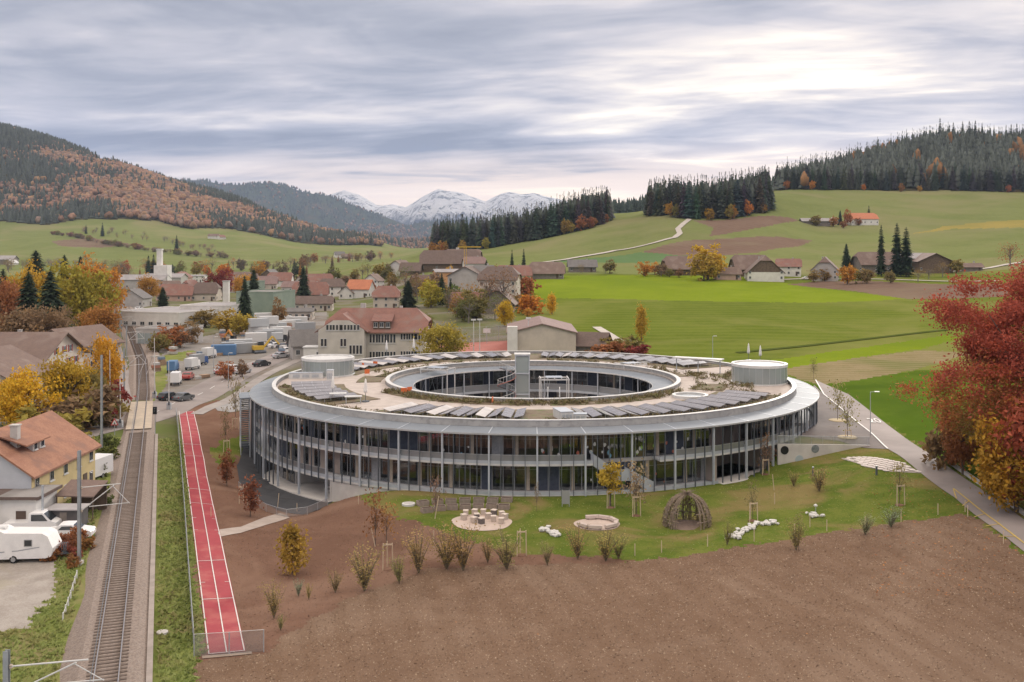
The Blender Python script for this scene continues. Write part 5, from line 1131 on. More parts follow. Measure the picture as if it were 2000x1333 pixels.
# --- old school behind the ring
sc = thing('old_school', 'old grey three storey school with red hipped roof behind the ring school', 'school', yl_(741, 240))
w_, d_ = 22.5, 13.5
OSW = mat('old_school_render', (.58,.545,.49), (.51,.48,.43), scale=.4, rough=.9); MB().bb(-w_/2, w_/2, -d_/2, d_/2, -1.5, 7.5).build('wall', [OSW], sc); mr = roof_shell(w_, d_, 7.5, 12.2, .7, .55).build('roof', [RED], sc, fix=True)
wings = MB().bb(-w_/2-1.2, -w_/2+9.2, -d_/2-3.5, d_/2-4, -1.5, 7.9).build('wing_wall', [OSW], sc)
wg = roof_shell(12.5, 10.4, 7.9, 11.4, .8, .35, eo=.8).build('wing_roof', [RED], sc, fix=True); wg.location = (-w_/2+4.0, -3.2, 0); wg.rotation_euler = (0, 0, math.pi/2)
MB().poly([(-w_/2-1.2, -d_/2-3.52, 7.8), (-w_/2+9.2, -d_/2-3.52, 7.8), (-w_/2+5.8, -d_/2-3.52, 10.0), (-w_/2+2.2, -d_/2-3.52, 10.0)]).build('wing_gable', [OSW], sc)
def slot(x, y, z, n, h, wd=.55):
    for k in range(n): link('window', winmesh(wd, h, None, False), sc, (x+(k-(n-1)/2)*(wd+.22), y, z))
for z, h in ((8.4, 1.3),): 
    for x in (-10.0, -8.2, -6.4, -4.2): slot(x, -d_/2-3.54, z, 3 if x != -10.0 else 2, h)
for x, z, n, h in ((-11.2, 5.0, 2, 1.9), (-6.8, 5.0, 2, 1.9), (-4.0, 3.4, 4, 2.2), (-11.2, 1.6, 2, 1.6), (-6.8, 1.4, 2, 1.6), (-3.6, .4, 3, 1.6)): slot(x, -d_/2-3.54, z, n, h)
for x in (-1.0, 1.0, 3.0): slot(x+.6, -d_/2-.02, 5.6, 3, 2.2, .5); slot(x+.6, -d_/2-.02, 1.6, 3, 2.2, .5)
for x in (6.6, 8.4, 10.0): slot(x, -d_/2-.02, 6.0, 3, 1.5, .42); slot(x, -d_/2-.02, 2.0, 3, 1.5, .42)
MB().bb(-.6, 3.4, -d_/2+.2, -1, 7.6, 9.6).build('dormer', [TIM], mr); MB().hexa([(-1.0,-d_/2-.1,9.45),(3.8,-d_/2-.1,9.45),(3.8,-.2,11.2),(-1.0,-.2,11.2),(-1.0,-d_/2-.1,9.6),(3.8,-d_/2-.1,9.6),(3.8,-.2,11.35),(-1.0,-.2,11.35)]).build('dormer_roof', [RED], mr)
for x in (-.0, 1.4, 2.8): link('dormer_window', winmesh(.9, 1.1), mr, (x, -d_/2+.18, 8.7))
MB().box((-4.0, 1.5, 11.0), (1.2, .8, 2.2), z0=True).build('chimney', [CONC], mr); MB().box((5.0, 1.0, 11.0), (.7, .7, 1.6), z0=True).build('chimney', [CONC], mr)
wb = thing('white_annexe', 'small white cube building left of the old school', 'building', yl_(614, 232)); MB().bb(-2.1, 2.1, -2, 2, -1, 4.2).build('wall', [WH], wb); MB().bb(-2.3, 2.3, -2.2, 2.2, 4.2, 4.4).build('roof', [WHITE], wb); link('window', winmesh(.7, 1.2), wb, (1.2, -2.01, 2.7))
dh = house('dark roofed small house behind the white cube building', yl_(608, 250), 10, 8, 3.5, 6.8, 20, GRW, GRYR, 0, .5, 0, (2, (1.6,)), None)
gh = house('sports hall with low brown roof and pale gable wall behind the ring', yl_(1056, 252), 26, 15.8, 4.9, 6.9, 90, BEI, PNK, 0, .5, 0, None, None, name='sports_hall', cat='hall', door=False)
MB().box((-13.0, 7.0, -1), (2.2, 2.4, 7.2), z0=True).build('corner_tower', [WH], gh)
h2 = house('brown roofed low house to the right of the sports hall', yl_(1152, 243), 8.5, 8, 2.3, 4.9, -18, TIMG, DBR, 0, .6, 0, (2, (1.3,)), None)
# --- the village: label, px, base py, w, d, eave, ridge, rz, wall, roof, jerk, windows
VIL = [
 ('house with broad orange tiled roof left of the old school', 607, 590, 16, 11, 4, 9.2, 8, BEI, RED, .3, (4, (1.6,))),
 ('low beige house with grey brown roof in front of the broad orange roof', 614, 608, 15, 8, 3.4, 6.0, 4, BEI, DBR, .3, (5, (1.6,))),
 ('small cream house with flat brown roof near the container stacks', 588, 626, 9, 6, 3.4, 4.4, 2, BEI, GRYR, 0, (4, (1.7,))),
 ('narrow house with brown hipped roof and white chimneys behind the broad orange roof', 648, 580, 12, 9, 5.5, 9.0, 12, WH, DBR, .5, (3, (1.5, 4.0))),
 ('white house with bright orange roof on the green slope', 705, 582, 11, 9, 4.6, 8.6, -12, WH, BRT, 0, (2, (1.4,))),
 ('white gabled cottage below the bright orange roofed house', 680, 584, 7, 7, 3.2, 6.2, 80, WH, BRN, 0, (2, (1.4,))),
 ('cream villa with steep brown red roof beside the tall dark spruce', 755, 604, 10, 9, 5.2, 9.0, 4, BEI, RED, .6, (3, (1.5, 3.9))),
 ('white and timber chalet on the slope left of the big barns', 782, 538, 13, 10, 5.0, 8.5, 70, WH, BRN, .1, (2, (1.4, 4.0))),
 ('dark timber barn beside the chalet on the slope', 803, 538, 11, 9, 3.0, 7.0, -5, TIM, DBR, .2, None),
 ('very broad brown barn roof at the top of the village', 880, 529, 34, 16, 4.5, 11.5, 3, TIM, DBR, .35, (5, (1.8,))),
 ('brown barn behind the yellow crane on the village hill', 905, 515, 22, 12, 4.5, 9.0, -6, TIM, BRN, .3, None),
 ('pinkish roofed house beside the round dark tree on the hill', 926, 530, 12, 10, 4.5, 8.0, 10, WH, PNK, .3, (3, (1.6,))),
 ('orange scaffolded house shell on the village hill', 872, 556, 12, 10, 6.0, 7.2, 14, OCH, SHEET, 0, (2, (1.5, 4.2))),
 ('tall grey house with dark gable roof and white verge', 915, 586, 12, 14, 9.5, 13.2, 78, GRW, DBR, .1, (4, (2.0, 5.0, 7.8))),
 ('tall house with open timber storey and grey roof below the dark tree', 945, 582, 10, 10, 10.0, 13.0, 10, GRW, GRYR, .4, (4, (3.0, 6.2, 8.6))),
 ('tall beige house with grey brown hipped roof in the hamlet', 976, 596, 14, 12, 9.6, 14.0, -8, BEI, DBR, .6, (4, (2.0, 5.0, 7.8))),
 ('house with wide red brown roof at the left edge of the bright meadow', 1003, 551, 16, 11, 3.2, 7.6, 4, WH, RED, .35, (3, (1.5,))),
 ('long brown roofed barn at the top left corner of the bright meadow', 1068, 545, 16, 12, 3.0, 7.8, -4, TIMG, BRN, .35, (2, (1.5,))),
 ('brown gabled timber house under bare trees in the hamlet', 974, 612, 13, 11, 3.6, 8.6, 84, TIMG, BRN, .15, (2, (1.6,))),
 ('low house with dark red roof left of the bare trees', 912, 606, 11, 8, 3.2, 6.2, 6, BEI, RED, .2, (3, (1.5,))),
 ('small barn with grey roof standing alone on the pasture right of the hamlet', 1137, 532, 14, 9, 3.2, 6.4, 0, TIMG, GRYR, .1, (2, (1.5,))),
 ('dark brown barn at the left end of the farm row', 1330, 538, 17, 12, 3.6, 9.4, 8, TIM, BRN, .35, None),
 ('low red and brown shed left of the big farmhouse', 1420, 547, 12, 8, 3.0, 6.0, 0, PINKW, BRN, .1, (2, (1.4,))),
 ('big farmhouse with sweeping brown roof and arched timber gable', 1492, 550, 17, 17, 4.2, 12.2, 82, WH, BRN, .3, (5, (1.5, 4.0))),
 ('long brown roof joined to the left of the big farmhouse', 1462, 540, 16, 12, 4.0, 10.4, 4, TIM, BRN, .3, None),
 ('white house with orange red roof right of the big farmhouse', 1540, 540, 12, 10, 5.0, 8.6, -14, WH, RED, .2, (3, (1.5, 4.0))),
 ('grey stone house with brown hipped roof between the farms', 1612, 549, 15, 12, 5.4, 11.4, 70, GRW, BRN, .4, (4, (1.6, 4.2))),
 ('brown farmhouse half hidden by the tall dark conifers', 1712, 533, 22, 13, 4.4, 10.2, 6, TIMG, BRN, .35, (4, (1.8,))),
 ('long pale farm shed roof behind the tall conifers', 1765, 528, 22, 14, 6.0, 8.6, 4, TIM, SHEET, 0, None),
 ('open fronted timber barn with broad brown gable at the right farm', 1815, 533, 20, 17, 5.6, 9.6, 86, TIM, BRN, 0, (3, (1.5,))),
 ('red roofed farmhouse high on the right hill', 1683, 440, 24, 14, 5.0, 10.0, 4, WH, BRT, .3, (5, (1.8,))),
 ('white tunnel roofed shed on the right hill', 1626, 439, 9, 9, 3.5, 6.0, 80, WH, WHITE, 0, None),
 ('long low barn left of the white tunnel shed', 1592, 440, 24, 8, 3.4, 5.6, 0, TIMG, SHEET, 0, (4, (1.5,))),
 ('small shed beside the farm track at the far right', 1897, 530, 9, 6, 2.4, 4.0, 0, TIMG, BRN, 0, None),
 ('grey barn at the left picture edge below the autumn hill', 8, 517, 30, 16, 6.5, 11, 0, TIMG, SHEET, 0, None),
 ('white roofed store beside the grey barn at the left edge', 24, 518, 13, 8, 3, 6.5, 80, WH, WHITE, 0, None),
 ('farm cluster house with red roof on the far left pasture', 418, 467, 20, 12, 5, 9, 0, WH, BRN, .2, None),
 ('second farm house on the far left pasture, right of the first', 432, 468, 14, 10, 4, 8, 60, WH, RED, .2, None),
 ('pale farmhouse among trees in the valley middle', 663, 504, 16, 12, 5, 10, 20, WH, GRYR, .3, None),
 ('barn in the valley middle beside the pale farmhouse', 677, 506, 14, 10, 4, 8, 0, TIM, BRN, .2, None),
 ('small station house with gable beside the railway', 263, 600, 11, 12, 4.4, 8.2, 88, GRW, GRYR, 0, (2, (1.6,))),
 ('long grey roofed factory hall at the far end of the railway', 268, 565, 40, 16, 6.5, 9.5, 0, GRW, SHEET, 0, (6, (2.0,))),
 ('grey hall with dark roof right of the long factory hall', 322, 562, 28, 16, 7.5, 10.0, 0, GRW, SHEET, 0, (4, (2.0,))),
 ('pink house with round gable in the far village', 355, 560, 14, 11, 7.0, 11.0, 86, PINKW, RED, .4, (3, (1.6, 4.4))),
 ('red brown roofed house left of the white chimney', 345, 588, 18, 12, 3.4, 8.6, 4, PINKW, RED, .4, (4, (1.6,))),
 ('steep red roofed house beside the white chimney stack', 372, 586, 12, 12, 4.2, 10.4, 84, PINKW, RED, .2, (2, (1.6,))),
 ('brown hipped roof house right of the steep red roof', 404, 588, 13, 11, 4.4, 9.5, 0, BEI, DBR, .5, (3, (1.6,))),
 ('white gabled house with grey roof in the far village centre', 529, 556, 15, 12, 6.0, 11.0, 82, WH, GRYR, 0, (3, (1.6, 4.2))),
 ('red roofed house right of the white gable in the far village', 548, 560, 16, 11, 4.5, 9.5, 0, WH, RED, .3, (4, (1.6,))),
 ('house with pink roof behind the green industrial block', 518, 566, 15, 11, 4.0, 8.6, 10, BEI, PNK, .3, (3, (1.6,))),
 ('flat white house in the far village beside the orange tree', 383, 552, 16, 10, 5.5, 6.2, 0, WH, SHEET, 0, (4, (1.8, 4.2))),
 ('distant brown roof at the village edge below the valley fields', 470, 552, 16, 11, 4.0, 8.4, 0, WH, BRN, .3, None),
 ('small white house left of the far pink house', 334, 572, 10, 8, 4.0, 7.2, 30, WH, BRN, .2, (2, (1.6,))),
 ('grey house with red roof behind the white chimney stack', 455, 572, 13, 10, 4.6, 8.6, -10, GRW, RED, .3, (3, (1.6,))),
 ('brown roofed house between the two tall spruces', 487, 556, 12, 10, 4.6, 8.4, 40, WH, BRN, .2, (3, (1.6,))),
 ('low white house under the layered cedar', 572, 572, 11, 8, 3.6, 6.6, -8, WH, PNK, .2, (3, (1.6,))),
 ('pale house with red roof right of the layered cedar', 597, 566, 12, 9, 4.4, 8.2, 60, BEI, RED, .1, (3, (1.6,))),
 ('narrow white house behind the bright orange roof', 730, 566, 9, 8, 4.8, 8.0, 75, WH, BRN, .1, (2, (1.6, 4.0))),
 ('small brown shed on the green village slope', 822, 556, 8, 6, 2.6, 4.6, 20, TIMG, DBR, 0, None),
 ('red roof house at the foot of the brown field', 625, 565, 14, 10, 4.4, 8.8, 15, WH, RED, .3, (3, (1.5,))),
]
for lab, px, py, w_, d_, e_, r_, rz, wl, rf_, jk, fw in VIL:
    far = py < 525
    house(lab, gl(px, py, d_*.4), w_, d_, e_, r_, rz, wl, rf_, jk, .9 if wl in (TIM, TIMG) else .6, 0 if (wl is TIM or far) else 1, fw, None if far or fw is None else (2, fw[1]), cat='barn' if wl in (TIM, TIMG) else 'house', name='barn' if wl in (TIM, TIMG) else 'house', gmat=TIM if (wl is WH and r_ > 10 and py > 540) else None, door=not far)
# --- flat roofed works and blocks
def block(label, loc, w, d, h, rz, wall, roofm=FLATR, band=None, name='works_hall', cat='building', par=.4):
    o = thing(name, label, cat, loc, R_(rz)); MB().bb(-w/2, w/2, -d/2, d/2, -1.5, h).build('wall', [wall], o)
    r = MB().bb(-w/2+.3, w/2-.3, -d/2+.3, d/2-.3, h, h+.08).build('roof', [roofm], o)
    e = MB().bb(-w/2-.1, w/2+.1, -d/2-.1, -d/2+.25, h+.001, h+par).bb(-w/2-.1, w/2+.1, d/2-.25, d/2+.1, h+.001, h+par).bb(-w/2-.1, -w/2+.25, -d/2+.26, d/2-.26, h+.001, h+par).bb(w/2-.25, w/2+.1, -d/2+.26, d/2-.26, h+.001, h+par).build('roof_edge', [wall], o)
    if band:
        n, z, ww, wh = band
        wins(o, 'f', w, d, n, [z], ww, wh); wins(o, 'l', w, d, max(2, int(n*d/w)), [z], ww, wh)
    return o
block('long white flat roofed works building beside the railway yard', gl(340, 641, 14), 26, 30, 5.2, -18, WH, SHEET, (8, 1.6, 1.8, 1.2))
block('white upper block at the right end of the works building', gl(425, 634, 12), 18, 22, 6.4, -10, WH, SHEET, (6, 1.8, 1.6, 1.3))
b2 = block('low glass fronted showroom with flat roof beside the railway yard', gl(332, 676, 7), 14, 12, 4.4, -12, GRW, FLATR, None)
for k in range(6): MB().bb(-6.4+k*2.15, -4.4+k*2.15, -6.06, -6.01, .2, 3.4).build('glass_panel', [CHANNEL], b2)
block('tall green clad industrial block in the village', gl(520, 628, 10), 15, 18, 10.5, -14, GREENW, FLATR, (4, 2.0, 1.2, 1.2)); block('lower green clad stair block at the left of the tall green one', gl(498, 600, 8), 6, 8, 11.5, -14, GREENW)
tw = thing('factory_chimney', 'square white chimney stack rising above the works roofs', 'chimney', gl(442, 610)); MB().box((0, 0, -1), (2.4, 2.4, 14), z0=True).build('shaft', [WH], tw); MB().box((0, 0, 13), (2.8, 2.8, .4), z0=True).build('rim', [CONC], tw)
tw = thing('silo_tower', 'pale stepped silo tower above the far grey halls', 'silo', gl(318, 566, 12)); MB().box((0, 0, -1), (9, 9, 17), z0=True).build('lower_shaft', [WH], tw); MB().box((-2, 0, 16), (3.2, 3.2, 10), z0=True).build('upper_shaft', [WH], tw); MB().box((-2, 0, 26), (3.8, 3.8, 1), z0=True).build('cap', [WHITE], tw)
cr = thing('tower_crane', 'thin yellow construction crane standing over the hill barns', 'crane', gl(909, 545)); m = MB()
YC = mat('crane_yellow', (.55,.36,.05), rough=.6)
for x in (-.6, .6):
    for y in (-.6, .6): m.box((x, y, 0), (.16, .16, 16), z0=True)
for k in range(10): m.beam((-.6, -.6, k*1.6), (.6, -.6, k*1.6+1.6), .1, .1)
m.build('crane_mast', [YC], cr); MB().box((2, 0, 16), (12, .7, .5), z0=True).build('jib', [YC], cr); MB().box((-4, 0, 15), (1.6, 1.2, 1), z0=True).build('counterweight', [CONC], cr)
# --- works yard: containers, lorries, digger, cars
CONT = [mat('container_%s' % n, c, rough=.6) for n, c in (('white', (.62,.62,.61)), ('grey', (.33,.34,.35)), ('blue', (.10,.2,.36)), ('silver', (.48,.50,.51)), ('green', (.12,.3,.14)))]
def container(loc, rz, mi, label, L=6.0):
    o = thing('container', label, 'container', loc, rz, 'containers on the works yard'); m = MB().bb(-L/2, L/2, -1.2, 1.2, .1, 2.6); m.build('shell', [CONT[mi]], o)
    r = MB()
    for k in range(11):
        x = -L/2+.3+k*(L-.6)/10
        for s_ in (-1, 1): r.box((x, s_*1.22, 1.3), (.22, .05, 2.2))
    r.build('ribs', [CONT[mi]], o, kind='stuff'); MB().bb(L/2, L/2+.04, -1.1, 1.1, .2, 2.5).build('door', [CONT[mi]], o)
CNS = [(500,668,0,0),(516,664,1,0),(533,660,3,0),(548,655,0,0),(505,655,3,1),(524,650,0,1),(541,646,3,0),(558,642,0,0),(515,642,0,1),(535,637,1,0),(552,632,0,0),(570,640,3,0),(583,634,0,0),(596,646,1,0),(480,690,1,0),(437,694,2,0),(455,688,1,0),(470,682,3,0)]
cd = ['white', 'grey', 'blue', 'silver', 'green']
CNS.sort()
for k, (px, py, mi, up) in enumerate(CNS):
    p = gl(px, py); p.z += 2.62 if up else 0.02
    if up: MB().bb(-2.9, 2.9, -1.1, 1.1, -2.6, -.02).build('pallet_stack', [CONT[(mi+1) % 4]], None, label='stack of building goods under the raised %s container, %s on the yard' % (cd[mi], 'leftmost' if px < 510 else ('middle' if px < 520 else 'rightmost')), category='stack').location = p
    container(p, R_(10+k*17 % 30), mi, '%s container on the works yard, %s of the containers from the left' % (cd[mi], ['first', 'second', 'third', 'fourth', 'fifth', 'sixth', 'seventh', 'eighth', 'ninth', 'tenth', 'eleventh', 'twelfth', 'thirteenth', 'fourteenth', 'fifteenth', 'sixteenth', 'seventeenth', 'eighteenth'][k]))
for px, py, rz, mc, mx_, lab in ((344,752,100,PW,PW,'white box lorry parked nearest the level crossing'), (376,722,80,PW,CONT[0],'white lorry parked behind the red tank'), (388,714,60,PB,CONT[1],'lorry with blue cab on the works yard'), (338,728,95,PB,CONT[2],'blue lorry behind the white box lorry'), (408,700,75,PW,CONT[0],'white lorry with box at the foot of the autumn bushes'), (545,668,20,PD,CONT[3],'dark cabbed lorry among the container stacks')):
    p = gl(px, py); lorry(p+Vector((0, 0, .05)), R_(rz), mc, mx_, lab)
for px, py, rz, mm, lab in ((367,741,95,PR,'pinkish red car parked between the lorries'), (441,732,60,PR,'dark red car on the main road beside the yard'), (511,716,60,PD,'black car on the main road near the ring roof'), (475,730,75,PS,'silver car on the main road behind the red car'), (271,606,80,PW,'white car in front of the station house, far one'), (272,616,80,PW,'white car in front of the station house, near one'), (291,652,10,PW,'white car in front of the glass showroom'), (560,690,40,PW,'white car parked at the works yard edge'), (583,678,30,PR,'red car parked near the white cube building'), (548,700,50,PS,'silver car parked at the road side by the yard'), (885+690, 546, 0, PW, 'white car in the farm yard')):
    gc(px, py, R_(rz), mm, lab)
PAL = [mat('pallet_goods_%d' % i, c, (c[0]*.8, c[1]*.8, c[2]*.8), scale=1.5, rough=.8) for i, c in enumerate(((.5,.48,.45), (.36,.25,.17), (.55,.53,.52), (.42,.2,.14), (.2,.26,.34)))]
g3 = np.random.default_rng(77)
for k in range(34):
    px, py = (g3.uniform(425, 600), g3.uniform(640, 700)) if k < 24 else (g3.uniform(300, 400), g3.uniform(690, 745))
    p = gl(px, py-max(0, (px-540))*.3); o = thing('goods_pallet', 'stack of building goods lying on the works yard', 'pallet', p, g3.uniform(0, 3), 'goods stacks on the works yard')
    for j in range(int(g3.integers(1, 4))): MB().box((g3.uniform(-.1, .1), g3.uniform(-.1, .1), .14+j*.62), (g3.uniform(1.2, 2.6), g3.uniform(.9, 1.3), .58), z0=True).build('bundle', [PAL[int(g3.integers(0, 5))]], o)
    MB().box((0, 0, 0), (1.6, 1.0, .13), z0=True).build('pallet', [TIMB], o)
for k, (px, py) in enumerate(((528,663),(540,666),(556,668),(570,664),(584,660),(598,657),(455,712),(432,716))):
    gc(px, py+14, R_(20+k*9), [PS, PW, PD, PR, PW, PG, PW, PS][k], ['silver', 'white', 'black', 'red', 'white', 'grey', 'white', 'silver'][k]+' car parked at the works yard, '+['first', 'second', 'third', 'fourth', 'fifth', 'sixth', 'right one of two near the footpath trees', 'left one of two near the footpath trees'][k]+(' in the row before the old school' if k < 6 else ''))
def digger(px, py, rz, m_, lab):
    p = gl(px, py); o = thing('excavator', lab, 'excavator', p, R_(rz))
    for s_ in (-1, 1): MB().tube([(-1.5, s_*1.0, .4), (1.5, s_*1.0, .4)], .42, 10).build('track', [FIN], o)
    MB().bb(-1.6, 1.0, -1.1, 1.1, .9, 1.9).build('engine_cover', [m_], o); MB().bb(-.1, 1.3, .05, 1.1, 1.0, 2.9).build('cab', [AUTOG], o)
    MB().beam((1.0, -.4, 1.4), (3.4, -.4, 4.2), .35, .45).build('boom', [m_], o); MB().beam((3.4, -.4, 4.2), (5.2, -.4, 2.0), .3, .35).build('stick', [m_], o); MB().bb(4.8, 5.8, -.8, 0, 1.1, 2.0).build('bucket', [FIN], o)
digger(462, 676, 150, mat('digger_orange', (.55,.24,.05), rough=.5), 'orange excavator beside the green container'); digger(506, 690, 30, mat('digger_yellow', (.6,.4,.06), rough=.5), 'yellow excavator at the road edge of the yard')
# sports court behind the ring
cx_, cy_ = yl_(945, 250).x, 250
patch('sports_court', [(cx_-13, 242), (cx_+10, 242), (cx_+10, 266), (cx_-13, 266)], mat('court_red', (.42,.16,.13), (.36,.14,.115), scale=.3, world_co=True, rough=.95), .06, 3, kind='structure')
fence('court_net', 'tall ball fence round the red sports court', [(cx_+10, 242), (cx_+10, 266), (cx_-13, 266), (cx_-13, 242)], 4.0, .06, 3.5, rails=(1.0, .5))
for px, lab in ((925, 'floodlight pole left of the sports court'), (937, 'floodlight pole beside the first one at the court'), (1032, 'floodlight pole right of the sports hall roof')): 
    p = yl_(px, 241); o = thing('floodlight', lab, 'floodlight', p); MB().tube([(0, 0, 0), (0, 0, 8.5)], .09, 8).build('pole', [WHITE], o); MB().box((0, -.2, 8.4), (1.2, .35, .35), z0=True).build('lamp_head', [WHITE], o)
ho = thing('basketball_hoop', 'white basketball board on a post at the court edge', 'hoop', yl_(951, 262)); MB().tube([(0, 0, 0), (0, 0, 3.2)], .08, 6).build('post', [STEEL], ho); MB().box((0, -.6, 2.9), (1.8, .06, 1.1), z0=True).build('board', [WHITE], ho)
# far tracks over the pasture
PALE = mat('pale_track', (.50,.46,.41), (.44,.4,.36), scale=.2, world_co=True, rough=1)
strip('field_track', [G(*p)[:2] for p in ((1050,515),(1100,509),(1200,491),(1280,475),(1318,465),(1328,457),(1324,448),(1335,438),(1347,429))], 4.2, PALE, .5, 6, sub=2, kind='structure')
strip('farm_track', [G(*p)[:2] for p in ((1800,533),(1880,530),(1930,525),(1970,517),(2010,512))], 3.6, PALE, .35, 6, sub=2, kind='structure')
strip('farm_lane', [G(*p)[:2] for p in ((1480,549),(1560,546),(1680,546),(1800,549),(1950,550))], 3.2, PALE, .3, 6, sub=2, kind='structure')
strip('meadow_path', [G(*p)[:2] for p in ((1165,640),(1190,655),(1215,672))], 2.5, PALE, .2, 4, sub=2, kind='structure')
strip('meadow_track', [G(*p)[:2] for p in ((1440,690),(1560,678),(1700,662),(1850,645))], 2.0, mat('dark_track', (.075,.10,.022), (.09,.11,.03), scale=.5, world_co=True, spec=0.0, rough=1.0), .15, 4, sub=2, kind='structure')
# ------------------------------------------------------------------ vegetation builders
LEAF = mat('leaf', (.72,.72,.70), (1.35,1.32,1.25), scale=1.3, rough=.8, spec=.15, tint=True, trans=.30, c3=(1.15,1.0,.72), s3=.5)
NEEDLE = mat('needle', (.65,.65,.65), (1.3,1.3,1.25), scale=1.2, rough=.85, spec=.1, tint=True)
BARK = mat('bark', (.16,.125,.10), (.11,.085,.07), scale=4, rough=.95, bump=.5); BARKG = mat('grey_bark', (.22,.195,.175), (.17,.15,.135), scale=4, rough=.95)
def rand_unit(g, n):
    v = g.normal(0, 1, (n, 3)); return v/np.linalg.norm(v, axis=1, keepdims=True)
def leaf_quads(g, C, size, up=.35):
    """one small rhombus leaf spray at each centre"""
    n = len(C); N = rand_unit(g, n); N[:, 2] += up; N /= np.linalg.norm(N, axis=1, keepdims=True)
    A = np.cross(N, rand_unit(g, n)); A /= np.linalg.norm(A, axis=1, keepdims=True); B = np.cross(N, A)
    s = (size*g.uniform(.6, 1.35, n))[:, None]
    V = np.stack([C-A*s, C+B*s*.55, C+A*s, C-B*s*.55], 1).reshape(-1, 3); return V, np.arange(4*n).reshape(n, 4)
def crown_cloud(seed, n, rx, rz, clumps, size, shape='round', sparse=1.0, zc=0.0):
    g = np.random.default_rng(seed); d = rand_unit(g, clumps); r = g.uniform(.35, 1, clumps)**.55
    wob = 1+.22*np.sin(d[:, 0]*4.1+seed)+.18*np.sin(d[:, 1]*5.3+seed*2.1)+.15*np.sin(d[:, 2]*6+d[:, 0]*3)
    C = d*r[:, None]*wob[:, None]
    if shape == 'cone': C[:, :2] *= np.clip(.95-.62*(C[:, 2:3]+.15), .12, 1.1)
    if shape == 'col': C[:, :2] *= np.clip(1-.35*np.abs(C[:, 2:3]), .3, 1)
    if shape == 'flat': C[:, 2] = np.abs(C[:, 2])*.9-.15
    C *= np.array([rx, rx, rz]); k = g.integers(0, clumps, n); cs = max(rx, rz)*.16*sparse
    P = C[k]+g.normal(0, 1, (n, 3))*np.array([cs, cs, cs*.7]); P[:, 2] += zc
    return leaf_quads(g, P, size)
def limbs(seed, h, r0, rx, rz, zc, n=7, m=None):
    g = np.random.default_rng(seed); mb = MB(); k = []
    for i in range(6): t = i/5; k.append((g.normal(0, .02*h)*t, g.normal(0, .02*h)*t, h*.82*t))
    mb.tube(k, [r0*(1-.75*i/5)+.012*h*.1 for i in range(6)], 7)
    for i in range(n):
        z0 = h*g.uniform(.25, .62); a = 2*math.pi*i/n+g.uniform(-.3, .3); L = rx*g.uniform(.65, .95); e = zc+rz*g.uniform(-.2, .75)
        mb.tube([(0, 0, z0), (L*.5*math.cos(a), L*.5*math.sin(a), z0+(e-z0)*.62), (L*math.cos(a), L*math.sin(a), e)], [r0*.42, r0*.25, r0*.07], 5)
    return mb
def conifer(seed, h, rad, whorls, nb, sub=1, lean=0.0):
    g = np.random.default_rng(seed); V, Fq = [], []
    for i in range(whorls):
        t = (i+g.uniform(-.3, .3))/whorls; t = min(max(t, .0), .985); z = h*(.07+.93*t); R0 = rad*(1-t)**.62*g.uniform(.78, 1.15)+.32
        for j in range(nb):
            a = 2*math.pi*(j+g.uniform(-.4, .4))/nb+i*.7; L = R0*g.uniform(.68, 1.12); dr_ = L*g.uniform(.22, .42); w_ = L*g.uniform(.20, .32)*(1.2 if nb < 8 else .9)
            ca, sa = math.cos(a), math.sin(a); pt = lambda r, s_, zz: (r*ca-s_*sa, r*sa+s_*ca, zz)
            for q in range(sub+1):
                f = 1-.38*q; k = len(V); o_ = g.uniform(-.1, .1)*L
                V += [pt(L*.06, 0, z+.05*L), pt(L*.55*f, w_*f+o_, z-dr_*.30*f-.12*L*q), pt(L*f, o_*.5, z-dr_*f-.06*L*q), pt(L*.55*f, -w_*f+o_, z-dr_*.34*f-.14*L*q)]; Fq.append((k, k+1, k+2, k+3))
    k = len(V); V += [(0, 0, h), (.26*rad*.5, 0, h*.92), (0, .1, h*.88), (-.26*rad*.5, -.05, h*.92)]; Fq.append((k, k+1, k+2, k+3))
    return np.array(V), np.array(Fq)
PROTO = {}
def proto(key, V_, F_, lm, tm):
    PROTO[key] = (npmesh('crown', V_, F_, lm, 'mesh'), tm)
# name -> (crown mesh, trunk mesh), all about their real size, trunk base at 0
def add_round(key, seed, h, rx, rz, n, size, clumps=90, shape='round', sparse=1.0, trunk=.03, bark=BARK, nl=7):
    zc = h-rz*.98; V_, F_ = crown_cloud(seed, n, rx, rz, clumps, size, shape, sparse, zc); proto(key, V_, F_, LEAF, limbs(seed, h, h*trunk, rx, rz, zc, nl).mesh('trunk', [bark]))
for s_ in range(3):
    add_round('mid%d' % s_, 10+s_, 10, 4.4, 4.2, 5200, .30, 110); add_round('far%d' % s_, 20+s_, 10, 4.6, 4.3, 900, .62, 60)
    add_round('bush%d' % s_, 30+s_, 3.2, 1.9, 1.65, 900, .28, 45, trunk=.02); 
    V_, F_ = conifer(40+s_, 25, 5.2, 28, 11, 2); proto('fir%d' % s_, V_, F_, NEEDLE, MB().tube([(0, 0, -.5), (0, 0, 20)], [.34, .08], 6).mesh('trunk', [BARKG]))
    V_, F_ = conifer(50+s_, 16, 4.0, 44, 13, 2); proto('spruce%d' % s_, V_, F_, NEEDLE, MB().tube([(0, 0, -.5), (0, 0, 13)], [.3, .06], 7).mesh('trunk', [BARK]))
    add_round('bare%d' % s_, 60+s_, 10, 4.0, 4.2, 420, .28, 60, sparse=1.6, nl=16, bark=BARKG)
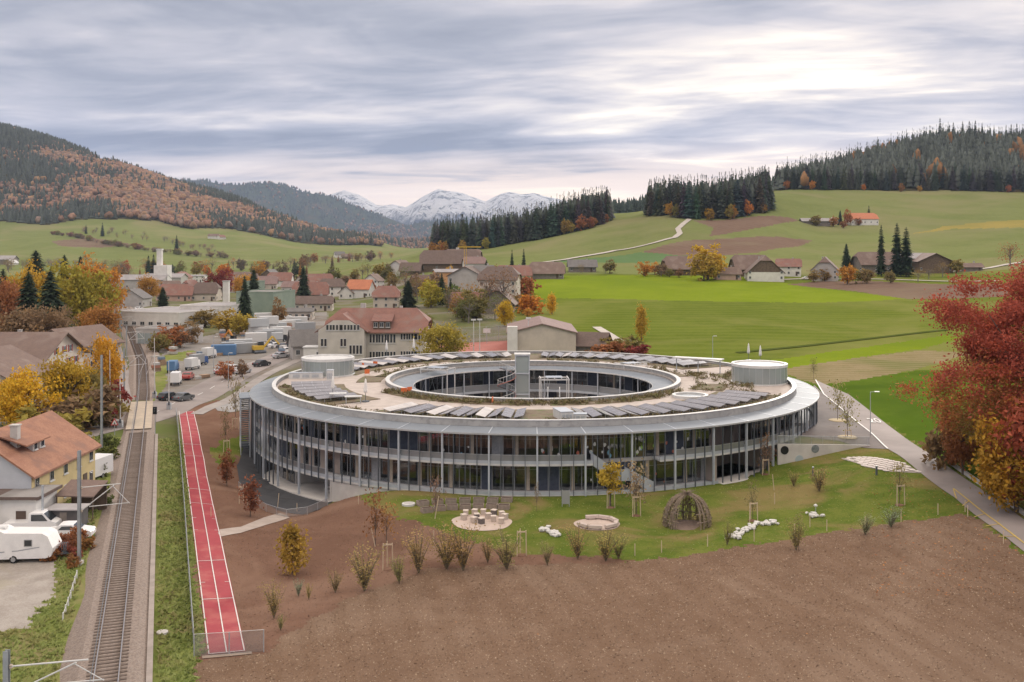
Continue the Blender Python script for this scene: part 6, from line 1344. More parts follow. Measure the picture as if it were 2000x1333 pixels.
add_round('cone0', 70, 4.2, 1.35, 2.0, 1500, .16, 70, 'cone', trunk=.015); add_round('col0', 71, 4.2, .75, 1.75, 900, .15, 60, 'col', trunk=.012); add_round('col1', 72, 10, 2.2, 4.7, 2600, .30, 90, 'col'); add_round('ball0', 73, 4.0, 1.0, 1.25, 1400, .13, 60, trunk=.02)
add_round('airy0', 74, 4.6, 1.1, 1.9, 260, .16, 40, sparse=1.5, trunk=.012, nl=12); V_, F_ = conifer(75, 25, 4.2, 42, 11, 1); proto('pole0', V_, F_, NEEDLE, MB().tube([(0, 0, -.5), (0, 0, 20)], [.34, .08], 6).mesh('trunk', [BARK]))
def tree(key, loc, h, label, color, cat='tree', name=None, group=None, wide=1.0, rz=None):
    base = {'mid': 10, 'far': 10, 'bus': 3.2, 'fir': 25, 'spr': 16, 'bar': 10, 'con': 4.2, 'bal': 4.0, 'air': 4.6, 'pol': 25, 'bee': 24}.get(key[:3], 10)
    if key == 'col0': base = 4.2
    s_ = h/base; o = thing(name or ('spruce_tree' if key[:3] in ('fir', 'spr', 'pol') else ('bush' if key[:3] == 'bus' else 'tree')), label, cat, loc, random.uniform(0, 6.28) if rz is None else rz, group, (s_*wide, s_*wide, s_))
    c = link('crown', PROTO[key][0], o); c.color = C4(color); link('trunk', PROTO[key][1], o); return o
def vary(c, a=.12): return tuple(max(.004, x*random.uniform(1-a, 1+a)) for x in c)
YEL_, ORA, RUS, OLI, YGR, DRED, BRO, DGR, GRN, FIRC = (.58,.37,.035), (.47,.23,.05), (.34,.15,.07), (.24,.20,.07), (.33,.29,.05), (.24,.055,.05), (.24,.165,.10), (.045,.065,.038), (.10,.13,.04), (.085,.102,.086)
# ---- garden and street trees: proto, px, base py or None, Y or None, top py, colour, label, width
def tree_top(key, px, Y, top, color, label, wide=1.0, cat='tree', name=None, group=None):
    p = yl_(px, Y); zt = CAMZ-(top-HZ)/F*Y; return tree(key, p, max(1.0, zt-p.z), label, color, cat, name, group, wide)
for a in [('mid0',52,150,732,YEL_,'bright yellow maple left of the orange tiled house',1.0), ('mid1',-5,160,738,YEL_,'yellow maple at the left picture edge behind the tiled house',1.0), ('mid2',134,163,702,(.42,.29,.04),'golden yellow tree in front of the apartment gable',.78), ('mid0',202,178,664,(.55,.31,.04),'orange yellow tree beside the level crossing road',.62),
  ('mid1',172,166,722,OLI,'olive brown tree between the two golden trees',.7), ('bush0',160,158,760,BRO,'brown hedge bush behind the notice board',1.5), ('bush1',185,160,765,OLI,'olive hedge bush left of the triangle sign',1.4), ('bush2',110,150,790,BRO,'brown bush below the golden tree',1.5), ('bush0',204,170,752,DRED,'dark red bush at the bend of the side road',1.0), ('bush1',90,146,800,(.3,.25,.06),'yellowish bush behind the tiled roof ridge',1.6),
  ('mid2',192,262,596,(.38,.19,.06),'rust orange tree left of the railway',.8), ('mid0',158,300,524,YGR,'large yellow green tree left of the railway',.85), ('mid1',122,320,545,(.36,.30,.05),'yellow green tree beside the dark spruces',.8), ('mid2',190,345,512,ORA,'orange tree at the right end of the left tree row',.75), ('mid1',65,232,597,BRO,'broad brown tree behind the apartment roof',.95), ('mid0',110,240,610,BRO,'brown tree at the right of the broad brown tree',.7), ('mid2',55,330,524,(.5,.33,.05),'yellow tree glowing between the dark spruces',.7),
  ('spruce0',56,292,528,DGR,'dark spruce in front of the yellow tree, left one of the pair',1.15), ('spruce1',98,285,528,DGR,'dark spruce beside it, right one of the pair',1.35), ('spruce2',70,420,488,DGR,'tall broad dark conifer behind the left spruces',1.3), ('spruce0',126,420,497,DGR,'pointed spruce behind the yellow green tree, left of two',.9), ('spruce1',157,430,500,DGR,'pointed spruce behind the yellow green tree, right of two',.9), ('spruce2',6,330,524,DGR,'dark spruce at the left picture edge',.9), ('mid0',12,300,555,RUS,'rusty brown tree at the left picture edge',.8),
  ('mid1',862,224,632,(.36,.30,.06),'yellow green tree between the old school and the sports court',.95), ('mid2',835,300,615,(.2,.19,.06),'olive tree behind the right end of the old school',.8), ('mid0',985,300,590,(.52,.36,.04),'golden tree left of the sports hall ridge',.8), ('col1',1078,330,576,(.62,.37,.04),'slim golden tree at the meadow edge above the sports hall',.85), ('col1',1253,262,600,(.45,.3,.05),'slim yellow tree on the meadow behind the ring',.7), ('bush0',1195,232,668,RUS,'rust coloured bush behind the ring roof, beside the brown house',1.8), ('bush1',1215,236,660,OLI,'olive bush behind the ring roof',1.8), ('bush2',1240,230,676,DRED,'dark red hedge bush behind the ring roof, right end',1.8), ('spruce1',1234,250,652,DGR,'small dark fir behind the ring roof',.7),
  ('spruce0',797,380,546,(.035,.052,.032),'broad dark spruce right of the cream villa',1.5), ('spruce1',478,350,538,DGR,'tall dark spruce beside the green block',.8), ('spruce2',496,420,523,DGR,'tall dark spruce behind the green block',.9), ('spruce0',593,470,520,DGR,'layered dark cedar in the village',1.1), ('spruce1',950,520,508,DGR,'round topped dark tree on the hamlet hill',1.1), ('mid2',878,520,520,(.55,.33,.04),'golden pointed tree in front of the scaffolded house',.55), ('mid0',430,560,530,DRED,'dark red beech in the village',1.0), ('mid1',480,520,536,(.5,.28,.05),'orange tree behind the tall spruce',.8), ('mid2',292,500,540,(.42,.24,.06),'orange tree behind the works building',.8), ('spruce2',318,420,560,DGR,'dark green round conifer behind the works roof',1.3)]:
    tree_top(*a)
far_list = []
def scatter_row(pts, n, keys, cols, hr, lab, grp, jit=6, wide=1.0, cat='tree'):
    L = [G(*p) for p in pts]
    for k in range(n):
        t = (k+random.uniform(.1, .9))/n*(len(L)-1); i = min(int(t), len(L)-2); p = L[i].lerp(L[i+1], t-i)+Vector((random.uniform(-jit, jit), random.uniform(-jit, jit)*1.5, 0)); p.z = float(H(p.x, p.y))
        tree(random.choice(keys), p, random.uniform(*hr), lab, vary(random.choice(cols), .2), cat, group=grp, wide=wide*random.uniform(.85, 1.15))
FK = ['far0', 'far1', 'far2']; BK = ['bare0', 'bare1', 'bare2']; FIR = ['fir0', 'fir1', 'fir2']; BU = ['bush0', 'bush1', 'bush2']
scatter_row([(205,552),(240,540),(300,532),(420,530)], 22, FK+BK, [RUS, BRO, ORA, OLI], (9, 17), 'autumn tree in the belt between the village and the left pasture', 'trees behind the far village', 14)
scatter_row([(270,545),(330,538),(450,545),(560,545),(640,535)], 20, FK+FIR, [RUS, BRO, OLI, ORA, FIRC], (9, 15), 'tree standing among the far village roofs', 'trees among the far village roofs', 14, .9)
scatter_row([(450,528),(560,528),(660,512),(760,506)], 46, BK+BK+FK+FIR[:1], [BRO, RUS, OLI, (.2,.16,.12)], (7, 14), 'tree in the brook side belt across the valley floor', 'trees along the valley brook', 20)
scatter_row([(100,458),(200,476),(300,492),(450,505)], 74, BK+FK, [(.26,.19,.14), (.24,.17,.13), OLI], (4, 9), 'hedge tree on the long diagonal hedge of the left pasture', 'trees of the diagonal hedge', 4, 1.5)
scatter_row([(160,452),(230,460),(360,480),(420,494)], 40, BK, [BRO, (.25,.19,.15)], (6, 11), 'bare tree on the upper hedge of the left pasture', 'trees of the upper hedge', 18)
scatter_row([(0,530),(60,527),(110,522),(200,520)], 22, BK, [BRO, (.24,.17,.14), OLI], (8, 13), 'brownish tree at the foot of the left pasture', 'trees at the foot of the left pasture', 25)
scatter_row([(640,560),(720,545),(800,560),(880,590)], 22, BK+FK, [OLI, BRO, (.17,.17,.06)], (5, 10), 'garden tree on the green village slope', 'trees on the village slope', 9)
scatter_row([(830,575),(880,600),(930,620),(960,625)], 20, FK+BK, [OLI, (.14,.15,.05), BRO, (.4,.27,.05)], (5, 10), 'tree in the thicket below the hamlet', 'trees in the hamlet thicket', 7)
scatter_row([(1010,560),(1000,600),(1030,630)], 9, FK+BU, [RUS, ORA, BRO], (3, 7), 'autumn bush at the left edge of the bright meadow', 'bushes at the meadow edge', 5)
scatter_row([(1140,535),(1260,538),(1320,541)], 9, BK+FK, [ORA, OLI, BRO], (4, 7), 'small orchard tree left of the farm row', 'orchard trees left of the farms', 5)
scatter_row([(1560,548),(1650,552),(1760,556),(1860,540)], 10, BK+FK, [ORA, OLI, BRO], (5, 8), 'small orchard tree in front of the right farm', 'orchard trees before the right farm', 6)
scatter_row([(1570,440),(1660,443),(1710,437)], 6, FK, [BRO, RUS, OLI], (6, 9), 'tree beside the red roofed hill farm', 'trees at the hill farm', 8)
for k, (kk, px, py, h, col, lab, wd) in enumerate([('far0',1383,547,16,(.45,.31,.04),'big golden tree left of the farmhouses',1.0),('far1',1375,549,12,(.34,.28,.05),'yellow green lower tree beside the big golden tree',1.2),('far2',1655,556,8.5,ORA,'small orange tree in front of the grey stone house',1.0),('far0',1258,540,7,ORA,'small orange tree left of the dark barn',1.0),
   ('spruce1',1653,532,15,DGR,'dark pointed conifer left of the brown farmhouse',1.0),('pole0',1721,540,26,(.035,.05,.03),'tall column shaped conifer before the right farm',.75),('pole0',1752,540,27,(.03,.05,.03),'tall dark conifer of the right farm group, left of the pair',1.05),('pole0',1770,541,25,(.03,.05,.03),'tall dark conifer of the right farm group, right of the pair',1.2),('bare1',1973,520,13,RUS,'lone bare brownish tree beside the farm track at the right',1.0),('far2',1868,534,7,OLI,'olive round bush tree right of the timber barn',1.1),
   ('spruce2',1641,440,13,DGR,'dark conifer between the hill farm sheds',.8),('fir0',1697,432,14,DGR,'small dark fir behind the red roofed hill farm',.8),('far1',1656,441,13,RUS,'rust tree left of the red roofed hill farm',.6),('fir1',200,462,24,DGR,'lone spruce on the left pasture, right one',.9),('fir2',168,457,17,DGR,'lone spruce on the left pasture, left one',.9),('fir0',345,489,24,DGR,'lone spruce standing in the diagonal hedge',1.0),
   ('fir2',1023,523,11,DGR,'small dark fir left of the long brown barn',.8),('fir1',1000,525,11,DGR,'small dark fir behind the red brown roof',.7),('spruce0',880,600,10,DGR,'dark fir in the hamlet thicket',.9),('spruce1',863,596,12,DGR,'dark conifer below the scaffolded house',.8),('bare2',985,612,15,BRO,'tall bare tree before the tall beige house, right one',.8),('bare0',955,612,14,BRO,'tall bare tree before the tall beige house, left one',.7),
   ('fir0',575,536,15,DGR,'spruce behind the far white gable house',1.0),('fir1',520,545,16,DGR,'dark spruce left of the far white gable house',.9),('fir2',300,545,22,DGR,'dark spruce group tree behind the factory halls, left one',1.1),('fir1',310,545,20,DGR,'dark spruce group tree behind the factory halls, right one',1.1),('fir0',290,545,21,DGR,'dark spruce group tree behind the factory halls, first from the left',1.1),
   ('far2',400,640,6,OLI,'olive tree on the bank below the works building',1.6),('far1',442,652,7,(.36,.26,.06),'yellowish tree on the bank below the works building',1.5),('far0',330,684,6,RUS,'rust bush tree before the glass showroom',1.3),('far1',352,680,5.5,BRO,'brown bush tree before the glass showroom, right one',1.4),('far2',310,690,5,OLI,'olive bush tree left of the glass showroom',1.2),('far0',370,672,6,BRO,'brown bush tree between showroom and trucks',1.2),('far1',545,640,9,BRO,'thin brown tree before the green block',.7),('far2',470,655,6.5,(.4,.28,.06),'yellow tree above the container row',1.3),
   ('far0',441,742,3.6,RUS,'small rusty street tree on the footpath',1.0),('far1',474,737,3.4,BRO,'small brown street tree beside the footpath',.8)]):
    tree(kk, gl(px, py), h, lab, vary(col, .08), wide=wd)
# ---- large red beech, hedge and trees at the right edge
g_ = np.random.default_rng(5)
BV, BF = crown_cloud(81, 100000, 10.6, 9.3, 330, .155, 'round', .46, 13.6)
PROTO['beech'] = (npmesh('crown', BV, BF, LEAF, 'mesh'), limbs(81, 22, .55, 10, 9, 13.5, 14).mesh('trunk', [BARK]))
lc_ = BV.reshape(-1, 4, 3)[:, 0]; lz = lc_[:, 2]+1.6*np.sin(lc_[:, 0]*.9+1)+1.4*np.sin(lc_[:, 1]*1.1)+g_.normal(0, 1.2, len(lc_)); sel = [(lz >= 11) & (lz < 30), (lz >= 7.5) & (lz < 11), lz < 7.5]
pb = yl_(1975, 112); be = thing('copper_beech', 'huge red copper beech at the right picture edge', 'tree', pb+Vector((3.4, 0, 0)), .4, None, 25/24)
for sl_, cc in zip(sel, ((.36,.092,.062), (.38,.16,.06), (.27,.20,.06))):
    q_ = np.nonzero(sl_)[0]; vv = BV.reshape(-1, 4, 3)[q_].reshape(-1, 3); c_ = npmesh('crown', vv, np.arange(len(vv)).reshape(-1, 4), LEAF, be); c_.color = C4(cc)
link('trunk', PROTO['beech'][1], be)
for px, Y, top, col, lab, key, wd in ((1985, 102, 830, (.42,.25,.04), 'golden orange tree under the copper beech', 'mid0', .9), (1880, 117, 800, (.30,.13,.06), 'rusty low branches tree on the field side of the beech', 'mid1', .62), (1945, 107, 860, (.30,.20,.04), 'yellow brown tree at the lane under the beech', 'mid2', .62), (2050, 100, 780, (.36,.10,.06), 'red brown tree at the far right under the beech', 'mid1', .9), (1845, 121, 838, (.22,.15,.08), 'brownish shrub at the left foot of the beech', 'bush1', .9)):
    tree_top(key, px, Y, top, col, lab, wd)
for k in range(13):
    t = k/12; px = 1862+t*190; py = 905+t*125; p = G(px, py, cut=False)+Vector((1.1, .6, 0)); tree('col0', p, random.uniform(4.2, 5.2), 'slender yellow green hedge tree beside the lane under the beech', vary((.34,.26,.045), .15), group='hedge trees beside the lane', wide=1.15)
wl = thing('lane_wall', 'low pale kerb wall between the lane and the hedge', 'wall', (0, 0, 0)); q = [G(*p, cut=False) for p in ((1848,905),(1890,934),(1940,968),(2000,1010),(2060,1052))]
for i in range(4): a, b = q[i], q[i+1]; MB().beam(a+Vector((.3, 0, .15)), b+Vector((.3, 0, .15)), .35, .45).build('wall_block', [CONC], wl)
# ---- conifer stands on the ridges: the trees at the front are things, the rest one wood
def stand(base, n, depth, hr, lab, grp, cols=(FIRC,), minY=0):
    L = [G(*p) for p in base]; out = []
    for k in range(n):
        t = (k+random.uniform(0, 1))/n*(len(L)-1); i = min(int(t), len(L)-2); p = L[i].lerp(L[i+1], t-i); dd = depth*random.random()**1.6; s_ = (p.y+dd)/p.y; x, y = p.x*s_+random.uniform(-3, 3), p.y+dd
        tree(random.choice(FIR), Vector((x, y, float(H(x, y)))), random.uniform(*hr), lab, vary(random.choice(cols), .3), group=grp, wide=random.uniform(.85, 1.2))
A_ = [(846,498),(880,493),(960,485),(1040,471),(1110,456),(1150,447),(1192,432)]; B_ = [(1266,424),(1340,429),(1420,428),(1480,418),(1503,409)]; R2 = [(1518,372),(1620,372),(1800,373),(2000,376),(2060,377)]
stand(A_, 110, 45, (24, 31), 'dark spruce in the wood on the left ridge above the hamlet', 'spruces of the left ridge wood'); stand(B_, 90, 60, (24, 32), 'dark spruce in the square wood beside the field track', 'spruces of the square wood'); stand(R2, 100, 30, (22, 30), 'dark spruce at the lower edge of the right hill forest', 'spruces at the right forest edge')
for px, py, Y, h in ((1836,282,1450,44),(1862,286,1455,37),(1880,286,1450,39),(1893,286,1450,40),(1905,287,1455,41),(1918,288,1455,36),(1975,287,1450,38),(1986,288,1455,39)):
    p = yl_(px, Y); tree('fir1', p, h, 'tall thin spruce standing out on the right forest skyline', FIRC, group='skyline spruces', wide=.7)
for base, n, cols, lab, grp in ((A_, 14, [RUS, ORA, (.4,.28,.08)], 'small autumn tree at the foot of the left ridge wood', 'autumn trees under the ridge wood'), (B_, 9, [ORA, OLI], 'small autumn tree at the foot of the square wood', 'autumn trees under the square wood'), (R2, 10, [ORA, RUS], 'autumn tree at the edge of the right hill forest', 'autumn trees at the hill forest')):
    L = [G(*p) for p in base]
    for k in range(n):
        t = random.random()*(len(L)-1); i = min(int(t), len(L)-2); p = L[i].lerp(L[i+1], t-i); p = Vector((p.x, p.y-6, float(H(p.x, p.y-6)))); tree(random.choice(FK), p, random.uniform(6, 13), lab, vary(random.choice(cols), .2), group=grp, wide=.8)
FOR = bpy.data.materials.new('forest_mass'); FOR.use_nodes = True; t = NT(FOR.node_tree)
va = t.n('ShaderNodeVertexColor', layer_name='tone'); bs_ = t.n('ShaderNodeBsdfPrincipled', {'Base Color': va.outputs[0], 'Roughness': .95, 'Specular IOR Level': .05}); t.n('ShaderNodeOutputMaterial', {0: bs_.outputs[0]})
def lowfir(g, n=7, lay=4):
    V_, F_ = [], []
    for l in range(lay):
        z0, z1 = .12+.22*l, min(1.0, .12+.22*l+.42); r = (1-.21*l)*.5; k = len(V_); V_.append((0, 0, z1))
        for j in range(n): a = 2*math.pi*j/n+l*.5; rj = r*g.uniform(.7, 1.2); V_.append((rj*math.cos(a), rj*math.sin(a), z0-g.uniform(0, .05)))
        F_ += [(k, k+1+j, k+1+(j+1) % n) for j in range(n)]
    return np.array(V_), np.array(F_)
def lowbroad(g):
    V_, F_ = [], []; p = (1+5**.5)/2
    I = np.array([(-1,p,0),(1,p,0),(-1,-p,0),(1,-p,0),(0,-1,p),(0,1,p),(0,-1,-p),(0,1,-p),(p,0,-1),(p,0,1),(-p,0,-1),(-p,0,1)], float); I /= np.linalg.norm(I[0])
    T = np.array([(0,11,5),(0,5,1),(0,1,7),(0,7,10),(0,10,11),(1,5,9),(5,11,4),(11,10,2),(10,7,6),(7,1,8),(3,9,4),(3,4,2),(3,2,6),(3,6,8),(3,8,9),(4,9,5),(2,4,11),(6,2,10),(8,6,7),(9,8,1)])
    for c, r in (((0, 0, .55), .42), ((.22, .1, .42), .3), ((-.2, -.12, .45), .31), ((.02, .2, .68), .26)):
        F_.append(T+len(V_)*12); V_.append((I*g.uniform(.75, 1.2, (12, 1)))*r+np.array(c))
    return np.concatenate(V_), np.concatenate(F_)
def wood(name, label, pts, kinds, hs, cols, wds, seed, fine=False):
    g = np.random.default_rng(seed); fi = [lowfir(g, 7 if not fine else 9, 4 if not fine else 6) for _ in range(5)]; br = [lowbroad(g) for _ in range(5)]; VV, FF, CC, off = [], [], [], 0
    for p, k, h, c, w_ in zip(pts, kinds, hs, cols, wds):
        V_, F_ = (fi if k == 0 else br)[g.integers(0, 5)]; a = g.uniform(0, 6.28); ca, sa = math.cos(a), math.sin(a)
        X = np.stack([(V_[:, 0]*ca-V_[:, 1]*sa)*w_+p[0], (V_[:, 0]*sa+V_[:, 1]*ca)*w_+p[1], V_[:, 2]*h+p[2]], 1); VV.append(X); FF.append(F_+off); off += len(V_)
        CC.append(np.tile(np.append(c, 1.0), (len(V_), 1)))
    return npmesh(name, np.concatenate(VV), np.concatenate(FF), FOR, colors=np.concatenate(CC), kind='stuff', label=label, category='forest')
def sample_cells(mask, n, seed):
    g = np.random.default_rng(seed); iy, ix = np.nonzero(mask); wgt = (yr[iy+1]-yr[iy])*yr[iy]*(us[ix+1]-us[ix]); k = g.choice(len(iy), n, p=wgt/wgt.sum()); du = us[ix[k]+1]-us[ix[k]]
    Y = yr[iy[k]]+g.random(n)*(yr[iy[k]+1]-yr[iy[k]]); X = (us[ix[k]]+g.random(n)*du)*Y; return np.stack([X, Y, H(X, Y)-.6], 1)
fm = cls == LI['forest_floor']
P_ = sample_cells(fm & (u_ < 900) & (my < 3350), 13500, 3); g = np.random.default_rng(9)
pa = np.sin(P_[:, 0]*.009+P_[:, 1]*.004)+np.sin(P_[:, 1]*.011-P_[:, 0]*.006+2)+.8*np.sin(P_[:, 0]*.021+1)*np.sin(P_[:, 1]*.017)+g.normal(0, .75, len(P_)); upx = P_[:, 0]/P_[:, 1]*F+1000
pa += .3+np.where(upx > 230, .5, -.4)-np.where((P_[:, 1] > 2750), .8, 0)
kn = (pa > .15).astype(int); nF = len(P_)
base_c = np.where(kn[:, None] == 0, np.array([.074,.085,.074]), np.array([.27,.14,.09])); pick = g.integers(0, 4, nF)
alt = np.array([[.28,.165,.115],[.245,.155,.12],[.31,.195,.115],[.215,.155,.125]])
colr = np.where((kn == 1)[:, None], alt[pick], base_c)*g.uniform(.72, 1.25, (nF, 1))
wood('autumn_forest', 'mixed spruce and russet beech forest covering the left hill', P_, kn, np.where(kn == 0, g.uniform(17, 27, nF), g.uniform(13, 19, nF)), colr, np.where(kn == 0, g.uniform(8, 12, nF), g.uniform(13, 18, nF)), 4)
P_ = sample_cells(fm & (u_ > 1400) & (my < 1640) & (my > 1160), 3000, 5); nF = len(P_); kn = (g.random(nF) < .03).astype(int)
wood('hill_forest', 'dark spruce forest covering the right hill top', P_, kn, g.uniform(15, 32, nF), np.where((kn == 1)[:, None], np.array([.24,.13,.06]), np.array([.092,.106,.092]))*g.uniform(.65, 1.3, (nF, 1)), g.uniform(9, 12.5, nF), 6, True)
def behind(base, n, d0, d1, seed):
    g = np.random.default_rng(seed); L = [G(*p) for p in base]; out = []
    for k in range(n):
        t = g.random()*(len(L)-1); i = min(int(t), len(L)-2); p = L[i].lerp(L[i+1], t-i); y = p.y+g.uniform(d0, d1); x = p.x*y/p.y; out.append((x, y, float(H(x, y))-.5))
    return np.array(out)
P_ = np.concatenate([behind(A_, 330, 20, 120, 1), behind(B_, 330, 20, 130, 2)]); nF = len(P_)
wood('ridge_woods', 'inner spruces of the two ridge woods behind their front trees', P_, np.zeros(nF), g.uniform(22, 29, nF), np.array([.085,.10,.086])*g.uniform(.7, 1.3, (nF, 1)), g.uniform(9, 12.5, nF), 7, True)
xs2 = np.concatenate([g.uniform(1180, 1290, 110), g.uniform(1490, 1530, 30)]); Y2 = g.uniform(1380, 1560, 140); P_ = np.stack([(xs2-1000)/F*Y2, Y2, H((xs2-1000)/F*Y2, Y2)-.5], 1); nF = 140
wood('skyline_wood', 'thin line of spruces on the far skyline between the two ridge woods', P_, np.zeros(nF), g.uniform(14, 26, nF), np.array([.04,.055,.045])*g.uniform(.7, 1.3, (nF, 1)), g.uniform(7, 10, nF), 8)
# ---- young trees, bushes and stakes round the school
POLE = mat('pale_stake', (.62,.50,.36), (.54,.43,.31), scale=3, rough=.9)
for kk, px, py, top, col, lab, wd in [('cone0',571,1120,1022,(.36,.24,.05),'young conical tree with green and orange leaves on the soil bank',1.0), ('col0',443,950,882,(.26,.11,.06),'young reddish column tree on the soil beside the court, farther one',1.0), ('col0',489,1010,934,(.25,.10,.06),'young reddish column tree on the soil beside the court, nearer one',1.05), ('airy0',733,1066,962,(.24,.12,.06),'young brown leaved tree on the crest of the bank, left one',.8), ('airy0',755,1062,985,(.36,.2,.08),'young orange leaved tree on the crest of the bank, right one',.9),
   ('ball0',1192,990,905,(.50,.37,.06),'young tree with round yellow crown on the lawn',1.0), ('airy0',1243,1006,905,(.33,.26,.17),'young bare tree beside the yellow crowned one',.75), ('airy0',851,1010,935,(.28,.19,.15),'thin young tree with wooden stake before the plinth',.6), ('airy0',1048,1000,945,(.26,.2,.13),'thin young tree on the lawn before the ring centre',.35), ('airy0',1470,1015,945,(.22,.2,.1),'young staked tree on the right lawn',.6), ('airy0',1757,985,905,(.27,.24,.1),'young staked tree near the lane corner',.7), ('airy0',1494,925,850,(.32,.2,.14),'thin young tree before the open hall',.6), ('airy0',1636,822,745,(.30,.27,.12),'slim street tree on the asphalt court, left one',.6), ('airy0',1655,855,775,(.28,.26,.11),'slim street tree on the asphalt court, right one',.7), ('airy0',1589,742,700,(.22,.2,.09),'slim tree at the rear right of the ring',.5), ('airy0',1560,1075,1005,(.24,.22,.1),'thin shrub tree on the right lawn edge',.6), ('airy0',1240,1000,925,(.38,.26,.16),'thin pinkish tree beside the bare young tree',.6), ('airy0',460,830,740,(.26,.22,.13),'thin young tree on the soil near the bike court',.5), ('airy0',440,872,800,(.28,.22,.12),'thin young tree beside the small green oval',.5)]:
    p = G(px, py); tree(kk, p, (py-top)/F*p.y, lab, col, wide=wd, name='young_tree')
BP = [(712,1155,1072,1.0,'broad olive bush in the bush row, left end'),(780,1140,1085,.7,'thin bush right of the first broad bush'),(818,1120,1032,.8,'tall olive bush third from the left'),(872,1112,1034,1.0,'broad bush in the middle of the bush row, left of its twin'),(905,1115,1030,.9,'tall bush in the middle of the bush row, right of its twin'),(953,1100,1050,.7,'narrow bush right of the middle pair'),(990,1112,1036,1.0,'dense bush beside the wooden tree frame'),(1069,1105,1060,.7,'low bush before the white stones'),(1128,1092,1030,.9,'olive bush before the octagon bench ring, left'),(1183,1096,1036,1.1,'broad olive bush before the octagon bench ring, middle'),(1208,1092,1042,.9,'olive bush before the octagon bench ring, right'),(655,1158,1115,.8,'small yellowish bush left of the bush row'),(535,1208,1140,.7,'young willow bush near the running track end'),(548,1232,1200,.7,'small yellow bush near the running track end'),(583,1165,1130,.6,'small grey green bush below the conical tree'),(603,1172,1140,.5,'tiny bush on the soil bank'),(1555,1075,1020,.8,'sparse bush on the right lawn edge'),(1690,1045,1005,1.0,'grey green bush low on the right lawn'),(1740,1030,990,1.1,'grey green bush near the lane end of the lawn'),(1600,960,915,1.1,'sparse bush below the ramp wall'),(1550,950,920,1.0,'small bush beside the hall path'),(1420,1065,1020,.7,'thin shrub near the stone heap')]
TW = mat('twig', (.20,.165,.11), (.15,.125,.08), scale=5, rough=.95)
BPR = []
for s_ in range(4):
    g2 = np.random.default_rng(90+s_); m = MB(); tips = []
    for k in range(17):
        a = g2.uniform(0, 6.28); sp_ = g2.uniform(.12, .62)*3.2*.5; h_ = 3.2*g2.uniform(.6, 1.0); q = [(0, 0, 0), (sp_*.4*math.cos(a), sp_*.4*math.sin(a), h_*.5), (sp_*math.cos(a), sp_*math.sin(a), h_)]
        m.tube(q, [.035, .022, .008], 4); tips += [np.array(q[1])*(1-f)+np.array(q[2])*f for f in g2.uniform(-.6, 1, 52)]
    C_ = np.array(tips)+g2.normal(0, .14, (len(tips), 3)); V_, F_ = leaf_quads(g2, C_, .062); BPR.append((m.mesh('stems', [TW]), npmesh('leaves', V_, F_, LEAF, 'mesh')))
for k, (px, py, top, wd, lab) in enumerate(BP):
    p = G(px, py); s_ = (py-top)/F*p.y/3.2; o = thing('bush', lab, 'bush', p, k*1.7, None, (s_*wd*1.8, s_*wd*1.8, s_*1.08)); link('stems', BPR[k % 4][0], o); c = link('leaves', BPR[k % 4][1], o); c.color = C4(vary((.33,.265,.11) if 'grey' not in lab else (.27,.29,.2), .15))
def stake(px, py, h, lab, lean=0.0, grp='wooden stakes round the school'):
    p = G(px, py); o = thing('wooden_stake', lab, 'stake', p, 0, grp); MB().tube([(0, 0, -.1), (lean*h, 0, h)], .045, 5).build('stake_pole', [POLE], o); MB().lathe([(.047, 0), (.01, .06)], (lean*h, 0, h), 5).build('stake_tip', [POLE], o)
for px, py in ((1240,1086),(1292,1080),(1382,1068),(1473,1058),(1552,1046),(1615,1038),(1690,1032),(1760,1020),(1832,1006),(1885,1000),(1582,1030),(1960,1062),(1890,1010)): stake(px, py, 1.1, 'short pale stake on the boundary between lawn and ploughed field', grp='boundary stakes')
for px, py, h, ln, lab in ((542,992,1.7,.1,'leaning pale stake at the court corner'),(412,1010,1.0,0,'short stake beside the gravel path'),(700,985,1.0,0,'short pale stake at the top of the bank'),(733,1068,2.0,-.22,'long leaning white stake on the bank crest'),(849,1014,2.4,.18,'long leaning stake beside the planter boxes'),(847,1070,1.6,0,'stake behind the tall olive bush'),(1512,958,1.8,-.1,'leaning white stake on the right lawn'),(1318+195,985,1.2,0,'short stake low on the right lawn'),(505,985,1.0,0,'stake at the bend of the court fence'),(580,1000,1.0,0,'stake at the front of the basement court')): stake(px, py, h, lab, ln)
def tripod(px, py, h, lab, wd=.9):
    p = G(px, py); o = thing('tree_support', lab, 'tree support', p, .2, 'wooden tree supports')
    for x, y in ((-wd/2, -.25), (wd/2, -.25), (0, .5)): MB().tube([(x, y, -.1), (x*.9, y*.9, h)], .05, 6).build('pole', [POLE], o)
    MB().box((0, -.25, h-.12), (wd, .06, .12)).build('cross_bar', [POLE], o); MB().beam((-wd/2, -.25, h-.25), (0, .45, h-.25), .06, .1).build('cross_bar', [POLE], o)
    MB().lathe([(.5, -.02), (.45, .06), (.1, .1)], (0, 0, 0), 10).build('soil_ring', [BANK], o)
tripod(757,1112,2.4,'wooden tree support frame in the left of the bush row'); tripod(1018,1085,2.4,'wooden tree support frame above the dense bush'); tripod(1192,992,2.0,'support frame round the yellow crowned tree'); tripod(1242,1008,2.2,'support frame round the bare young tree'); tripod(1470,1018,2.0,'support frame round the staked tree on the right lawn'); tripod(1757,987,2.2,'support frame near the lane corner'); tripod(1494,927,2.0,'support frame before the open hall'); tripod(443,885,1.9,'support frame beside the small green oval'); tripod(475,985,2.2,'support frame on the soil beside the court'); tripod(1655,856,1.2,'support frame of the right street tree on the court'); tripod(460,838,1.8,'support frame near the bike court')
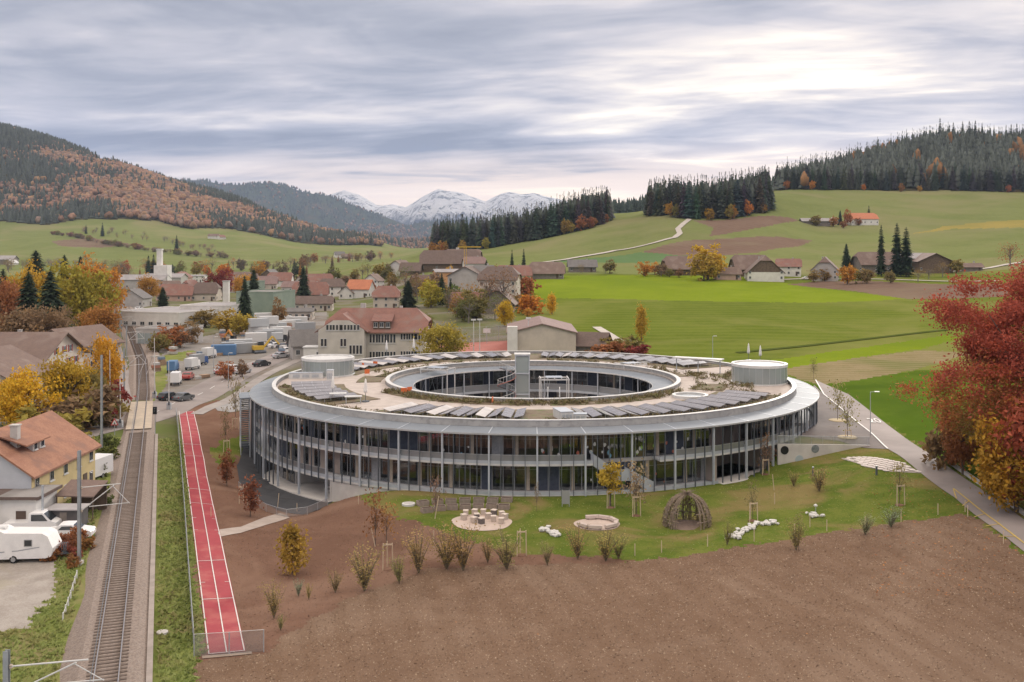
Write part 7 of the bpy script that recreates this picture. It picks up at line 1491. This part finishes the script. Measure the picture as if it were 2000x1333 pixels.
for px, py, lab in ((1636,822,'ring of pale gravel and yellow leaves round the left street tree'),(1655,855,'ring of pale gravel and yellow leaves round the right street tree')):
    p = G(px, py); g2 = np.random.default_rng(px); m = MB().lathe([(1.35, 0), (1.25, .09), (.1, .12)], (0, 0, 0), 18); o = m.build('tree_pit', [mat('pit_leaves', (.52,.42,.24), (.45,.36,.22), scale=4, bump=.6)], None, label=lab, category='tree pit'); o.location = p+Vector((0, 0, .04))
# ------------------------------------------------------------------ lawn furniture
WOODG = mat('weathered_wood', (.34,.275,.24), (.27,.22,.19), scale=2, rough=.9); SOILB = mat('planter_soil', (.09,.065,.05), rough=1); SAND = mat('pale_sand', (.56,.46,.40), (.50,.41,.355), scale=1.5, rough=1, bump=.3)
pz = [(645,192),(727,184),(802,182),(880,178),(958,176),(1035,176),(1114,172),(668,230),(740,220),(810,215),(883,213),(955,211),(1030,210),(1098,213)]
pl = [MB().bb(-.6, .6, -.4, -.35, 0, .5).mesh('board', [WOODG]), MB().bb(-.6, -.55, -.35, .35, 0, .5).mesh('board', [WOODG]), MB().bb(-.55, .55, -.35, .35, .1, .42).mesh('soil', [SOILB])]
ordn = ['first', 'second', 'third', 'fourth', 'fifth', 'sixth', 'seventh']
for k, (x, y) in enumerate(pz):
    p = G(600+x/2.857, 920+y/2.857); o = thing('planter_box', 'weathered wooden planter box, %s from the left in the %s row' % (ordn[k % 7], 'back' if k < 7 else 'front'), 'planter', p, [.5, .2, .05, 0, 0, -.1, -.15][k % 7], 'planter boxes on the lawn', 1.05)
    link('board', pl[0], o); link('board', pl[0], o, (0, 0, 0), math.pi); link('board', pl[1], o); link('board', pl[1], o, (0, 0, 0), math.pi); link('soil', pl[2], o)
def disc_patch(nm, px, py, rx, lab):
    c = G(px, py); r = rx/F*c.y; return patch(nm, [(c.x+r*(1+.03*math.sin(5*t))*math.cos(t), c.y+r*.98*math.sin(t)) for t in np.linspace(0, 2*math.pi, 40)[:-1]], SAND, .05, 1.0, kind='structure'), c
disc_patch('sand_circle', 941, 1021, 59, ''); disc_patch('sand_circle', 1166, 1025, 45, '')
cu = [(885,253),(874,276),(935,248),(946,272),(930,292),(983,248),(1010,270),(1042,250),(1040,285),(972,297),(1083,297),(1085,260),(1103,274)]
qm = MB().bb(-.26, .26, -.26, .26, 0, .55).mesh('stool_body', [mat('stool_wood', (.55,.47,.41), (.47,.40,.35), scale=2, rough=.9)]); qt = MB().bb(-.29, .29, -.29, .29, .55, .62).mesh('stool_top', [mat('stool_top_wood', (.66,.58,.51), (.6,.52,.46), scale=2)])
qd = MB().bb(-.26, .26, -.26, .26, 0, .55).mesh('stool_body', [mat('stool_dark', (.15,.13,.125), rough=.9)])
for k, (x, y) in enumerate(cu):
    dkk = k in (3, 7, 9); p = G(600+x/2.857, 920+y/2.857); o = thing('block_stool', ('dark' if dkk else 'pale')+' wooden block stool on the sand circle, '+['far left', 'left edge', 'back left', 'beside the middle', 'front left', 'back middle', 'centre', 'back right', 'right of centre', 'front middle', 'front right', 'right side', 'right edge'][k], 'stool', p+Vector((0, 0, .05)), k*.6, 'block stools on the sand circle'); link('stool_body', qd if dkk else qm, o); link('stool_top', qt, o)
c8 = G(1166, 1025); r8 = 38/F*c8.y; BW = mat('bench_timber', (.60,.51,.46), (.52,.44,.40), scale=2, rough=.9)
for k, a in enumerate((100, 62, 25, -12, -50, -100, -140)):
    t = R_(a); p = Vector((c8.x+r8*.98*math.cos(t), c8.y+r8*.98*math.sin(t), c8.z+.05)); o = thing('log_bench', 'pale timber bench of the octagon ring, '+['at the back', 'back right', 'right', 'lower right', 'front right', 'front', 'front left'][k], 'bench', p, t+math.pi/2, 'benches of the octagon ring')
    MB().bb(-.72, .72, -.2, .2, .14, .42).build('seat', [BW], o)
    for x in (-.5, .5): MB().bb(x-.12, x+.12, -.18, .18, 0, .14).build('foot', [WOODG], o)
# willow hut
p = G(1342, 1026); wr_ = 46/F*p.y; hh = 62/F*p.y*.98; hut = thing('willow_hut', 'dome shaped hut of bent bare willow rods on the lawn', 'hut', p)
for v in range(3):
    g2 = np.random.default_rng(v+3); m = MB()
    for k in range(4):
        a = g2.normal(0, .10); pts = []
        for s_ in np.linspace(0, 1, 8):
            th = s_*math.pi/2; r = wr_*math.cos(th)**.8; pts.append((r*math.cos(a+.10*s_)+g2.normal(0, .04), r*math.sin(a+.10*s_)+g2.normal(0, .04), hh*math.sin(th)**.9+g2.normal(0, .03)))
        pts.append((g2.normal(0, .4), g2.normal(0, .4), hh*1.03+g2.uniform(0, .35))); m.tube(pts, [.035]*4+[.026]*4+[.01], 4)
    rods = m.mesh('rod_bundle', [mat('willow_rod', (.31,.245,.195), (.24,.19,.15), scale=4, rough=.95)])
    for j in range(10):
        a = (v+3*j)*2*math.pi/30
        if abs(((a-R_(262)+math.pi) % (2*math.pi))-math.pi) < .5: continue
        link('rod_bundle', rods, hut, (0, 0, 0), a)
for z in (.25, .5): 
    r = wr_*math.cos(math.asin(z))**.9; MB().tube([(r*math.cos(t), r*math.sin(t), hh*z) for t in np.linspace(R_(-75), R_(240), 26)], .05, 4).build('woven_band', [MATS['willow_rod']], hut)
g2 = np.random.default_rng(44); TH = g2.uniform(-.95, 3.9, 3000); ZZ = g2.uniform(.03, 1.0, 3000); rr_ = wr_*np.cos(np.arcsin(np.clip(ZZ, 0, 1)))**.8*g2.uniform(.88, 1.06, 3000)
C_ = np.stack([rr_*np.cos(TH), rr_*np.sin(TH), ZZ*hh], 1); V_, F_ = leaf_quads(g2, C_, .115); tw_ = npmesh('twigs', V_, F_, mat('dry_twig', (.27,.215,.155), (.29,.25,.13), scale=3, rough=1), hut, kind='stuff')
MB().lathe([(wr_*.85, 0), (wr_*.8, .06), (.1, .07)], (0, 0, 0), 24).build('hut_floor', [mat('hut_earth', (.27,.2,.165), (.22,.165,.135), scale=2, rough=1)], hut)
# stones
STONE = mat('white_stone', (.66,.65,.63), (.54,.53,.51), scale=2, rough=.9)
def rockmesh(seed):
    bm = bmesh.new(); bmesh.ops.create_icosphere(bm, subdivisions=1, radius=.3); g2 = np.random.default_rng(seed)
    for v in bm.verts: v.co *= g2.uniform(.65, 1.2); v.co.z *= .7
    me = bpy.data.meshes.new('stone'); bm.to_mesh(me); bm.free(); me.materials.append(STONE); return me
RK = [rockmesh(s_) for s_ in range(5)]
for (pts, n, lab) in (([(1062,1036),(1090,1048)], 26, 'small heap of white stones before the bush row'), ([(1426,1055),(1450,1040),(1475,1030),(1510,1022)], 44, 'long curved heap of white stones on the right lawn'), ([(1580,1005),(1608,1013)], 12, 'flat pale stones low on the right lawn')):
    L = [G(*q) for q in pts]; o = thing('stone_heap', lab, 'stone heap', L[0])
    for k in range(n):
        t = random.random()*(len(L)-1); i = min(int(t), len(L)-2); p = L[i].lerp(L[i+1], t-i)+Vector((random.gauss(0, .3), random.gauss(0, .45), 0)); link('stone', RK[k % 5], o, (p.x-L[0].x, p.y-L[0].y, float(H(p.x, p.y))-L[0].z+.1+random.random()*.15), random.random()*6, random.uniform(.6, 1.3))
p = G(798, 987); o = thing('shaft_cover', 'round white concrete shaft cover on the lawn left of the planters', 'cover', p); MB().lathe([(.75, 0), (.75, .22), (.6, .26)], (0, 0, 0), 24).build('ring', [WHITE], o); MB().lathe([(.55, .2), (.55, .27), (.1, .28)], (0, 0, 0), 20).build('lid', [CONC], o)
p = G(317, 1237); o = thing('shaft_cover', 'round concrete shaft cover in the grass strip beside the rails', 'cover', p); MB().lathe([(.42, -.05), (.42, .12), (.36, .15)], (0, 0, 0), 20).build('ring', [CONCL], o); MB().lathe([(.33, .1), (.33, .155), (.05, .16)], (0, 0, 0), 16).build('lid', [CONC], o)
p = G(1593, 1000); o = thing('bollard_lamp', 'small white ball lamp on the right lawn', 'lamp', p); MB().tube([(0, 0, 0), (0, 0, .5)], .05, 8).build('post', [STEEL], o); MB().lathe([(.05, .5), (.2, .6), (.2, .72), (.05, .82)], (0, 0, 0), 12).build('globe', [WHITE], o)
for px, py, lab in ((1588,930,'dark bollard before the ramp wall, left one'),(1712,928,'dark bollard at the paver terrace')):
    p = G(px, py); o = thing('bollard', lab, 'bollard', p, 0, 'dark bollards'); MB().tube([(0, 0, 0), (0, 0, 1.0)], .12, 10).build('post', [FIN], o); MB().lathe([(.13, 1.0), (.13, 1.06), (.05, 1.1)], (0, 0, 0), 10).build('cap', [STEEL], o)
p = G(1105, 990); o = thing('info_board', 'grey notice board standing on the lawn before the ring', 'board', p); MB().box((0, 0, .3), (.9, .06, 1.5), z0=True).build('board', [mat('board_grey', (.3,.31,.31), rough=.5)], o); MB().box((-.4, .04, 0), (.07, .07, 1.9), z0=True).build('post', [STEEL], o); MB().box((.4, .04, 0), (.07, .07, 1.9), z0=True).build('post', [STEEL], o)
for k, (px, py) in enumerate(((100,1095),(118,1085),(150,1065),(145,1090),(165,1075),(130,1075),(140,1108))):
    p = G(px, py); tree('bush%d' % (k % 3), p, 1.0+.25*(k % 3), ['rust red bush behind the caravan tow bar', 'rust red bush beside the mast foot', 'low red brown bush near the white car', 'orange brown bush below the mast', 'red bush nearest the rails', 'russet bush between caravan and mast', 'low orange bush at the edge of the gravel yard'][k], vary((.26,.10,.06) if k % 2 else (.30,.15,.06), .1), 'bush')
for k, (px, py, h) in enumerate(((195,930,1.6),(205,900,1.8),(190,965,1.5),(212,872,1.6),(200,990,1.2))):
    p = G(px, py); tree('bush%d' % (k % 3), p, h, ['green bush in the hedge beside the rails, second from the house corner', 'green bush in the hedge beside the rails, third one', 'green bush beside the carport', 'green bush in the hedge nearest the crossing', 'low green bush nearest the mast'][k], vary((.10,.115,.035), .15), 'bush', wide=1.3)
p = Vector((-51.0, 124.6, 1.6)); wt = thing('parked_trailer', 'white box trailer parked behind the yellow house wall', 'trailer', p, R_(80)); MB().bb(-2.2, 2.2, -1.1, 1.1, .5, 2.6).build('box_body', [PW], wt); wheel(wt, 0, -1.0); wheel(wt, 0, 1.0)
# ------------------------------------------------------------------ grass tufts, clods and fallen leaves
def scatter_tris(name, mask, n, size, m_, seed, label, cat, hgt=1.0, cap=130):
    g2 = np.random.default_rng(seed); P2 = sample_cells(mask & (my < cap), n, seed); P2[:, 2] += .6; kp = np.ones(len(P2), bool)
    for ex in EXCL: kp &= ~inside(ex, P2[:, 0], P2[:, 1])
    tx = np.interp(P2[:, 1], [40, 64.9, 192.8], [-17.3, -25.9, -69.8]); kp &= (np.abs(P2[:, 0]-tx) > 3.3) & (np.hypot(P2[:, 0]-BC[0], P2[:, 1]-BC[1]) > 44.2); P2 = P2[kp]; k = len(P2); a = g2.uniform(0, 6.28, k); s_ = size*g2.uniform(.5, 1.5, k); V_ = np.zeros((k, 3, 3)); lean = g2.normal(0, .5, (k, 2))
    V_[:, 0] = P2+np.stack([np.cos(a)*s_*.5, np.sin(a)*s_*.5, np.zeros(k)], 1); V_[:, 1] = P2-np.stack([np.cos(a)*s_*.5, np.sin(a)*s_*.5, np.zeros(k)], 1); V_[:, 2] = P2+np.stack([lean[:, 0]*s_, lean[:, 1]*s_, s_*hgt], 1)
    return npmesh(name, V_.reshape(-1, 3), np.arange(3*k).reshape(k, 3), m_, kind='stuff', label=label, category=cat)
GT = mat('grass_blade', (.24,.29,.085), (.31,.34,.12), scale=.6, world_co=True, rough=.9, trans=.3, c3=(.29,.26,.11), s3=.3)
scatter_tris('grass_tufts', (cls == LI['grass_verge']) & (np.abs(u_-200) < 420), 60000, .26, GT, 21, 'rough grass tufts on the verges beside the railway', 'grass', .7, 150)
scatter_tris('lawn_tufts', cls == LI['lawn'], 26000, .15, GT, 22, 'uneven grass tufts on the school lawn', 'grass', .35, 150)
STRAW = mat('straw', (.42,.32,.23), (.32,.24,.17), scale=.5, world_co=True, rough=1); CLOD = mat('clod', (.225,.152,.108), (.175,.115,.082), scale=.5, world_co=True, rough=1); FALL = mat('fallen_leaf', (.45,.2,.06), (.36,.13,.06), scale=.5, world_co=True, rough=.9)
scatter_tris('straw_bits', cls == LI['ploughed_field'], 24000, .10, STRAW, 23, 'pale straw bits strewn over the ploughed field', 'straw', .35)
scatter_tris('soil_clods', (cls == LI['ploughed_field']) | (cls == LI['soil_bank']), 20000, .10, CLOD, 24, 'dark soil clods on the ploughed field and bank', 'soil', .4)
rd = (u_ > 1700) & (my < 125) & (my > 80) & ((cls == LI['ploughed_field']) | (cls == LI['lawn']) | (cls == LI['crop_field']))
scatter_tris('fallen_leaves', rd, 5000, .16, FALL, 25, 'fallen orange leaves along the lane and field corner', 'leaves', .3)
# ------------------------------------------------------------------ far hills and Alps
def ridge_mesh(name, prof, Ydist, depth, m_, front, seed, amp, nx=420, ny=60, base=-60, label=None, kind='structure'):
    g2 = np.random.default_rng(seed); px = np.linspace(prof[0][0], prof[-1][0], nx); top = np.interp(px, [p[0] for p in prof], [p[1] for p in prof]); ker = np.array([1, 2, 1])/4; top = np.convolve(np.pad(top, 1, 'edge'), ker, 'valid')
    ztop = CAMZ+(HZ-top)/F*Ydist; v = np.linspace(-1, .6, ny); U, Vv = np.meshgrid(px, v); Y = Ydist+Vv*depth; X = (U-1000)/F*Y
    f = np.where(Vv < 0, (1+Vv)**front, 1-Vv*.8); N = np.zeros(U.shape)
    for o_ in range(5):
        fr = .006*2**o_*(27000/Ydist)**.15; ph = g2.uniform(0, 6.28, 4); q = np.sin(U*fr*2.1+ph[0]+1.6*np.sin(Vv*3*2**(o_*.5)+ph[1]))*np.sin(Vv*(3.2*2**(o_*.6))+U*fr*1.3+ph[2]+1.2*np.sin(U*fr*.7)); N += (1-2*np.abs(q))*.6**o_
    Z = base+(ztop[None, :]-base)*f+(N-1.1)*amp*np.clip(-Vv*3, 0, 1)*np.clip((1+Vv)*4, 0, 1)
    ii = np.arange(nx*ny).reshape(ny, nx); q = np.stack([ii[:-1, :-1], ii[:-1, 1:], ii[1:, 1:], ii[1:, :-1]], -1).reshape(-1, 4)
    return npmesh(name, np.stack([X, Y, Z], -1).reshape(-1, 3), q, m_, smooth=True, kind=kind), (X, Y, Z)
SNOW = bpy.data.materials.new('alpine_snow_rock'); SNOW.use_nodes = True; t = NT(SNOW.node_tree)
geo = t.n('ShaderNodeNewGeometry'); po = t.n('ShaderNodeSeparateXYZ', {0: geo.outputs['Position']}); nn = t.n('ShaderNodeTexNoise', {'Vector': geo.outputs['Position'], 'Scale': .0042, 'Detail': 9.0, 'Roughness': .72}).outputs[0]
n3 = t.n('ShaderNodeTexNoise', {'Vector': t.n('ShaderNodeMapping', {'Vector': geo.outputs['Position'], 'Scale': (1, 1, .25)}).outputs[0], 'Scale': .0078, 'Detail': 8.0, 'Roughness': .75}).outputs[0]
hz = t.m('ADD', t.m('DIVIDE', t.m('SUBTRACT', po.outputs[2], 300.0), 330.0), t.m('MULTIPLY', t.m('SUBTRACT', nn, .5), 1.3)); sn = t.sstep(hz, -.05, .35)
rock = t.m('MULTIPLY', t.sstep(n3, .51, .59), .85); sn = t.m('MULTIPLY', sn, t.m('SUBTRACT', 1.0, rock))
bs_ = t.n('ShaderNodeBsdfPrincipled', {'Base Color': t.mix(sn, (.045,.065,.10,1), (.95,.95,.96,1)), 'Roughness': .9})
nb = t.n('ShaderNodeTexNoise', {'Vector': geo.outputs['Position'], 'Scale': .006, 'Detail': 8.0, 'Roughness': .7}).outputs[0]; t.t.links.new(t.n('ShaderNodeBump', {'Height': nb, 'Strength': 1.0, 'Distance': 220.0}).outputs[0], bs_.inputs['Normal'])
t.n('ShaderNodeOutputMaterial', {0: bs_.outputs[0]})
ALP = [(480,400),(560,388),(600,392),(640,381),(655,377),(672,371.5),(685,376),(700,380),(718,390),(735,401),(750,402),(766,399.5),(780,402),(793,405),(808,396),(826,384),(842,376),(857,369),(870,373),(892,375),(906,378),(920,384),(935,389),(948,394),(960,388),(978,379),(994,375),(1006,377),(1018,380),(1030,379),(1043,377),(1062,383),(1092,389),(1120,397),(1180,404),(1300,402),(1500,400)]
ridge_mesh('alps', ALP, 13000, 3000, SNOW, .9, 3, 95, 640, 110, 130)
HILLM = ground_mat('wooded_far_hill', (.045,.062,.048), (.06,.078,.055), (.095,.075,.055), s1=.004, s2=.02, s3=.0035, bump=0)
RID = [(250,345),(340,350),(395,351),(437,360),(470,360),(507,357),(535,357),(560,362),(588,374),(615,378),(647,383),(700,407),(756,425),(798,441),(812,437),(826,433),(845,435),(861,439),(880,443),(920,447),(1000,452),(1100,440),(1200,430)]
o, (RX, RY, RZ2) = ridge_mesh('far_hill', RID, 7600, 1600, HILLM, 1.0, 8, 24, 360, 50, 8)
RID2 = [(500,478),(560,474),(640,464),(700,457),(740,462),(770,470),(800,474),(840,470),(880,472),(940,470),(1000,474)]
o2, (QX, QY, QZ) = ridge_mesh('near_valley_hill', RID2, 3700, 350, HILLM, 1.0, 9, 6, 200, 24, 10)
g = np.random.default_rng(31); pick = g.integers(0, RX[:34].size, 7500); fx = RX[:34].ravel()[pick]+g.normal(0, 15, 7500); fy = RY[:34].ravel()[pick]+g.normal(0, 15, 7500); fz = RZ2[:34].ravel()[pick]-4
fu = fx/fy*F+1000; glade = (np.sin(fx*.004+fy*.003+.5)+np.sin(fx*.011-fy*.006) > 1.0) & (fz < 310); kp = ~glade & (fu > 330) & (fu < 900); P_ = np.stack([fx, fy, fz], 1)[kp]; nF = len(P_); kn = (g.random(nF) < np.where(P_[:, 2] < 170, .35, .08)).astype(int)
wood('far_hill_forest', 'blue hazy spruce forest on the far hill before the snowy mountains', P_, kn, g.uniform(18, 28, nF), np.where((kn == 1)[:, None], np.array([.22,.14,.10]), np.array([.055,.072,.065]))*g.uniform(.7, 1.3, (nF, 1)), g.uniform(14, 21, nF), 12)
pick = g.integers(0, QX[:18].size, 1300); P_ = np.stack([QX[:18].ravel()[pick]+g.normal(0, 8, 1300), QY[:18].ravel()[pick]+g.normal(0, 8, 1300), QZ[:18].ravel()[pick]-3], 1); nF = 1300; kn = (g.random(nF) < .5).astype(int)
wood('valley_forest', 'mixed russet forest closing the valley below the far hill', P_, kn, g.uniform(16, 26, nF), np.where((kn == 1)[:, None], np.array([.24,.15,.11]), np.array([.055,.072,.065]))*g.uniform(.7, 1.3, (nF, 1)), g.uniform(10, 15, nF), 13)
# ------------------------------------------------------------------ the air
hb = MB().bb(-15000, 15000, -900, 17500, -90, 960); hz_m = bpy.data.materials.new('haze_air'); hz_m.use_nodes = True; t = NT(hz_m.node_tree)
pv = t.n('ShaderNodeVolumePrincipled', {'Color': (.56,.68,.92,1), 'Density': 4.4e-5, 'Anisotropy': 0.0}); t.n('ShaderNodeOutputMaterial', {1: pv.outputs[0]})
hb.build('haze', [hz_m], kind='stuff', label='thin blue autumn haze filling the valley', category='haze')
